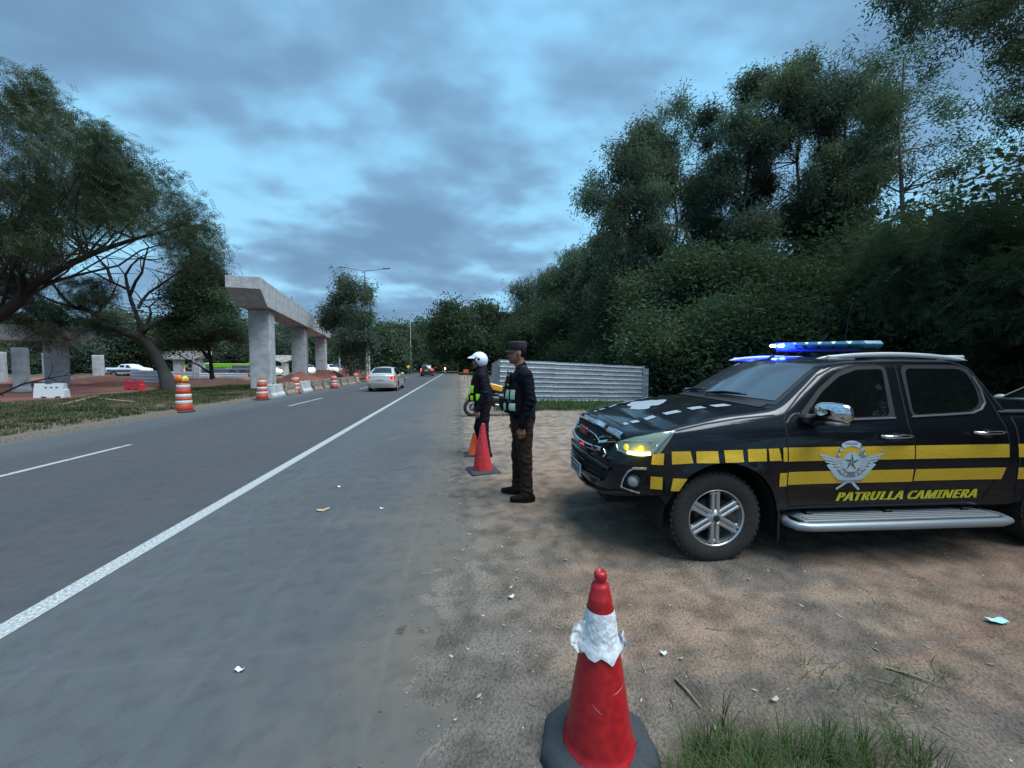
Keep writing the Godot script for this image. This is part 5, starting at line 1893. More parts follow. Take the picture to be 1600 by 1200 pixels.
	mi("cone_body", mesh_lathe([Vector2(0.150, 0.055), Vector2(0.155, 0.068), Vector2(0.138, 0.080), Vector2(0.133, 0.11), Vector2(0.117, 0.22), Vector2(0.095, 0.36), Vector2(0.0775, 0.47), Vector2(0.062, 0.565), Vector2(0.046, 0.665), Vector2(0.0455, 0.672), Vector2(0.043, 0.675), Vector2(0.036, 0.712), Vector2(0.032, 0.722), Vector2(0.023, 0.728), Vector2(0.022, 0.735), Vector2(0.0255, 0.745), Vector2(0.026, 0.762), Vector2(0.022, 0.772), Vector2(0.012, 0.776), Vector2(0.010, 0.768), Vector2(0.001, 0.766)], 40), red, o)
	var sleeve_m := textured(mat("white_sleeve", 0.74, 0.76, 0.79, 0.45), noise_tex(99, 0.03, 0.75, 1.05, 256), 5.0)
	var rows := []
	for j in 29:
		var t := j / 28.0
		var row := []
		for k in 64:
			var a := TAU * k / 64.0
			var y := lerpf(0.452 + n_b.get_noise_2d(cos(a) * 1.6, sin(a) * 1.6) * 0.05 - 0.022 * exp(-pow((a - 1.75) / 0.16, 2.0)), 0.625, t)
			var rr := lerpf(0.0815, 0.0528, (y - 0.445) / 0.18) + 0.0015
			var cr := absf(n_b.get_noise_2d(a * 7.0 + y * 40.0, y * 75.0 - a * 3.0)) * 0.006 + n_c.get_noise_2d(a * 12.0 + y * 90.0, y * 60.0) * 0.0030
			rr += maxf(0.0, cr) * smoothstep(0.0, 0.25, t) * smoothstep(1.0, 0.88, t) + smoothstep(0.35, 0.0, t) * 0.010
			row.append(Vector3(cos(a) * rr, y, sin(a) * rr))
		rows.append(row)
	var st := st_new()
	skin(st, rows, false, true)
	var sl := mi("white_sleeve", done(st), sleeve_m, o)
	# two torn flaps: crumpled cloth standing off the sleeve
	for q in [[3.55, 0.075, 0.520, 0.060], [0.85, 0.045, 0.480, 0.042]]:
		rows = []
		for j in 11:
			var row := []
			for k in 9:
				var u := k / 8.0
				var v := j / 10.0 - 0.5
				var a: float = q[0] - 0.35 + v * 0.25
				var out := Vector3(cos(a), 0, sin(a))
				var tan := Vector3(-sin(a), 0, cos(a))
				var edge := 1.0 - 0.35 * absf(n_c.get_noise_2d(v * 30.0, q[0] * 9.0))
				var w: float = u * q[1] * edge * (1.0 - 1.6 * v * v)
				row.append(out * (0.066 + w) + tan * (0.02 * sin(u * 3.0) + n_b.get_noise_2d(u * 9.0, v * 9.0 + q[0]) * 0.018) + Vector3(0, q[2] + v * 0.12 + 0.012 * sin(u * 4.0 + v * 5.0), 0))
			rows.append(row)
		st = st_new()
		skin(st, rows)
		mi("torn_flap", done(st), sleeve_m, sl)
	var scuff := mat("scuff", 0.62, 0.20, 0.20, 0.6)
	for q in [[1.75, 0.335, 0.9, 0.012], [2.55, 0.30, 0.5, -0.030]]:
		rows = []
		for k in 13:
			var t := k / 12.0
			var a: float = q[0] - t * q[2] * 0.75
			var y: float = q[1] + t * q[3]
			var rr := lerpf(0.117, 0.095, (y - 0.22) / 0.14) + 0.0008
			var w := 0.0026 * sin(PI * t) + 0.0003
			row_add(rows, [Vector3(cos(a) * rr, y - w, sin(a) * rr), Vector3(cos(a) * (rr - 0.0002), y + w, sin(a) * (rr - 0.0002))])
		st = st_new()
		skin(st, rows, true)
		mi("scuff", done(st), scuff, o)

	# red cone between the officers' feet
	var c2 := seen_ground(755, 737)
	o = thing("traffic_cone", "plain faded red traffic cone on a square black base, beside the cap-wearing officer", "traffic cone", c2, 0.2)
	st = st_new(false)
	box(st, Vector3(0, 0.022, 0), Vector3(0.44, 0.044, 0.44), 0.02)
	mi("rubber_base", done(st), black, o)
	st = st_new()
	rows = []
	for j in 15:
		var t := j / 14.0
		var row := []
		for k in 28:
			var a := TAU * k / 28.0
			var rr := lerpf(0.150, 0.030, pow(t, 0.92)) * (1.0 + n_b.get_noise_2d(cos(a) * 2.0 + t * 2.0, sin(a) * 2.0) * 0.12)
			row.append(Vector3(cos(a) * rr - 0.05 * t * (1.0 - t), 0.045 + 0.67 * t, sin(a) * rr))
		rows.append(row)
	skin(st, rows, false, true)
	ball(st, Vector3(0, 0.712, 0), Vector3(0.03, 0.022, 0.03), 6)
	mi("cone_body", done(st), textured(mat("faded_red_plastic", 0.52, 0.025, 0.035, 0.5), noise_tex(100, 0.03, 0.7, 1.1, 256), 2.5), o)
	var c3 := seen_ground(741, 711)
	o = thing("traffic_cone", "small bright orange traffic cone half hidden behind the faded red one", "traffic cone", c3)
	mi("rubber_base", mesh_box(Vector3(0, 0.015, 0), Vector3(0.34, 0.03, 0.34), 0.01), black, o)
	mi("cone_body", mesh_lathe([Vector2(0.115, 0.03), Vector2(0.085, 0.14), Vector2(0.055, 0.27), Vector2(0.025, 0.39), Vector2(0.001, 0.40)], 24), mat("bright_orange", 0.78, 0.10, 0.012, 0.45), o)

	# concrete barrier blocks
	var bw := ["nearest grey concrete barrier block, right of the second drum", "second concrete barrier block with dark stains, left of the third drum", "third concrete barrier block, right of the third drum", "fourth concrete barrier block, smeared with red soil", "fifth concrete barrier block, under the middle column", "sixth concrete barrier block, left of the fourth drum", "seventh concrete barrier block, right of the fourth drum", "eighth concrete barrier block, yellowish", "farthest concrete barrier block, left of the farthest drum"]
	for k in 9:
		var d := 20.6 + k * 1.66
		var b := thing("barrier_block", bw[k], "concrete barrier", P(-9.15 + k * 0.07 + r.randfn() * 0.04, d, 0.0), r.randfn() * 0.04, "concrete barrier blocks along the left kerb")
		st = st_new(false)
		var h := 0.64 + r.randfn() * 0.015
		var half := 0.79
		var prof := [Vector2(-0.30, 0), Vector2(-0.30, 0.10), Vector2(-0.20, 0.24), Vector2(-0.15, h), Vector2(0.15, h), Vector2(0.20, 0.24), Vector2(0.30, 0.10), Vector2(0.30, 0)]
		var fa := []
		var fb := []
		for q in prof:
			fa.append(Vector3(q.x, q.y, half))
			fb.append(Vector3(q.x, q.y, -half))
		for q in 7: quad(st, fa[q], fa[q + 1], fb[q + 1], fb[q])
		for q in range(1, 7):
			tri(st, fa[0], fa[q + 1], fa[q])
			tri(st, fb[0], fb[q], fb[q + 1])
		mi("block", done(st), conc if k == 0 or k == 2 else stained, b)
		mi("lifting_eye", mesh_tube([Vector3(0, h - 0.02, -0.1), Vector3(0, h + 0.06, -0.06), Vector3(0, h + 0.06, 0.06), Vector3(0, h - 0.02, 0.1)], [0.014], 6), rust, b)

	# the big three-column pier
	var a0 := P(-12.1, 26.0)
	var a1 := P(-16.5, 49.6)
	var along := (a1 - a0).normalized()
	var start := a0 - along * 3.2
	o = thing("bridge_pier", "tall three-column concrete pier with a heavy cap beam beside the road", "bridge pier", a0)
	pier(o, start, a1 + along * 3.2, along, [3.2, 3.2 + 11.4, 3.2 + a0.distance_to(a1)], 4.98, 6.40, 1.62, 1.15, conc, rust)
	# left pier
	var b0 := seen(165, 536, 31.0)
	var b1 := seen(-120, 527, 25.0)
	b0.y = 0
	b1.y = 0
	along = (b1 - b0).normalized()
	o = thing("bridge_pier", "low concrete pier at the left edge, its cap beam running out of view", "bridge pier", b0)
	pier(o, b0, b1, along, [2.6, 9.6], 3.35, 4.45, 2.0, 1.25, pale_conc, rust)
	# far small piers
	for q in [[245, 326, 563, 46.0, "small far concrete pier seen right of the leaning trunk", 2.25, 3.25, 40], [425, 462, 570, 56.0, "small far concrete pier seen between the big pier's near and middle columns", 1.95, 3.0, 30]]:
		var s0 := seen(q[0], q[2], q[3])
		var s1 := seen(q[1], q[2], q[3] + 1.0)
		s0.y = 0
		s1.y = 0
		along = (s1 - s0).normalized()
		o = thing("bridge_pier", q[4], "bridge pier", s0, 0.0, "small far piers")
		pier(o, s0, s1, along, [s0.distance_to(s1) * 0.42, s0.distance_to(s1) * 0.78] if q[7] == 40 else [s0.distance_to(s1) * 0.55], q[5], q[6], 1.5, 0.85, conc, rust)
	# short unfinished columns
	for q in [[5, 599, 551, 12, "leftmost short unfinished concrete column"], [35, 613, 545, 21, "short unfinished concrete column on a round footing, left of the low pier's column"], [80, 598, 553, 19, "short unfinished concrete column just left of the low pier's column"], [155, 596, 556, 16, "short unfinished concrete column standing alone right of the low pier"]]:
		var g := seen_ground(q[0], q[1])
		var dist := (g - cam.position).dot(-cam.global_basis.z)
		var h: float = (q[1] - q[2]) / 600.0 * dist
		var w: float = q[3] / 600.0 * dist * 0.66
		o = thing("short_column", q[4], "column", g, 0.3, "short unfinished columns")
		mi("shaft", mesh_box(Vector3(0, h * 0.5, 0), Vector3(w, h + 0.1, w), 0.04), pale_conc, o)
		if q[0] == 35: mi("footing", mesh_lathe([Vector2(w * 0.72, -0.1), Vector2(w * 0.74, 0.22), Vector2(w * 0.6, 0.34), Vector2(0.01, 0.36)], 20), conc, o)
		for k in 4: mi("rebar", mesh_tube([Vector3((k % 2 - 0.5) * w * 0.7, h, (k / 2 - 0.5) * w * 0.7), Vector3((k % 2 - 0.5) * w * 0.75, h + 0.35, (k / 2 - 0.5) * w * 0.75)], [0.02], 5), rust, o)
	# plastic barriers
	for q in [[82, 622, 0.95, 1.15, "white plastic barrier standing on the red soil, left", "white_barrier_plastic", 0.62, 0.64, 0.63], [211, 610, 0.85, 1.05, "red plastic barrier on the red soil left of the leaning trunk", "red_barrier_plastic", 0.62, 0.035, 0.045]]:
		var g := seen_ground(q[0], q[1])
		o = thing("plastic_barrier", q[4], "plastic barrier", g, 0.15 if q[0] == 82 else -0.2)
		var m := mat(q[5], q[6], q[7], q[8], 0.45)
		var hw: float = q[3] * 0.5
		var hh: float = q[2] * 0.75
		st = st_new(false)
		rows = []
		for z in [-1.0, 1.0]:
			pass
		var outline := PackedVector2Array([Vector2(-hw, 0.0), Vector2(-hw * 0.55, 0.0), Vector2(-hw * 0.5, 0.09), Vector2(-hw * 0.2, 0.09), Vector2(-hw * 0.15, 0.0), Vector2(hw * 0.35, 0.0), Vector2(hw * 0.4, 0.09), Vector2(hw * 0.7, 0.09), Vector2(hw * 0.75, 0.0), Vector2(hw, 0.0), Vector2(hw * 0.97, hh * 0.55), Vector2(hw * 0.88, hh * 0.62), Vector2(hw * 0.9, hh), Vector2(hw * 0.1, hh), Vector2(hw * 0.05, hh * 0.94), Vector2(-hw * 0.5, hh * 0.94), Vector2(-hw * 0.55, hh), Vector2(-hw, hh), Vector2(-hw * 1.02, hh * 0.6)])
		var ix := Geometry2D.triangulate_polygon(outline)
		for z in [0.2, -0.2]:
			for k in range(0, ix.size(), 3):
				var t3 := []
				for e in 3: t3.append(Vector3(outline[ix[k + e]].x, outline[ix[k + e]].y, z * (1.0 - 0.55 * outline[ix[k + e]].y / hh)))
				if ((t3[1] - t3[0]).cross(t3[2] - t3[0])).z * z > 0: tri(st, t3[0], t3[2], t3[1])
				else: tri(st, t3[0], t3[1], t3[2])
		for k in outline.size():
			var p := outline[k]
			var n := outline[(k + 1) % outline.size()]
			var zp := 0.2 * (1.0 - 0.55 * p.y / hh)
			var zn := 0.2 * (1.0 - 0.55 * n.y / hh)
			quad(st, Vector3(p.x, p.y, zp), Vector3(n.x, n.y, zn), Vector3(n.x, n.y, -zn), Vector3(p.x, p.y, -zp))
		mi("shell", done(st), m, o)
		for k in 3: mi("slot", mesh_box(Vector3(-hw * 0.25 + k * hw * 0.35, hh * 0.72, 0.125), Vector3(0.10, 0.06, 0.02), 0.01), mat("barrier_slot", 0.10, 0.09, 0.09, 0.8), o)
	# white hoardings round the site
	var hoards := [[205, 262, 604, 582, 36.0, "low white ribbed hoarding left of the leaning trunk", 33.5], [262, 312, 602, 583, 44.0, "white ribbed hoarding behind the nearest drum", 42.0], [312, 388, 600, 585, 46.0, "long white ribbed hoarding below the lime crane boom", 45.0], [425, 452, 596, 574, 60.0, "white ribbed hoarding seen between the near and middle columns", 58.0], [474, 490, 596, 578, 62.0, "white ribbed hoarding seen between the middle and far columns", 61.0]]
	for q in hoards:
		var s0 := seen(q[0], q[2], q[4])
		var s1 := seen(q[1], q[2], q[6])
		var h: float = (q[2] - q[3]) / 600.0 * q[4]
		var y0 := minf(s0.y, 0.1)
		s0.y = y0
		s1.y = y0
		o = thing("hoarding", q[5], "hoarding", s0, 0.0, "white hoardings round the site")
		var dv := s1 - s0
		var n := maxi(1, int(dv.length() / 2.4))
		for k in n:
			var m := mi("sheet", corrugated(dv.length() / n, h + 0.2, 5, 0.025, 0.04, k + int(q[0])), hoard_m, o)
			m.position = dv * (float(k) / n)
			m.rotation.y = atan2(-dv.z, dv.x)
	# soil mounds
	for q in [[352, 604, 30.0, 2.6, 0.55, "mound of brown soil between the layered tree and the pier"], [300, 606, 30.0, 2.2, 0.45, "mound of brown soil behind the nearest drum"], [470, 602, 33.0, 2.4, 0.9, "heap of red soil behind the barrier blocks at the middle column"], [508, 600, 36.0, 2.2, 1.1, "heap of red soil behind the barrier blocks at the far column"], [548, 588, 44.0, 2.6, 1.3, "heap of red soil near the farthest drum"], [170, 604, 36.0, 4.0, 0.6, "wide mound of red soil right of the low pier"]]:
		var p := seen(q[0], q[1], q[2])
		p.y = 0.0
		o = thing("soil_mound", q[5], "soil mound", p, 0.0, "soil mounds on the site")
		rows = []
		for j in 13:
			var t := j / 12.0
			var row := []
			for k in 28:
				var a := TAU * k / 28.0
				var rr: float = q[3] * (1.0 - t) * (1.0 + 0.3 * n_a.get_noise_2d(cos(a) * 3.0 + q[0], sin(a) * 3.0))
				row.append(Vector3(cos(a) * rr, q[4] * (1.0 - pow(1.0 - t, 1.7)) * (1.0 + 0.5 * n_b.get_noise_2d(cos(a) * rr * 2.0 + q[0], sin(a) * rr * 2.0)) - 0.04, sin(a) * rr))
			rows.append(row)
		st = st_new()
		skin(st, rows, false, true)
		mi("soil", done(st), textured(mat("brown_soil" if q[0] < 400 and q[0] > 200 else "red_heap", 0.14 if q[0] < 400 and q[0] > 200 else 0.20, 0.075, 0.05, 0.95), noise_tex(101, 0.05, 0.5, 1.4), 0.6, noise_tex(102, 0.06, 0, 1, 512, 5, FastNoiseLite.TYPE_SIMPLEX_SMOOTH, 10.0)), o)
	# planks and a fallen branch on the verge
	var wood := textured(mat("old_plank", 0.26, 0.20, 0.14, 0.85), noise_tex(103, 0.04, 0.6, 1.2, 256), 1.2)
	for q in [[150, 617, 205, 614, "old plank lying along the grass verge, the longer one"], [158, 625, 208, 630, "short pale plank lying across the grass verge"], [100, 634, 152, 620, "dark plank lying at the edge of the red soil"]]:
		var s0 := seen_ground(q[0], q[1], 0.1)
		var s1 := seen_ground(q[2], q[3], 0.1)
		o = thing("plank", q[4], "plank", (s0 + s1) * 0.5, atan2(-(s1 - s0).z, (s1 - s0).x), "planks on the verge")
		mi("board", mesh_box(Vector3(0, 0.05, 0), Vector3(s0.distance_to(s1), 0.05, 0.16), 0.008), wood, o)
	var fbp := seen_ground(-40, 640)
	o = thing("bare_branch", "thin bare branch arching over the red soil at the left edge", "branch", fbp)
	st = st_new()
	var br := [seen(-60, 640, 19.0), seen(0, 616, 19.2), seen(36, 600, 19.4), seen(75, 591, 19.6), seen(100, 587, 19.8), seen(121, 575, 20.0)]
	var loc := []
	for p in br: loc.append(p - fbp)
	tube(st, loc, [0.07, 0.055, 0.045, 0.035, 0.025, 0.012], 6)
	for q in [[1, 8, 24, -12], [2, 44, 592, 0], [3, 79, 565, 0], [4, 120, 590, 0], [3, 110, 600, 0]]:
		var e := seen(q[1] if q[1] > 20 else 20, q[2] if q[2] > 100 else 630, 19.6) - fbp
		limb(st, r, loc[q[0]], e, 0.024, 0.008, 4)
	mi("wood", done(st), mats["bark"], o)
	# street lamps
	var steel := mat("lamp_steel", 0.22, 0.23, 0.24, 0.5, 0.4)
	for q in [[576, 570, 422, 42.0, 38, "nearer double-armed street lamp rising behind the tall slender eucalyptus"], [642, 641, 491, 78.0, 24, "farther double-armed street lamp over the bushy trees"]]:
		var head := seen(q[1], q[2], q[3])
		var foot := Vector3(head.x, 0, head.z)
		o = thing("street_lamp", q[5], "street lamp", foot, 0.0, "double-armed street lamps")
		mi("pole", mesh_tube([Vector3.ZERO, Vector3(0, head.y * 0.5, 0), Vector3(0, head.y, 0)], [0.13, 0.10, 0.07], 10), mat("pole_grey", 0.36, 0.38, 0.38, 0.7), o)
		var half: float = q[4] / 600.0 * q[3]
		for s in [-1.0, 1.0]:
			mi("arm", mesh_tube([Vector3(0, head.y - 0.1, 0), Vector3(s * half * 0.4, head.y + 0.05, 0), Vector3(s * half * 0.8, head.y + 0.22, 0)], [0.05, 0.045, 0.04], 7), steel, o)
			st = st_new(false)
			box(st, Vector3(s * half * 0.86, head.y + 0.24, 0), Vector3(0.85, 0.10, 0.32), 0.04, Basis(Vector3(0, 0, 1), s * 0.06))
			mi("lamp_head", done(st), steel, o)
	for q in [[576, 539, 581, 44.0, 0.15, "slim pale pole just left of the silver saloon"], [530, 542, 576, 58.0, 0.14, "slim grey utility pole right of the big pier"], [301, 537, 603, 40.0, 0.09, "thin white pole in front of the small far pier"], [715, 545, 574, 88.0, 0.12, "thin pole under the umbrella-shaped tree at the bend"]]:
		var tp := seen(q[0], q[1], q[3])
		o = thing("utility_pole", q[5], "pole", Vector3(tp.x, 0, tp.z), 0.0, "slim poles along the road")
		mi("shaft", mesh_tube([Vector3.ZERO, Vector3(0, tp.y, 0)], [q[4], q[4] * 0.75], 9), mats["pole_grey"], o)
		mi("pole_cap", mesh_lathe([Vector2(q[4] * 0.85, tp.y - 0.02), Vector2(q[4] * 0.85, tp.y + 0.05), Vector2(0.01, tp.y + 0.08)], 9), steel, o)
	# signs at the bend
	var sg := seen(728, 580, 34.0)
	o = thing("orange_sign", "small orange board on short legs at the road edge, behind the helmeted officer", "sign", Vector3(sg.x, 0, sg.z))
	mi("board", mesh_box(Vector3(0, sg.y, 0), Vector3(0.45, 0.28, 0.03), 0.01), mat("sign_orange", 0.8, 0.13, 0.02, 0.5), o)
	for s in [-0.15, 0.15]: mi("leg", mesh_tube([Vector3(s, 0, 0), Vector3(s, sg.y - 0.1, 0)], [0.02], 6), steel, o)
	var ys := seen(638, 573, 60.0)
	o = thing("yellow_sign", "bright yellow road sign left of the dark car with red tail lights", "sign", Vector3(ys.x, 0, ys.z))
	var dm := st_new(false)
	box(dm, Vector3(0, ys.y, 0), Vector3(0.42, 0.42, 0.03), 0.01, Basis(Vector3(0, 0, 1), PI / 4))
	mi("board", done(dm), mat("sign_yellow", 0.85, 0.62, 0.03, 0.4), o)
	mi("post", mesh_tube([Vector3(0, 0, -0.03), Vector3(0, ys.y, -0.03)], [0.035], 7), steel, o)

func row_add(rows: Array, row: Array) -> void:
	rows.append(row)

# ---------- the other vehicles ----------
func car_shell(kind: String) -> Shell:
	var sh := Shell.new()
	sh.pu = [-1.5, -1.25, -1.0, -0.8, -0.6, -0.4, -0.2, 0.5, 2.6, 2.9, 3.2, 3.45, 3.7, 3.95, 4.3]
	sh.ps = [-0.85, -0.83, -0.77, -0.68, -0.55, -0.40, -0.2, 0.5, 2.6, 2.9, 3.18, 3.38, 3.52, 3.58, 3.60]
	sh.pz = [0, 0.25, 0.50, 0.66, 0.78, 0.83, 0.85, 0.865, 0.865, 0.855, 0.84, 0.79, 0.64, 0.36, 0]
	sh.nh = [0.2, 0.5, 0.8]
	sh.nd = [0.06, 0.0, 0.08]
	sh.front = -0.2
	sh.rear = 3.1
	sh.arches = [Vector3(0.0, 0.31, 0.355), Vector3(2.60, 0.31, 0.355)]
	sh.bu = [-1.5, 4.3]
	sh.bh = [0.20, 0.24]
	sh.zh = [0.2, 0.4, 0.6, 0.8, 0.93, 1.0, 1.42, 1.5]
	sh.zf = [0.93, 0.98, 1.0, 0.99, 0.96, 0.90, 0.66, 0.62]
	if kind == "saloon":
		sh.kh = [0.25, 0.45, 0.6, 0.7, 0.95, 1.02]
		sh.kd = [0.10, 0.01, 0.0, 0.035, 0.06, 0.09]
		sh.tu = [-1.5, -0.9, -0.2, 0.42, 0.55, 1.15, 1.4, 2.2, 2.5, 3.05, 3.2, 3.5, 4.3]
		sh.th = [0.70, 0.77, 0.88, 0.95, 1.0, 1.40, 1.44, 1.44, 1.38, 1.06, 1.03, 1.02, 1.01]
		sh.cu = [-1.5, -0.6, 0.45, 1.2, 2.4, 3.1, 4.3]
		sh.cy = [0.0, 0.04, 0.05, 0.04, 0.045, 0.03, 0.0]
		sh.wu = [-1.5, 0.0, 0.5, 1.2, 1.6, 2.3, 2.6, 3.05, 3.2, 4.3]
		sh.wx = [0.0, -0.1, -0.18, -0.08, 0.0, 0.03, 0.06, 0.12, 0.06, 0.0]
	else:
		sh.kh = [0.25, 0.5, 0.9, 1.1, 1.5]
		sh.kd = [0.08, 0.0, 0.01, 0.05, 0.28]
		sh.tu = [-1.5, -0.9, -0.2, 0.35, 0.5, 1.0, 1.3, 2.6, 3.2, 3.45, 3.9, 4.3]
		sh.th = [0.80, 0.92, 1.02, 1.08, 1.12, 1.54, 1.60, 1.60, 1.56, 1.52, 1.5, 1.5]
		sh.zh = [0.2, 0.4, 0.6, 0.85, 1.03, 1.1, 1.55, 1.65]
		sh.cu = [-1.5, -0.6, 0.45, 1.2, 2.4, 4.3]
		sh.cy = [0.0, 0.04, 0.05, 0.05, 0.05, 0.0]
		sh.wu = [-1.5, 0.0, 0.5, 1.2, 1.6, 4.3]
		sh.wx = [0.0, -0.1, -0.16, -0.08, 0.0, 0.0]
		sh.arches = [Vector3(0.0, 0.35, 0.40), Vector3(2.60, 0.35, 0.40)]
	return sh

# turn: the direction the tail points, as a rotation about y of local +x
func car(called: String, label: String, category: String, kind: String, at: Vector3, turn: float, paint: Material, tail_power: float, head_power: float, group := "", fine := false) -> Node3D:
	var sh := car_shell(kind)
	var glass: Material = mats["tinted_glass"]
	var trim: Material = mats["black_plastic"]
	var o := thing(called, label, category, at, turn, group)
	var du := 0.06 if fine else 0.12
	mi("body", shell_sides(sh, -1.5, 4.3, du, 10, 0.95 if kind == "saloon" else 1.06), paint, o)
	mi("roof", shell_top(sh, -1.5, 4.3, du * 0.6, 12), paint, o)
	mi("underbody", mesh_box(Vector3(1.35, 0.34, 0), Vector3(4.0, 0.26, 1.35), 0.05), mats["seam"], o)
	var wr: float = sh.arches[0].y
	for s in [1.0, -1.0]:
		for x in [0.0, 2.60]:
			wheel_into(o, Vector3(x, wr, s * 0.75), wr, 0.20, wr * 0.62, 7, mats["tyre"], mats["alloy"], s, false)
	var belt := 0.965 if kind == "saloon" else 1.09
	var tip := 1.385 if kind == "saloon" else 1.52
	var wins := [[Vector2(0.80, belt), Vector2(1.50, belt + 0.01), Vector2(1.50, tip), Vector2(1.28, tip - 0.015)], [Vector2(1.58, belt + 0.01), Vector2(2.55 if kind == "saloon" else 2.45, belt + 0.03), Vector2(2.35 if kind == "saloon" else 2.45, tip - 0.03), Vector2(1.58, tip)]]
	if kind != "saloon": wins.append([Vector2(2.53, belt + 0.03), Vector2(3.15, belt + 0.06), Vector2(3.05, tip - 0.06), Vector2(2.53, tip - 0.03)])
	for s in [1.0, -1.0]:
		for w in wins:
			var st := st_new(false)
			poly_on(st, sh, round_poly(w, 0.05), 0.006, s)
			mi("window", done(st), glass, o)
		var st2 := st_new()
		ball(st2, sh.S(0.86, belt + 0.06, s) + Vector3(0, 0, s * 0.12), Vector3(0.07, 0.07, 0.11), 7)
		mi("door_mirror", done(st2), paint, o)
	var lay := func(u0: float, u1: float, t0: float) -> ArrayMesh:
		var rows := []
		for i in 9:
			var u := lerpf(u0, u1, i / 8.0)
			var row := []
			for k in 13:
				var t := lerpf(-t0, t0, k / 12.0)
				var n := (sh.T(u + 0.01, t) - sh.T(u - 0.01, t)).cross(sh.T(u, t + 0.01) - sh.T(u, t - 0.01)).normalized()
				row.append(sh.T(u, t) + n * 0.008 * (-1.0 if n.y < 0 else 1.0))
			rows.append(row)
		var q := st_new()
		skin(q, rows, true)
		return done(q)
	mi("windscreen", lay.call(0.60, 1.16, 0.9) if kind == "saloon" else lay.call(0.55, 1.02, 0.9), glass, o)
	var red := glow("tail_red_%d" % int(tail_power * 10), 1.0, 0.03, 0.015, tail_power) if tail_power > 0.0 else mat("tail_dull", 0.25, 0.01, 0.01, 0.25)
	if kind == "saloon":
		mi("rear_window", lay.call(2.52, 3.03, 0.86), glass, o)
	else:
		var st := st_new()
		for s in [1.0]: patch(st, sh, Vector2(3.55, 1.10), Vector2(4.3, 1.10), Vector2(4.3, 1.46), Vector2(3.55, 1.44), 0.006, s, 8, 3)
		mi("rear_window", done(st), glass, o)
		st = st_new()
		patch(st, sh, Vector2(3.55, 1.10), Vector2(4.3, 1.10), Vector2(4.3, 1.46), Vector2(3.55, 1.44), 0.006, -1.0, 8, 3)
		mi("rear_window", done(st), glass, o)
	for s in [1.0, -1.0]:
		var ly := 0.83 if kind == "saloon" else 0.95
		var tl := Node3D.new()
		tl.name = "tail_light"
		o.add_child(tl, true)
		var st := st_new()
		patch(st, sh, Vector2(3.30, ly - 0.07), Vector2(3.72, ly - 0.075), Vector2(3.74, ly + 0.075), Vector2(3.24, ly + 0.10), 0.012, s, 8, 4)
		mi("tail_lens", done(st), mat("tail_lens", 0.22, 0.01, 0.012, 0.15), tl)
		st = st_new()
		var c := sh.S(3.54, ly, s)
		ball(st, c, Vector3(0.065, 0.062, 0.065) if fine else Vector3(0.09, 0.07, 0.11), 8)
		mi("tail_bulb", done(st), red, tl)
		if tail_power > 0.0:
			var la := OmniLight3D.new()
			la.name = "tail_lamp"
			la.light_color = Color(1.0, 0.12, 0.05)
			la.light_energy = 0.02
			la.light_size = 0.05
			la.omni_range = 60.0
			la.omni_attenuation = 2.0
			la.shadow_enabled = true
			la.position = sh.S(3.54, ly, s) + sh.N(3.54, ly, s) * 0.12
			tl.add_child(la, true)
		var hy := 0.66 if kind == "saloon" else 0.80
		var hn := Node3D.new()
		hn.name = "headlight"
		o.add_child(hn, true)
		st = st_new()
		patch(st, sh, Vector2(-1.02, hy - 0.06), Vector2(-0.55, hy - 0.02), Vector2(-0.45, hy + 0.10), Vector2(-0.98, hy + 0.04), 0.01, s, 8, 4)
		mi("head_lens", done(st), mat("head_lens", 0.45, 0.46, 0.47, 0.1), hn)
		if head_power > 0.0:
			st = st_new()
			ball(st, sh.S(-0.86, hy, s), Vector3(0.13, 0.12, 0.14), 8)
			mi("head_bulb", done(st), glow("head_white_%d" % int(head_power), 1.0, 0.86, 0.62, head_power), hn)
			var la := SpotLight3D.new()
			la.name = "head_lamp"
			la.light_color = Color(1.0, 0.88, 0.66)
			la.light_energy = 3.0
			la.light_size = 0.06
			la.spot_angle = 22.0
			la.spot_range = 80.0
			la.spot_attenuation = 2.0
			la.shadow_enabled = true
			la.position = sh.S(-0.86, hy, s) + Vector3(-0.14, 0, 0)
			hn.add_child(la, true)
			la.rotation = Vector3(-0.06, PI / 2, 0)
	# rear: plate, bumper line
	mi("number_plate", mesh_box(Vector3(3.59 if kind == "saloon" else 3.60, 0.74 if kind == "saloon" else 0.82, 0), Vector3(0.02, 0.12, 0.40), 0.005), mat("plate_white", 0.42, 0.44, 0.47, 0.5), o)
	for s in [1.0, -1.0]:
		ribbon_part("bumper_line", sh, [Vector2(2.98, 0.62), Vector2(3.4, 0.625), Vector2(3.8, 0.625), Vector2(4.3, 0.625)], 0.014, 0.003, s, mats["seam"], o)
		if kind == "saloon": ribbon_part("boot_line", sh, [Vector2(3.55, 0.98), Vector2(3.60, 0.8), Vector2(3.72, 0.68), Vector2(4.3, 0.66)], 0.010, 0.003, s, mats["seam"], o)
		ribbon_part("door_line", sh, [Vector2(1.54, 0.36), Vector2(1.54, tip)], 0.010, 0.003, s, mats["seam"], o)
	mi("exhaust", mesh_tube([Vector3(3.2, 0.25, 0.45), Vector3(3.6, 0.24, 0.45)], [0.03], 8), mats["alloy"], o)
	return o

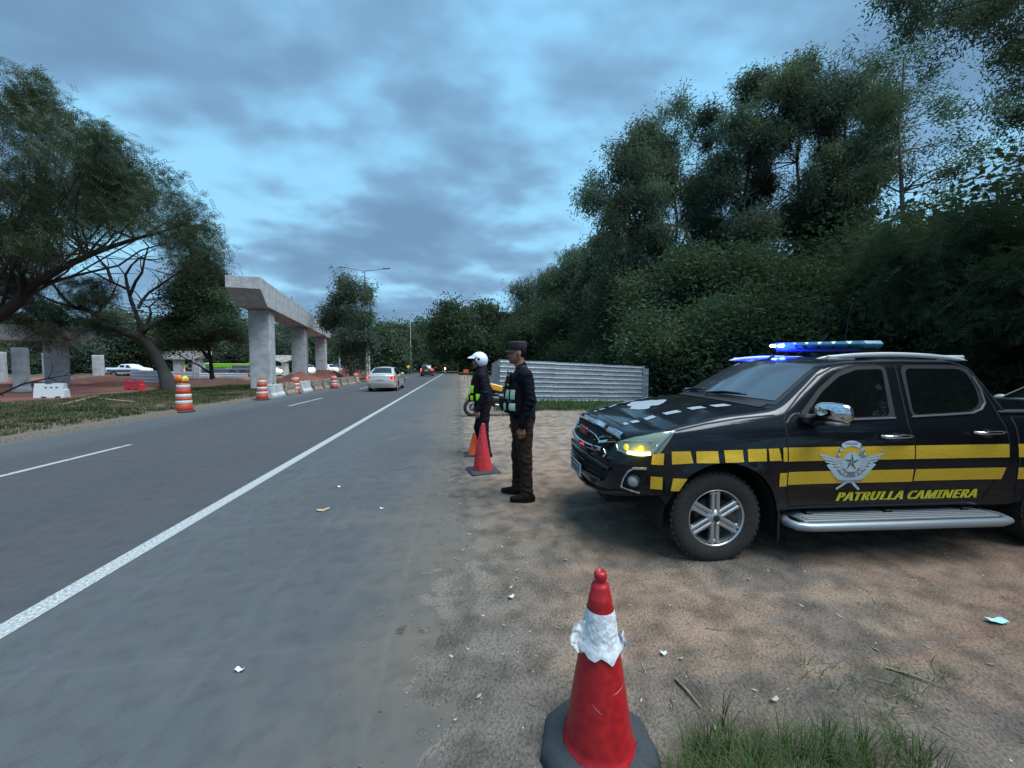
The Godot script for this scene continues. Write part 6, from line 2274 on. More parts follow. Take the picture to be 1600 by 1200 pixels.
func build_cars() -> void:
	var silver := mat("warm_glow_silver", 0.56, 0.52, 0.47, 0.25, 0.35)  # silver with the warm headlight glow on the saloon mixed into its colour
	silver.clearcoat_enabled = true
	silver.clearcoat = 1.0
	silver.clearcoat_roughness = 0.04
	var dark_red := mat("dark_paint", 0.03, 0.02, 0.022, 0.3)
	dark_red.clearcoat_enabled = true
	var red := mat("red_paint", 0.25, 0.02, 0.02, 0.3)
	var white := mat("white_paint", 0.62, 0.64, 0.66, 0.35)
	var a := seen_ground(599, 611)
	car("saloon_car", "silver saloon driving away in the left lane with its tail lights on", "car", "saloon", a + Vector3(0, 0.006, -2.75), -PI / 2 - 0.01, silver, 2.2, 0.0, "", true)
	var b := seen_ground(667, 588)
	car("estate_car", "dark tall car ahead of the silver saloon, brake lights glowing red", "car", "tall", b + Vector3(0, 0.006, -2.75), -PI / 2, dark_red, 5.0, 0.0)
	var c := seen_ground(682, 580)
	car("red_car", "small red car beyond the dark tall car", "car", "tall", c + Vector3(0.6, 0.006, -3.4), -PI / 2, red, 5.0, 0.0)
	var d := seen(692, 574, 98.0)
	car("oncoming_car", "distant oncoming car with bright headlights at the road bend", "car", "saloon", Vector3(d.x, 0.006, d.z), PI / 2, white, 0.0, 30.0)
	# silver car parked behind the pickup, at the right edge
	var e := seen(1640, 650, 6.3)
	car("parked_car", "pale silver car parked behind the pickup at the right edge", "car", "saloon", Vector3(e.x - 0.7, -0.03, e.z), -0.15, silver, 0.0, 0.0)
	# site traffic on the far carriageway
	for q in [[378, 585, 52.0, 30.0, "white car with glaring headlights behind the big pier's near column", -0.5], [428, 590, 54.0, 30.0, "white car with headlights on, right of the pier's near column", -0.4], [487, 590, 60.0, 30.0, "white van-like car with headlights on, between the middle and far columns", -0.5], [524, 582, 62.0, 0.0, "white car just right of the pier's far column", -0.4], [535, 585, 70.0, 45.0, "dark vehicle with yellow glaring headlights right of the pier", -0.9]]:
		var p := seen(q[0], q[1], q[2])
		car("site_car", q[4], "car", "tall", Vector3(p.x, 0.02, p.z), PI / 2 + 0.95 + q[5] * 0.3, white if q[0] != 535 else dark_red, 0.0, q[3], "vehicles on the far carriageway")
	# white pickup by the site
	var pk := thing("white_pickup", "small white pickup with a dark lower stripe parked beyond the red soil", "pickup truck", seen(224, 590, 52.0) * Vector3(1, 0, 1) + Vector3(0, 0.02, 0), PI - 0.15)
	var sh := pickup_shell()
	mi("body", shell_sides(sh, -1.62, 5.25, 0.12, 8, 1.17), white, pk)
	mi("bonnet", shell_top(sh, -1.62, 2.58, 0.06, 12), white, pk)
	mi("cargo_bed", mesh_box(Vector3(3.42, 0.85, 0), Vector3(1.75, 0.3, 1.5), 0.02), mats["black_plastic"], pk)
	for s in [1.0, -1.0]:
		for x in [0.0, 3.095]: wheel_into(pk, Vector3(x, 0.368, s * 0.79), 0.372, 0.235, 0.232, 6, mats["tyre"], mats["alloy"], s, false)
		for w in [[Vector2(0.80, 1.17), Vector2(1.52, 1.18), Vector2(1.58, 1.56), Vector2(1.2, 1.52)], [Vector2(1.70, 1.19), Vector2(2.38, 1.24), Vector2(2.38, 1.54), Vector2(1.80, 1.56)]]:
			var st := st_new(false)
			poly_on(st, sh, round_poly(w, 0.04), 0.008, s)
			mi("window", done(st), mats["tinted_glass"], pk)
		var st2 := st_new()
		patch(st2, sh, Vector2(-0.4, 0.60), Vector2(4.0, 0.60), Vector2(4.0, 0.93), Vector2(-0.4, 0.93), 0.006, s, 40, 3)
		mi("dark_stripe", done(st2), mat("blue_grey_stripe", 0.06, 0.08, 0.12, 0.5), pk)
	# lime crane
	var cr := seen(352, 572, 48.0)
	var lime := mat("lime_paint", 0.22, 0.48, 0.02, 0.45)
	var o := thing("mobile_crane", "mobile crane with a lime green boom lying level behind the hoardings", "crane", Vector3(cr.x, 0, cr.z), -0.1)
	var rows := 0
	mi("boom", mesh_box(Vector3(0, cr.y + 0.05, 0), Vector3(7.2, 0.55, 0.6), 0.06), lime, o)
	mi("boom_section", mesh_box(Vector3(-4.5, cr.y + 0.0, 0), Vector3(2.4, 0.36, 0.42), 0.04), lime, o)
	mi("boom_root", mesh_box(Vector3(3.4, cr.y - 0.15, 0), Vector3(1.3, 0.95, 0.75), 0.08), lime, o)
	mi("turntable", mesh_box(Vector3(2.6, 1.25, 0), Vector3(2.4, 0.7, 2.0), 0.1), mat("crane_grey", 0.10, 0.11, 0.12, 0.6), o)
	mi("carrier", mesh_box(Vector3(0.2, 0.85, 0), Vector3(8.0, 0.6, 2.3), 0.08), mats["crane_grey"], o)
	mi("cab", mesh_box(Vector3(-3.0, 1.35, 0.2), Vector3(1.6, 1.0, 1.8), 0.12), white, o)
	mi("cab_window", mesh_box(Vector3(-3.0, 1.5, 1.11), Vector3(1.2, 0.5, 0.02), 0.0), mats["tinted_glass"], o)
	for x in [-2.8, -1.4, 1.6, 2.9]:
		for s in [1.0, -1.0]: wheel_into(o, Vector3(x, 0.5, s * 1.0), 0.5, 0.32, 0.28, 8, mats["tyre"], mats["alloy"], s, false)
	for q in [[-3.78, 0.95, 0.8], [-3.78, 0.95, -0.5]]:
		mi("work_lamp", mesh_ball(Vector3(q[0], q[1], q[2]), Vector3(0.12, 0.12, 0.12), 6), glow("work_lamp", 1.0, 0.85, 0.6, 10.0), o)

# ---------- people ----------
# Blobs: ["c", a, b, ra, rb, id] tapered capsule, ["e", centre, radii, basis or null, id] ellipsoid
class Field:
	var lo: Vector3
	var n: Vector3i
	var cell: float
	var f: PackedFloat32Array
	var blobs: Array
	func _init(lo_: Vector3, hi: Vector3, cell_: float) -> void:
		lo = lo_
		cell = cell_
		n = Vector3i(((hi - lo) / cell).ceil()) + Vector3i.ONE
		f.resize(n.x * n.y * n.z)
		f.fill(1.0)
	static func dist(p: Vector3, b: Array) -> float:
		if b[0] == "c":
			var a: Vector3 = b[1]
			var ba: Vector3 = b[2] - a
			var t := clampf((p - a).dot(ba) / maxf(ba.length_squared(), 1e-9), 0.0, 1.0)
			return (p - a - ba * t).length() - lerpf(b[3], b[4], t)
		var q: Vector3 = p - b[1]
		if b[3] != null: q = q * b[3]
		var r: Vector3 = b[2]
		var k0 := (q / r).length()
		var k1 := (q / (r * r)).length()
		return k0 * (k0 - 1.0) / maxf(k1, 1e-6)
	func add(b: Array, k := 0.03) -> void:
		blobs.append(b)
		var lo2: Vector3
		var hi2: Vector3
		var m := k + cell * 2.0
		if b[0] == "c":
			var r: float = maxf(b[3], b[4]) + m
			lo2 = b[1].min(b[2]) - Vector3.ONE * r
			hi2 = b[1].max(b[2]) + Vector3.ONE * r
		else:
			var r2: float = maxf(b[2].x, maxf(b[2].y, b[2].z)) + m
			lo2 = b[1] - Vector3.ONE * r2
			hi2 = b[1] + Vector3.ONE * r2
		var i0 := Vector3i(((lo2 - lo) / cell).floor()).clamp(Vector3i.ZERO, n - Vector3i.ONE)
		var i1 := Vector3i(((hi2 - lo) / cell).ceil()).clamp(Vector3i.ZERO, n - Vector3i.ONE)
		for z in range(i0.z, i1.z + 1):
			for y in range(i0.y, i1.y + 1):
				var base := (z * n.y + y) * n.x
				for x in range(i0.x, i1.x + 1):
					var d := dist(lo + Vector3(x, y, z) * cell, b)
					if d < m * 1.5:
						var o := f[base + x]
						var h := maxf(k - absf(o - d), 0.0) / k
						f[base + x] = minf(o, d) - h * h * k * 0.25
	func id_at(p: Vector3) -> int:
		var best := 1e9
		var id := 0
		for b in blobs:
			var d := dist(p, b)
			if d < best:
				best = d
				id = b[-1]
		return id
	# surface nets; cols are linear colours by id
	func to_mesh(cols: Array, bump: Callable, arr_v: PackedVector3Array, arr_n: PackedVector3Array, arr_c: PackedColorArray, arr_i: PackedInt32Array) -> void:
		for z in n.z:
			for y in n.y:
				for x in n.x:
					var k := (z * n.y + y) * n.x + x
					if f[k] < 0.06 and f[k] > -0.06:
						f[k] += bump.call(lo + Vector3(x, y, z) * cell)
		var sx := 1
		var sy := n.x
		var sz := n.x * n.y
		var at := {}
		for z in n.z - 1:
			for y in n.y - 1:
				for x in n.x - 1:
					var k := (z * n.y + y) * n.x + x
					var v := [f[k], f[k + sx], f[k + sy], f[k + sx + sy], f[k + sz], f[k + sx + sz], f[k + sy + sz], f[k + sx + sy + sz]]
					var neg := 0
					for q in v: neg += 1 if q < 0.0 else 0
					if neg == 0 or neg == 8: continue
					var s := Vector3.ZERO
					var c := 0
					for e in [[0, 1], [2, 3], [4, 5], [6, 7], [0, 2], [1, 3], [4, 6], [5, 7], [0, 4], [1, 5], [2, 6], [3, 7]]:
						var a: float = v[e[0]]
						var b: float = v[e[1]]
						if (a < 0.0) != (b < 0.0):
							var t := a / (a - b)
							var pa := Vector3(e[0] & 1, (e[0] >> 1) & 1, (e[0] >> 2) & 1)
							var pb := Vector3(e[1] & 1, (e[1] >> 1) & 1, (e[1] >> 2) & 1)
							s += pa.lerp(pb, t)
							c += 1
					var p := lo + (Vector3(x, y, z) + s / c) * cell
					at[k] = arr_v.size()
					arr_v.append(p)
					arr_n.append(Vector3((v[1] + v[3] + v[5] + v[7]) - (v[0] + v[2] + v[4] + v[6]), (v[2] + v[3] + v[6] + v[7]) - (v[0] + v[1] + v[4] + v[5]), (v[4] + v[5] + v[6] + v[7]) - (v[0] + v[1] + v[2] + v[3])).normalized())
					arr_c.append(cols[id_at(p)])
		for k in at.keys():
			for ax in 3:
				var s1: int = [sx, sy, sz][ax]
				var u: int = [sy, sz, sx][ax]
				var w: int = [sz, sx, sy][ax]
				var a := f[k]
				if k + s1 >= f.size(): continue
				var b := f[k + s1]
				if (a < 0.0) == (b < 0.0): continue
				if not (at.has(k - u) and at.has(k - w) and at.has(k - u - w)): continue
				var q := [at[k], at[k - u], at[k - u - w], at[k - w]]
				if a < 0.0: arr_i.append_array(PackedInt32Array([q[0], q[2], q[1], q[0], q[3], q[2]]))
				else: arr_i.append_array(PackedInt32Array([q[0], q[1], q[2], q[0], q[2], q[3]]))

func nets(fields: Array, cols: Array, bumps: Array) -> ArrayMesh:
	var v := PackedVector3Array()
	var nn := PackedVector3Array()
	var c := PackedColorArray()
	var ix := PackedInt32Array()
	var m := ArrayMesh.new()
	for i in fields.size():
		var v1 := PackedVector3Array()
		var n1 := PackedVector3Array()
		var c1 := PackedColorArray()
		var i1 := PackedInt32Array()
		# packed arrays are shared by reference inside one call chain only when returned, so collect per field
		var out: Array = field_mesh(fields[i], cols, bumps[i])
		v1 = out[0]
		n1 = out[1]
		c1 = out[2]
		i1 = out[3]
		var base := v.size()
		v.append_array(v1)
		nn.append_array(n1)
		c.append_array(c1)
		for k in i1: ix.append(k + base)
	var arr := []
	arr.resize(Mesh.ARRAY_MAX)
	arr[Mesh.ARRAY_VERTEX] = v
	arr[Mesh.ARRAY_NORMAL] = nn
	arr[Mesh.ARRAY_COLOR] = c
	arr[Mesh.ARRAY_INDEX] = ix
	m.add_surface_from_arrays(Mesh.PRIMITIVE_TRIANGLES, arr)
	return m

func field_mesh(fd: Field, cols: Array, bump: Callable) -> Array:
	var v := PackedVector3Array()
	var nn := PackedVector3Array()
	var c := PackedColorArray()
	var ix := PackedInt32Array()
	fd.to_mesh(cols, bump, v, nn, c, ix)
	return [v, nn, c, ix]

# a hand that hangs from the wrist: palm, four fingers, thumb. fwd is where the thumb points, side is away from the body
func hand_field(wrist: Vector3, fwd: Vector3, side: Vector3, id: int) -> Field:
	var fd := Field.new(wrist - Vector3(0.08, 0.22, 0.08), wrist + Vector3(0.08, 0.04, 0.08), 0.005)
	var dn := Vector3(0, -1, 0)
	fd.add(["c", wrist + Vector3(0, 0.035, 0), wrist + dn * 0.02, 0.026, 0.026, id], 0.01)
	for k in 4:
		var o := fwd * (0.028 - 0.0185 * k)
		fd.add(["c", wrist + dn * 0.02 + o * 0.6, wrist + dn * 0.085 + o, 0.017, 0.014, id], 0.016)
		var l: float = [0.034, 0.038, 0.036, 0.028][k]
		var p := wrist + dn * 0.09 + o
		var p2 := p + (dn * 0.95 - side * 0.25 + fwd * 0.12).normalized() * l
		var p3 := p2 + (dn * 0.75 - side * 0.75).normalized() * l * 0.75
		var p4 := p3 + (dn * 0.30 - side * 0.95).normalized() * l * 0.5
		fd.add(["c", p, p2, 0.0098, 0.009, id], 0.005)
		fd.add(["c", p2, p3, 0.009, 0.0083, id], 0.004)
		fd.add(["c", p3, p4, 0.0083, 0.0072, id], 0.004)
	var t0 := wrist + dn * 0.03 + fwd * 0.022
	var t1 := t0 + (dn * 0.7 + fwd * 0.6 - side * 0.25).normalized() * 0.042
	var t2 := t1 + (dn * 0.95 + fwd * 0.05 - side * 0.3).normalized() * 0.032
	fd.add(["c", t0, t1, 0.0145, 0.0115, id], 0.01)
	fd.add(["c", t1, t2, 0.0112, 0.0085, id], 0.004)
	return fd

# head that looks along -x; c is the middle of the skull
func head_field(c: Vector3, id: int, hair: int, eye: int, white: int) -> Field:
	var fd := Field.new(c + Vector3(-0.15, -0.20, -0.12), c + Vector3(0.16, 0.15, 0.12), 0.005)
	fd.add(["e", c + Vector3(0.012, 0.03, 0), Vector3(0.098, 0.092, 0.076), null, id], 0.02)
	fd.add(["e", c + Vector3(-0.035, -0.035, 0), Vector3(0.060, 0.080, 0.064), null, id], 0.03)
	fd.add(["e", c + Vector3(-0.052, -0.085, 0), Vector3(0.034, 0.026, 0.034), null, id], 0.03)
	fd.add(["c", c + Vector3(-0.055, -0.090, 0), c + Vector3(0.02, -0.055, 0.056), 0.016, 0.014, id], 0.02)
	fd.add(["c", c + Vector3(-0.055, -0.090, 0), c + Vector3(0.02, -0.055, -0.056), 0.016, 0.014, id], 0.02)
	# brow, nose, lips
	fd.add(["c", c + Vector3(-0.078, 0.020, -0.036), c + Vector3(-0.078, 0.020, 0.036), 0.014, 0.014, id], 0.016)
	fd.add(["c", c + Vector3(-0.088, 0.008, 0), c + Vector3(-0.112, -0.032, 0), 0.009, 0.013, id], 0.012)
	fd.add(["e", c + Vector3(-0.102, -0.037, 0.012), Vector3(0.010, 0.008, 0.009), null, id], 0.006)
	fd.add(["e", c + Vector3(-0.102, -0.037, -0.012), Vector3(0.010, 0.008, 0.009), null, id], 0.006)
	fd.add(["c", c + Vector3(-0.091, -0.058, -0.02), c + Vector3(-0.091, -0.058, 0.02), 0.0075, 0.0075, 5], 0.006)
	fd.add(["c", c + Vector3(-0.090, -0.069, -0.018), c + Vector3(-0.090, -0.069, 0.018), 0.0085, 0.0085, 5], 0.006)
	for s in [-1.0, 1.0]:
		fd.add(["e", c + Vector3(-0.070, -0.030, s * 0.036), Vector3(0.026, 0.022, 0.022), null, id], 0.02)
		fd.add(["e", c + Vector3(-0.077, 0.002, s * 0.030), Vector3(0.011, 0.008, 0.013), null, white], 0.004)
		fd.add(["e", c + Vector3(-0.0855, 0.002, s * 0.031), Vector3(0.004, 0.006, 0.006), null, eye], 0.002)
		fd.add(["e", c + Vector3(0.018, -0.005, s * 0.077), Vector3(0.022, 0.033, 0.010), null, id], 0.008)
		fd.add(["e", c + Vector3(0.012, -0.035, s * 0.074), Vector3(0.010, 0.012, 0.008), null, id], 0.006)
	# short hair at the back and sides
	fd.add(["e", c + Vector3(0.045, 0.020, 0), Vector3(0.072, 0.080, 0.0765), null, hair], 0.01)
	# neck
	fd.add(["c", c + Vector3(0.028, -0.06, 0), c + Vector3(0.045, -0.18, 0), 0.056, 0.062, id], 0.03)
	return fd

func build_officer(called_label: String, at: Vector3, turn: float, p: Dictionary) -> Node3D:
	var o := thing("person", called_label, "person", at, turn)
	# ids: 0 jacket, 1 trousers, 2 skin, 3 shoe, 4 hair, 5 lip, 6 eye, 7 eye white
	var cols := [p.jacket, p.trousers, p.skin, Color(0.010, 0.010, 0.011), Color(0.008, 0.007, 0.006), p.skin * Color(0.75, 0.55, 0.55), Color(0.01, 0.006, 0.004), Color(0.42, 0.40, 0.38)]
	var s: float = p.scale
	var body := Field.new(Vector3(-0.36, -0.02, -0.40), Vector3(0.36, 1.66, 0.40), 0.0125)
	for q in p.legs:
		var hip: Vector3 = q[0]
		var knee: Vector3 = q[1]
		var ank: Vector3 = q[2]
		var toe: Vector3 = q[3]
		body.add(["c", hip, knee, 0.108, 0.082, 1], 0.05)
		body.add(["c", knee, ank + Vector3(0, 0.02, 0), 0.080, 0.066, 1], 0.04)
		body.add(["c", ank + Vector3(-0.012, 0.035, 0), ank + Vector3(-0.02, -0.025, 0), 0.066, 0.070, 1], 0.02)
		var f := (toe - ank)
		f.y = 0
		f = f.normalized()
		var heel := Vector3(ank.x, 0.045, ank.z) - f * 0.05
		body.add(["c", heel, heel + f * 0.13, 0.045, 0.042, 3], 0.012)
		body.add(["c", heel + f * 0.10, heel + f * 0.235, 0.044, 0.032, 3], 0.014)
		body.add(["e", heel + f * 0.10 + Vector3(0, -0.030, 0), Vector3(0.15, 0.016, 0.050), Basis(f, Vector3.UP, f.cross(Vector3.UP)).inverse() if false else null, 3], 0.008)
	body.add(["e", Vector3(p.pelvis, 0.96, 0), Vector3(0.150, 0.14, 0.185), null, 1], 0.05)
	body.add(["c", Vector3(p.pelvis, 1.03, -0.06), Vector3(p.pelvis, 1.03, 0.06), 0.140, 0.140, 0], 0.04)
	body.add(["e", Vector3(p.pelvis - 0.012, 1.14, 0), Vector3(0.158, 0.17, 0.19), null, 0], 0.05)
	body.add(["e", Vector3(p.chest, 1.33, 0), Vector3(0.152, 0.20, 0.200), null, 0], 0.06)
	body.add(["c", Vector3(p.chest + 0.03, 1.475, -0.14), Vector3(p.chest + 0.03, 1.475, 0.14), 0.075, 0.075, 0], 0.06)
	body.add(["c", Vector3(p.chest + 0.035, 1.50, 0), Vector3(p.chest + 0.025, 1.585, 0), 0.085, 0.068, 0], 0.04)
	for q in p.arms:
		body.add(["c", q[0], q[1], 0.080, 0.066, 0], 0.035)
		body.add(["c", q[1], q[2], 0.066, 0.050, 0], 0.03)
		body.add(["c", q[2], q[2] + (q[2] - q[1]).normalized() * 0.03, 0.052, 0.050, 0], 0.01)
	var cloth := func(pt: Vector3) -> float:
		var w := n_c.get_noise_3d(pt.x * 34.0, pt.y * 22.0, pt.z * 34.0) * 0.009 + n_b.get_noise_3d(pt.x * 12.0, pt.y * 26.0, pt.z * 12.0) * 0.011
		# folds that gather at the ankles, knees, elbows and jacket hem
		var g := exp(-pow((pt.y - 0.14) / 0.10, 2.0)) + exp(-pow((pt.y - 0.50) / 0.12, 2.0)) * 0.7 + exp(-pow((pt.y - 1.17) / 0.14, 2.0)) * 0.7
		return (w + sin(pt.y * 95.0 + pt.x * 25.0 + n_b.get_noise_2d(pt.x * 8.0, pt.z * 8.0) * 5.0) * 0.0045 * g) if pt.y > 0.085 else 0.0
	var plain_f := func(_pt: Vector3) -> float: return 0.0
	var head := head_field(p.head, 2, 4, 6, 7)
	var fields := [body, head]
	var bumps := [cloth, plain_f]
	for q in p.arms:
		var side := Vector3(0, 0, signf(q[2].z))
		fields.append(hand_field(q[2] + (q[2] - q[1]).normalized() * 0.045, Vector3(-1, 0, 0), side, 2))
		bumps.append(plain_f)
	var bm := mat("person_cloth", 1, 1, 1, 0.72)
	bm.vertex_color_use_as_albedo = true
	bm.metallic_specular = 0.22
	mi("body", nets(fields, cols, bumps), bm, o)
	# collar, belt
	var dark := mat("webbing", 0.008, 0.008, 0.009, 0.6)
	mi("collar", mesh_lathe([Vector2(0.066, 0.0), Vector2(0.074, 0.03), Vector2(0.070, 0.055), Vector2(0.062, 0.052), Vector2(0.058, 0.02)], 24, Transform3D(Basis(Vector3(0, 0, 1), 0.12), Vector3(p.chest + 0.028, 1.535, 0))), mat("collar_cloth", 0.012, 0.013, 0.017, 0.8), o)
	return o

# vest: a tube round the torso, from which bands and pouches take their place
func vest_point(cx: float, a: float, y: float, off: float) -> Vector3:
	var t := clampf((y - 1.02) / 0.46, 0.0, 1.0)
	var rx := lerpf(0.178, 0.166, t) + off + 0.016 * exp(-pow((y - 1.16) / 0.10, 2.0))
	var rz := lerpf(0.205, 0.195, t) + off
	return Vector3(cx - cos(a) * rx, y, sin(a) * rz)

func vest_patch(cx: float, a0: float, a1: float, y0: float, y1: float, off: float, n := 8) -> ArrayMesh:
	var rows := []
	for j in 4:
		var row := []
		for k in n + 1:
			var a := lerpf(a0, a1, float(k) / n)
			var e := off + (-0.006 if j == 0 or j == 3 else 0.0)
			row.append(vest_point(cx, a, lerpf(y0, y1, clampf((j - 0.5) / 2.0, 0.0, 1.0)), e))
		rows.append(row)
	var st := st_new()
	skin(st, rows)
	return done(st)

func build_people() -> void:
	var webbing := mat("webbing", 0.008, 0.008, 0.009, 0.6)
	webbing.metallic_specular = 0.2
	# the officer in the cap
	var a := P(0.72, 4.5, 0.0)
	a.y = dirt_h(a.x, 4.5) - 0.004
	var po := {"jacket": Color(0.006, 0.007, 0.011), "trousers": Color(0.026, 0.019, 0.014), "skin": Color(0.23, 0.115, 0.075), "scale": 1.0, "pelvis": 0.035, "chest": 0.0, "head": Vector3(-0.035, 1.735, 0),
		"legs": [[Vector3(0.04, 0.93, 0.10), Vector3(0.045, 0.50, 0.115), Vector3(0.075, 0.10, 0.135), Vector3(-0.10, 0.0, 0.15)], [Vector3(0.03, 0.93, -0.10), Vector3(0.005, 0.50, -0.12), Vector3(0.01, 0.10, -0.15), Vector3(-0.16, 0.0, -0.17)]],
		"arms": [[Vector3(0.045, 1.475, 0.205), Vector3(0.085, 1.19, 0.245), Vector3(0.005, 0.945, 0.235)], [Vector3(0.045, 1.475, -0.205), Vector3(0.07, 1.19, -0.25), Vector3(-0.02, 0.95, -0.24)]]}
	var o := build_officer("man in a dark cap, black jacket and brown trousers standing side-on, arms at his sides", a, 0.0, po)
	# cap: crown, flat top, brim
	var cap_m := textured(mat("cap_cloth", 0.016, 0.012, 0.011, 0.85), noise_tex(111, 0.1, 0.7, 1.2, 256), 6.0)
	var hc: Vector3 = po.head + Vector3(0.012, 0.03, 0)
	var rows := []
	for q in [[0.100, 0.081, 0.008], [0.104, 0.085, 0.012], [0.106, 0.087, 0.045], [0.110, 0.091, 0.088], [0.106, 0.088, 0.104], [0.085, 0.07, 0.112], [0.002, 0.002, 0.115]]:
		var row := []
		for k in 28:
			var an := TAU * k / 28.0
			row.append(hc + Vector3(cos(an) * q[0], q[2] + 0.012 * cos(an) * 0.3, sin(an) * q[1]))
		rows.append(row)
	var st := st_new()
	skin(st, rows, true, true)
	var cap := mi("cap", done(st), cap_m, o)
	rows = []
	for j in 7:
		var t := j / 6.0
		var row := []
		for k in 15:
			var an := lerpf(-1.15, 1.15, k / 14.0)
			row.append(hc + Vector3(-cos(an) * (0.098 + 0.068 * t * cos(an * 0.8)), 0.016 - 0.030 * t - 0.016 * (1.0 - cos(an)), sin(an) * (0.082 + 0.012 * t)))
		rows.append(row)
	st = st_new()
	skin(st, rows, true)
	rows.reverse()
	var lower := []
	for row in rows:
		var l2 := []
		for q in row: l2.append(q + Vector3(0, -0.006, 0))
		lower.append(l2)
	skin(st, lower, true)
	mi("brim", done(st), cap_m, cap)
	# vest with pale reflective panels
	var mint := mat("mint_reflector", 0.33, 0.47, 0.35, 0.4)
	var vest := Node3D.new()
	vest.name = "vest"
	o.add_child(vest, true)
	mi("vest_front", vest_patch(-0.005, -1.9, 1.9, 1.04, 1.40, 0.004, 20), webbing, vest)
	mi("strap", vest_patch(-0.005, -0.75, -0.5, 1.38, 1.52, -0.02), webbing, vest)
	mi("strap", vest_patch(-0.005, 0.5, 0.75, 1.38, 1.52, -0.02), webbing, vest)
	for s in [-1.0, 1.0]:
		mi("pouch", mesh_box(vest_point(-0.005, s * 0.35, 1.15, 0.02), Vector3(0.06, 0.15, 0.12), 0.018), webbing, vest)
		mi("pouch", mesh_box(vest_point(-0.005, s * 0.85, 1.13, 0.015), Vector3(0.09, 0.13, 0.07), 0.018), webbing, vest)
		mi("reflective_panel", vest_patch(-0.005, s * 0.45, s * 0.74, 1.205, 1.315, 0.016), mint, vest)
		mi("reflective_panel", vest_patch(-0.005, s * 0.84, s * 1.14, 1.205, 1.315, 0.014), mint, vest)
		mi("reflective_panel", vest_patch(-0.005, s * 0.42, s * 1.22, 1.082, 1.165, 0.052), mint, vest)
		mi("reflective_panel", vest_patch(-0.005, s * 0.50, s * 0.70, 1.36, 1.42, 0.016), mint, vest)
	mi("radio", mesh_box(vest_point(-0.005, 0.62, 1.43, 0.015), Vector3(0.04, 0.09, 0.05), 0.01), webbing, vest)
	mi("radio_aerial", mesh_tube([vest_point(-0.005, 0.62, 1.47, 0.015), vest_point(-0.005, 0.62, 1.54, 0.02)], [0.006], 6), webbing, vest)
	mi("holster", mesh_box(Vector3(0.03, 0.93, 0.205), Vector3(0.09, 0.16, 0.05), 0.02), webbing, o)
	mi("shoulder_tab", mesh_box(Vector3(0.045, 1.545, 0.16), Vector3(0.05, 0.012, 0.11), 0.005, ), webbing, o)

	# the officer in the helmet
	var b := P(0.36, 6.72, 0.0)
	b.y = dirt_h(b.x, 6.72) - 0.004
	var pb := {"jacket": Color(0.0085, 0.009, 0.013), "trousers": Color(0.012, 0.011, 0.014), "skin": Color(0.26, 0.14, 0.095), "scale": 1.0, "pelvis": 0.09, "chest": 0.03, "head": Vector3(-0.005, 1.66, 0),
		"legs": [[Vector3(0.10, 0.90, 0.095), Vector3(0.08, 0.48, 0.11), Vector3(0.14, 0.10, 0.13), Vector3(-0.03, 0.0, 0.15)], [Vector3(0.08, 0.90, -0.095), Vector3(-0.02, 0.50, -0.12), Vector3(0.03, 0.10, -0.14), Vector3(-0.15, 0.0, -0.16)]],
		"arms": [[Vector3(0.075, 1.40, 0.195), Vector3(0.115, 1.12, 0.235), Vector3(0.005, 0.885, 0.23)], [Vector3(0.075, 1.40, -0.195), Vector3(0.09, 1.12, -0.24), Vector3(-0.05, 0.90, -0.22)]]}
	o = build_officer("person in a white open-face helmet and black uniform with lime reflective panels", b, -0.12, pb)
	var hm := mat("white_helmet", 0.66, 0.70, 0.76, 0.22)
	hm.clearcoat_enabled = true
	var helm := Node3D.new()
	helm.name = "helmet"
	o.add_child(helm, true)
	hc = pb.head + Vector3(0.012, 0.03, 0)
	var shell := func(rx: float, ry: float, rz: float, inner: bool) -> ArrayMesh:
		var q := st_new()
		var nu := 48
		var nv := 26
		for j in nv:
			for i in nu:
				var ok := true
				var c4 := []
				for e in [[0, 0], [1, 0], [1, 1], [0, 1]]:
					var an: float = TAU * (i + e[0]) / nu - PI
					var el: float = lerpf(-1.05, PI / 2, float(j + e[1]) / nv)
					var pt := Vector3(cos(an) * cos(el), sin(el), sin(an) * cos(el))
					if pt.x < -0.12 and pt.y < 0.30 and absf(pt.z) < 0.90: ok = false
					if pt.y < -0.80 and pt.x < 0.1: ok = false
					c4.append(hc + Vector3(pt.x * rx, pt.y * ry, pt.z * rz))
				if not ok: continue
				if inner: quad(q, c4[0], c4[1], c4[2], c4[3])
				else: quad(q, c4[3], c4[2], c4[1], c4[0])
		return done(q)
	mi("helmet_shell", shell.call(0.150, 0.142, 0.128, false), hm, helm)
	mi("helmet_lining", shell.call(0.140, 0.132, 0.118, true), mat("helmet_lining", 0.02, 0.02, 0.022, 0.9), helm)
	rows = []
	for j in 7:
		var t := j / 6.0
		var row := []
		for k in 17:
			var an := lerpf(-1.2, 1.2, k / 16.0)
			row.append(hc + Vector3(-cos(an) * (0.142 + 0.075 * t), 0.052 - 0.020 * t - 0.02 * (1.0 - cos(an)) + 0.02 * (1.0 - t), sin(an) * (0.124 + 0.004 * t)))
		rows.append(row)
	st = st_new()
	skin(st, rows, true)
	mi("helmet_peak", done(st), hm, helm)
	for s in [-1.0, 1.0]:
		mi("helmet_pivot", mesh_lathe([Vector2(0.001, 0.012), Vector2(0.020, 0.012), Vector2(0.024, 0.0)], 16, Transform3D(Basis(Vector3(1, 0, 0), PI / 2 * s), hc + Vector3(-0.005, 0.012, s * 0.124))), webbing, helm)
	mi("chin_strap", mesh_tube([hc + Vector3(0.0, -0.08, 0.10), hc + Vector3(-0.05, -0.145, 0.05), hc + Vector3(-0.06, -0.155, 0), hc + Vector3(-0.05, -0.145, -0.05), hc + Vector3(0.0, -0.08, -0.10)], [0.009], 6), webbing, helm)
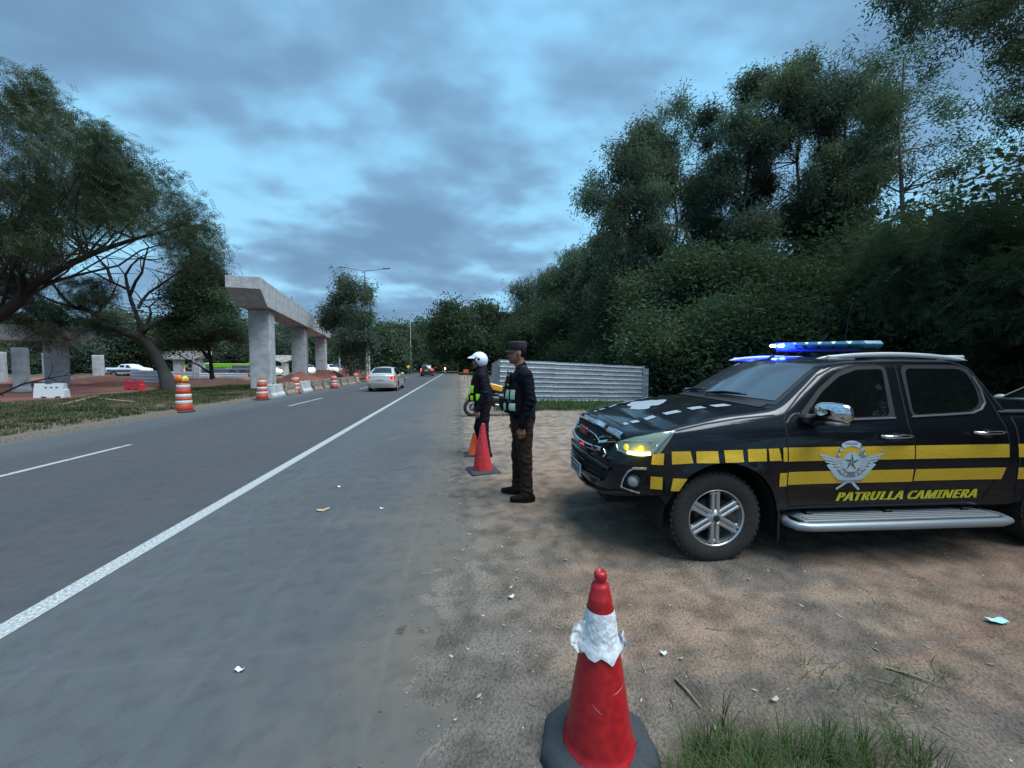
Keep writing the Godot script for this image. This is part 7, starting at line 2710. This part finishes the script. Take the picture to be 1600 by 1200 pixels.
	var lime := mat("lime_reflector", 0.42, 0.85, 0.01, 0.35)
	lime.emission_enabled = false
	vest = Node3D.new()
	vest.name = "vest"
	o.add_child(vest, true)
	vest.position = Vector3(0.03, -0.045, 0)
	mi("vest_front", vest_patch(0.0, -1.9, 1.9, 1.02, 1.40, 0.004, 20), webbing, vest)
	for s in [-1.0, 1.0]:
		mi("reflective_panel", vest_patch(0.0, s * 0.30, s * 0.95, 1.17, 1.295, 0.016), lime, vest)
		mi("reflective_panel", vest_patch(0.0, s * 0.15, s * 1.05, 1.045, 1.125, 0.050), lime, vest)
		mi("reflective_panel", vest_patch(0.0, s * 1.22, s * 1.60, 1.045, 1.155, 0.016), lime, vest)
		mi("pouch", mesh_box(vest_point(0.0, s * 0.5, 1.08, 0.012), Vector3(0.06, 0.12, 0.14), 0.015), webbing, vest)

func build_motorcycle() -> void:
	var tyre: Material = mats["tyre"]
	var blk: Material = mats["black_plastic"]
	var at := P(0.42, 11.9, 0.0)
	at.y = dirt_h(0.42, 11.9) - 0.005
	var o := thing("motorcycle", "black motorcycle with yellow side panels parked side-on behind the two officers", "motorcycle", at, 0.10)
	var yellow := mat("moto_yellow", 0.62, 0.33, 0.015, 0.35)
	for x in [0.0, 1.40]:
		var w := Node3D.new()
		w.name = "wheel"
		o.add_child(w, true)
		w.position = Vector3(x, 0.29, 0)
		if x == 0.0: w.rotation.y = 0.25
		var ax := Transform3D(Basis(Vector3(1, 0, 0), Vector3(0, 0, 1), Vector3(0, -1, 0)), Vector3.ZERO)
		var prof := []
		for k in 13:
			var an := TAU * k / 12.0
			prof.append(Vector2(0.235 + cos(an) * 0.055, sin(an) * 0.055))
		mi("tyre", mesh_lathe(prof, 32, ax), tyre, w)
		var st := st_new()
		lathe(st, [Vector2(0.19, -0.03), Vector2(0.175, 0.0), Vector2(0.19, 0.03)], 32, ax)
		for k in 5:
			var bb := Basis(Vector3(0, 0, 1), TAU * k / 5.0)
			box(st, bb * Vector3(0.095, 0, 0), Vector3(0.19, 0.03, 0.03), 0.006, bb)
		lathe(st, [Vector2(0.001, 0.05), Vector2(0.04, 0.05), Vector2(0.04, -0.05), Vector2(0.001, -0.05)], 16, ax)
		mi("rim", done(st), mats["alloy"], w)
		mi("brake_disc", mesh_lathe([Vector2(0.12, 0.045), Vector2(0.07, 0.045)], 24, ax), mats["brake_steel"], w)
	for s in [-0.09, 0.09]:
		mi("fork", mesh_tube([Vector3(0, 0.29, s), Vector3(0.26, 0.85, s), Vector3(0.32, 1.0, s)], [0.028, 0.026, 0.022], 8), mats["alloy"], o)
	var st := st_new()
	var rows := []
	for k in 9:
		var an := lerpf(0.35, 2.4, k / 8.0)
		rows.append([Vector3(cos(an) * 0.31, 0.29 + sin(an) * 0.31, -0.07), Vector3(cos(an) * 0.325, 0.29 + sin(an) * 0.325, 0), Vector3(cos(an) * 0.31, 0.29 + sin(an) * 0.31, 0.07)])
	skin(st, rows)
	mi("front_fender", done(st), blk, o)
	var fields := Field.new(Vector3(0.05, 0.3, -0.3), Vector3(1.9, 1.35, 0.3), 0.025)
	fields.add(["e", Vector3(0.62, 0.88, 0), Vector3(0.30, 0.17, 0.16), null, 0], 0.05)
	fields.add(["e", Vector3(0.32, 0.95, 0), Vector3(0.16, 0.20, 0.20), null, 0], 0.06)
	fields.add(["c", Vector3(0.9, 0.80, 0), Vector3(1.55, 0.86, 0), 0.11, 0.10, 0], 0.06)
	fields.add(["c", Vector3(1.3, 0.80, 0), Vector3(1.72, 0.92, 0), 0.09, 0.06, 0], 0.05)
	fields.add(["e", Vector3(0.70, 0.48, 0), Vector3(0.27, 0.20, 0.17), null, 0], 0.05)
	var bm := mat("moto_body", 1, 1, 1, 0.35)
	bm.vertex_color_use_as_albedo = true
	mi("body", nets([fields], [Color(0.012, 0.012, 0.013)], [func(_p): return 0.0]), bm, o)
	for s in [-1.0, 1.0]:
		st = st_new(false)
		box(st, Vector3(0.72, 0.90, s * 0.15), Vector3(0.44, 0.19, 0.06), 0.03, Basis(Vector3(0, 0, 1), -0.25))
		mi("side_panel", done(st), yellow, o)
		mi("tail_panel", mesh_box(Vector3(1.42, 0.88, s * 0.11), Vector3(0.42, 0.10, 0.04), 0.02), yellow, o)
		mi("pannier", mesh_box(Vector3(1.46, 0.66, s * 0.27), Vector3(0.46, 0.32, 0.18), 0.04), blk, o)
		mi("handlebar", mesh_tube([Vector3(0.34, 1.04, 0), Vector3(0.36, 1.10, s * 0.18), Vector3(0.46, 1.08, s * 0.36)], [0.013, 0.013, 0.018], 8), blk, o)
		var mr := mi("mirror", mesh_ball(Vector3(0.30, 1.26, s * 0.34), Vector3(0.02, 0.05, 0.08), 7), blk, o)
		mi("mirror_stem", mesh_tube([Vector3(0.38, 1.09, s * 0.28), Vector3(0.31, 1.24, s * 0.33)], [0.008], 6), blk, mr)
		mi("turn_signal", mesh_ball(Vector3(0.18, 0.96, s * 0.24), Vector3(0.04, 0.03, 0.05), 6), mats["amber_lens"], o)
	mi("seat", mesh_box(Vector3(1.15, 0.93, 0), Vector3(0.62, 0.09, 0.27), 0.04), blk, o)
	rows = []
	for k in 9:
		var t := k / 8.0
		var row := []
		for e in 11:
			var an := lerpf(-1.1, 1.1, e / 10.0)
			row.append(Vector3(0.24 + 0.16 * t - cos(an) * 0.10 + 0.10, 1.02 + 0.46 * t, sin(an) * lerpf(0.21, 0.15, t)))
		rows.append(row)
	st = st_new()
	skin(st, rows)
	var wsm := mat("moto_screen", 0.55, 0.58, 0.62, 0.12)
	mi("windshield", done(st), wsm, o)
	mi("headlight", mesh_ball(Vector3(0.15, 0.93, 0), Vector3(0.05, 0.09, 0.11), 8), mats["head_lens"], o)
	mi("exhaust", mesh_tube([Vector3(0.7, 0.36, 0.16), Vector3(1.1, 0.33, 0.2), Vector3(1.75, 0.45, 0.22)], [0.03, 0.05, 0.055], 10), mats["alloy"], o)
	mi("stand", mesh_tube([Vector3(0.85, 0.35, 0.12), Vector3(0.95, 0.01, 0.27)], [0.015], 6), blk, o)

# ---------- grass, litter, stones ----------
func grass_tuft(seed_: int, n: int, h: float, spread: float, w: float) -> ArrayMesh:
	var r := RandomNumberGenerator.new()
	r.seed = seed_
	var st := st_new(false)
	for i in n:
		var a := r.randf() * TAU
		var p := Vector3(cos(a), 0, sin(a)) * spread * sqrt(r.randf())
		var out := Vector3(cos(a + r.randf_range(-1, 1)), 0, sin(a + r.randf_range(-1, 1)))
		var side := out.cross(Vector3.UP).normalized()
		var hh := h * r.randf_range(0.5, 1.2)
		var lean := r.randf_range(0.3, 1.9)
		var ww := w * r.randf_range(0.7, 1.2)
		var p1 := p + Vector3(0, hh * 0.55, 0) + out * hh * lean * 0.25
		var p2 := p + Vector3(0, hh * 0.9, 0) + out * hh * lean * 0.65
		var p3 := p + Vector3(0, hh * (1.0 - 0.25 * lean), 0) + out * hh * lean * 1.05
		quad(st, p - side * ww, p1 - side * ww * 0.9, p1 + side * ww * 0.9, p + side * ww)
		quad(st, p1 - side * ww * 0.9, p2 - side * ww * 0.6, p2 + side * ww * 0.6, p1 + side * ww * 0.9)
		tri(st, p2 - side * ww * 0.6, p3, p2 + side * ww * 0.6)
	return done(st)

func build_small() -> void:
	var r := RandomNumberGenerator.new()
	r.seed = 909
	var green := foliage("grass_blade", 0.065, 0.108, 0.040)
	var dry := foliage("dry_blade", 0.115, 0.10, 0.058)
	# grass clump beside the near cone
	var where := []
	var tints := []
	for i in 1500:
		var x := 0.62 + r.randf() * 1.75
		var d := 0.35 + r.randf() * 1.55
		var dens := n_a.get_noise_2d(x * 3.0, d * 3.0) + 1.15 - 1.7 * absf((d - (1.34 - 0.10 * (x - 1.0))) / 0.75) - 0.9 * absf((x - 1.02) / 0.75)
		if d > 1.46 - 0.12 * (x - 0.8) + n_b.get_noise_2d(x * 8.0, 1.0) * 0.16: continue
		if r.randf() > dens + 0.15: continue
		if Vector2(x - 0.55, d - 1.42).length() < 0.27: continue
		var k := r.randf_range(0.6, 1.35)
		where.append(Transform3D(Basis.from_euler(Vector3(0, r.randf() * TAU, 0)).scaled(Vector3.ONE * r.randf_range(0.5, 1.05)), Vector3(x, dirt_h(x, d), -d)))
		tints.append(Color(k * r.randf_range(0.9, 1.25), k, k * 0.9))
	tag(swarm("grass_patch", grass_tuft(1, 18, 0.13, 0.035, 0.0020), green, where, tints), "patch of rough green grass beside the nearest cone", "grass")
	# sparse weeds over the near right dirt
	where = []
	tints = []
	for i in 420:
		var x := r.randf_range(1.2, 3.4)
		var d := r.randf_range(0.5, 1.75)
		if n_b.get_noise_2d(x * 3.0, d * 3.0) < 0.05: continue
		var k := r.randf_range(0.6, 1.3)
		where.append(Transform3D(Basis.from_euler(Vector3(0, r.randf() * TAU, 0)).scaled(Vector3.ONE * r.randf_range(0.35, 0.8)), Vector3(x, dirt_h(x, d), -d)))
		tints.append(Color(k, k, k))
	tag(swarm("weeds", grass_tuft(2, 7, 0.07, 0.04, 0.0024), green, where, tints), "sparse low weeds and straw on the near dirt at the right", "weeds")
	# grass along the fence and under the trees
	where = []
	tints = []
	for i in 16000:
		var x := r.randf_range(1.3, 24.0)
		var d := r.randf_range(9.0, 30.0)
		if x < 9.5 and (d < 12.9 + n_a.get_noise_2d(x * 2.0, 0.0) * 0.7 or d > 17.5): continue
		if x < 11.5 and d < 11.0: continue
		var k := r.randf_range(0.5, 1.2)
		where.append(Transform3D(Basis.from_euler(Vector3(0, r.randf() * TAU, 0)).scaled(Vector3.ONE * r.randf_range(0.8, 1.8)), Vector3(x, dirt_h(x, d) - 0.01, -d)))
		tints.append(Color(k, k, k))
	tag(swarm("fence_grass", grass_tuft(3, 9, 0.13, 0.10, 0.006), green, where, tints), "strip of grass below the corrugated fence and under the trees", "grass")
	# left verge
	for kind in 2:
		where = []
		tints = []
		for i in 15000:
			var x := r.randf_range(-18.5, -9.8)
			var d := r.randf_range(4.0, 44.0)
			if x < verge_edge(d) + 0.3: continue
			var g := n_a.get_noise_2d(x * 1.3, d + 50.0) + n_b.get_noise_2d(x * 4.0, d * 4.0) * 0.5
			if (kind == 0 and g > 0.16) or (kind == 1 and g < 0.02): continue
			var k := r.randf_range(0.55, 1.3)
			where.append(Transform3D(Basis.from_euler(Vector3(0, r.randf() * TAU, 0)).scaled(Vector3.ONE * r.randf_range(0.6, 1.5)), Vector3(x, verge_h(x, d) - 0.01, -d)))
			tints.append(Color(k, k, k))
		tag(swarm("verge_grass" if kind == 0 else "dry_verge_grass", grass_tuft(4 + kind, 9, 0.085, 0.10, 0.006), foliage("verge_blade", 0.048, 0.066, 0.030) if kind == 0 else dry, where, tints), ["short green grass on the left verge", "dry straw-coloured grass on the left verge"][kind], "grass")
	# stones, twigs and dead leaves on the dirt
	var st := st_new()
	ball(st, Vector3.ZERO, Vector3(1.0, 0.6, 0.8), 3)
	var stone := done(st)
	var stone_m := mat("stone", 1, 1, 1, 0.9)
	stone_m.vertex_color_use_as_albedo = true
	where = []
	tints = []
	for i in 11000:
		var x := pow(r.randf(), 1.7) * 5.4 - 0.75
		var d := 0.5 + pow(r.randf(), 1.4) * 7.0
		if x > 1.2 and r.randf() < 0.5: continue
		if x < 0.1 and r.randf() > smoothstep(-0.75, 0.15, x): continue
		var sz := 0.0018 + 0.0075 * pow(r.randf(), 5.0)
		var k := r.randf_range(0.07, 0.26) if r.randf() > 0.06 else r.randf_range(0.3, 0.5)
		where.append(Transform3D(Basis.from_euler(Vector3(r.randf(), r.randf() * TAU, r.randf())).scaled(Vector3.ONE * sz), Vector3(x, (dirt_h(x, d) if x > 0.1 else 0.006) + sz * 0.2, -d)))
		tints.append(Color(k, k * 0.90, k * 0.80))
	tag(swarm("gravel", stone, stone_m, where, tints), "loose gravel along the asphalt edge and over the dirt", "gravel")
	var twig := mesh_tube([Vector3(-0.5, 0, 0), Vector3(-0.1, 0.02, 0.03), Vector3(0.25, 0.01, -0.02), Vector3(0.5, 0.03, 0.02)], [0.016, 0.018, 0.014, 0.008], 5)
	where = []
	tints = []
	for i in 560:
		var x := r.randf_range(0.15, 4.6)
		var d := r.randf_range(0.7, 4.2)
		var on_strip := absf(d - (1.6 - 0.16 * (x - 1.0))) < 0.5
		if not on_strip and r.randf() < 0.72: continue
		var l := 0.025 + 0.15 * pow(r.randf(), 3.0)
		var k := r.randf_range(0.10, 0.36)
		where.append(Transform3D(Basis.from_euler(Vector3(r.randf_range(-0.1, 0.1), r.randf() * TAU, r.randf_range(-0.08, 0.08))).scaled(Vector3(l, l * 0.6, l * 0.6)), Vector3(x, dirt_h(x, d) + 0.003, -d)))
		tints.append(Color(k, k * 0.86, k * 0.68))
	tag(swarm("twigs", twig, stone_m, where, tints), "scattered dry twigs and straw on the dirt", "twigs")
	st = st_new(false)
	leaf(st, Vector3(0, 0.001, 0), Vector3(1, 0.10, 0), Vector3(0, 0.1, 1), 1.0, 0.30)
	var lf := done(st)
	where = []
	tints = []
	for i in 420:
		var x := r.randf_range(-0.1, 4.6)
		var d := r.randf_range(0.6, 5.5)
		var l := r.randf_range(0.015, 0.055)
		var k := r.randf_range(0.12, 0.42)
		where.append(Transform3D(Basis.from_euler(Vector3(r.randf_range(-0.3, 0.3), r.randf() * TAU, r.randf_range(-0.2, 0.2))).scaled(Vector3.ONE * l), Vector3(x, (dirt_h(x, d) if x > 0.1 else 0.006) + 0.004, -d)))
		tints.append(Color(k, k * 0.9, k * 0.66))
	tag(swarm("dead_leaves", lf, stone_m, where, tints), "scattered dry fallen leaves on the dirt", "leaves")
	# litter one can point to
	var paper := mat("paper_white", 0.62, 0.66, 0.66, 0.8)
	var litter := [[1557, 971, 0.10, 0.045, "pale turquoise scrap of paper on the dirt at the right", "turquoise_paper", 0.36, 0.66, 0.66], [799, 935, 0.035, 0.025, "small white scrap of litter on the gravel left of the nearest cone", "white_scrap", 0.6, 0.62, 0.62], [1037, 1024, 0.03, 0.02, "tiny white scrap right of the nearest cone's sleeve", "white_scrap", 0.6, 0.62, 0.6], [1210, 1098, 0.035, 0.016, "pale dry leaf standing out on the near dirt", "pale_leaf", 0.42, 0.40, 0.28], [531, 761, 0.05, 0.03, "white scrap on the asphalt shoulder, farther one", "white_scrap", 0.6, 0.62, 0.62], [597, 795, 0.04, 0.025, "white scrap on the asphalt shoulder left of the officers' path", "white_scrap", 0.6, 0.62, 0.62], [505, 797, 0.12, 0.05, "tan scrap of cardboard on the asphalt shoulder", "cardboard", 0.40, 0.28, 0.17], [375, 1048, 0.045, 0.02, "white scrap on the near asphalt left of centre", "white_scrap", 0.6, 0.62, 0.62]]
	for q in litter:
		var g := seen_ground(q[0], q[1], 0.008)
		if g.x > 0.1: g.y = dirt_h(g.x, -g.z) + 0.008
		var o := thing("litter_scrap", q[4], "litter", g, r.randf() * 0.8 - 0.4)
		var rows := []
		for j in 5:
			var row := []
			for k in 7:
				row.append(Vector3((k / 6.0 - 0.5) * q[2] * (1.0 + 0.1 * r.randf()), 0.006 * r.randf() + 0.004 * absf(k - 3.0), (j / 4.0 - 0.5) * q[3] * (1.0 + 0.15 * r.randf())))
			rows.append(row)
		st = st_new()
		skin(st, rows)
		mi("scrap", done(st), mat(q[5], q[6], q[7], q[8], 0.8), o)
	# a longer fallen stick on the dirt
	for q in [[1385, 1047, 1470, 1077, "pale stick lying on the reddish dirt at the right"], [1055, 1065, 1095, 1110, "dark stick lying in the dirt right of the nearest cone"]]:
		var s0 := seen_ground(q[0], q[1])
		var s1 := seen_ground(q[2], q[3])
		s0.y = dirt_h(s0.x, -s0.z) + 0.010
		s1.y = dirt_h(s1.x, -s1.z) + 0.008
		var o := thing("stick", q[4], "stick", s0)
		mi("wood", mesh_tube([Vector3.ZERO, (s1 - s0) * 0.45 + Vector3(0.0, 0.008, 0.006), s1 - s0], [0.007, 0.006, 0.003], 6), mats["old_plank"], o)

func _ready() -> void:
	rng.seed = 12345
	build_view()
	build_ground()
	build_trees()
	build_pickup()
	build_site()
	build_cars()
	build_people()
	build_motorcycle()
	build_small()
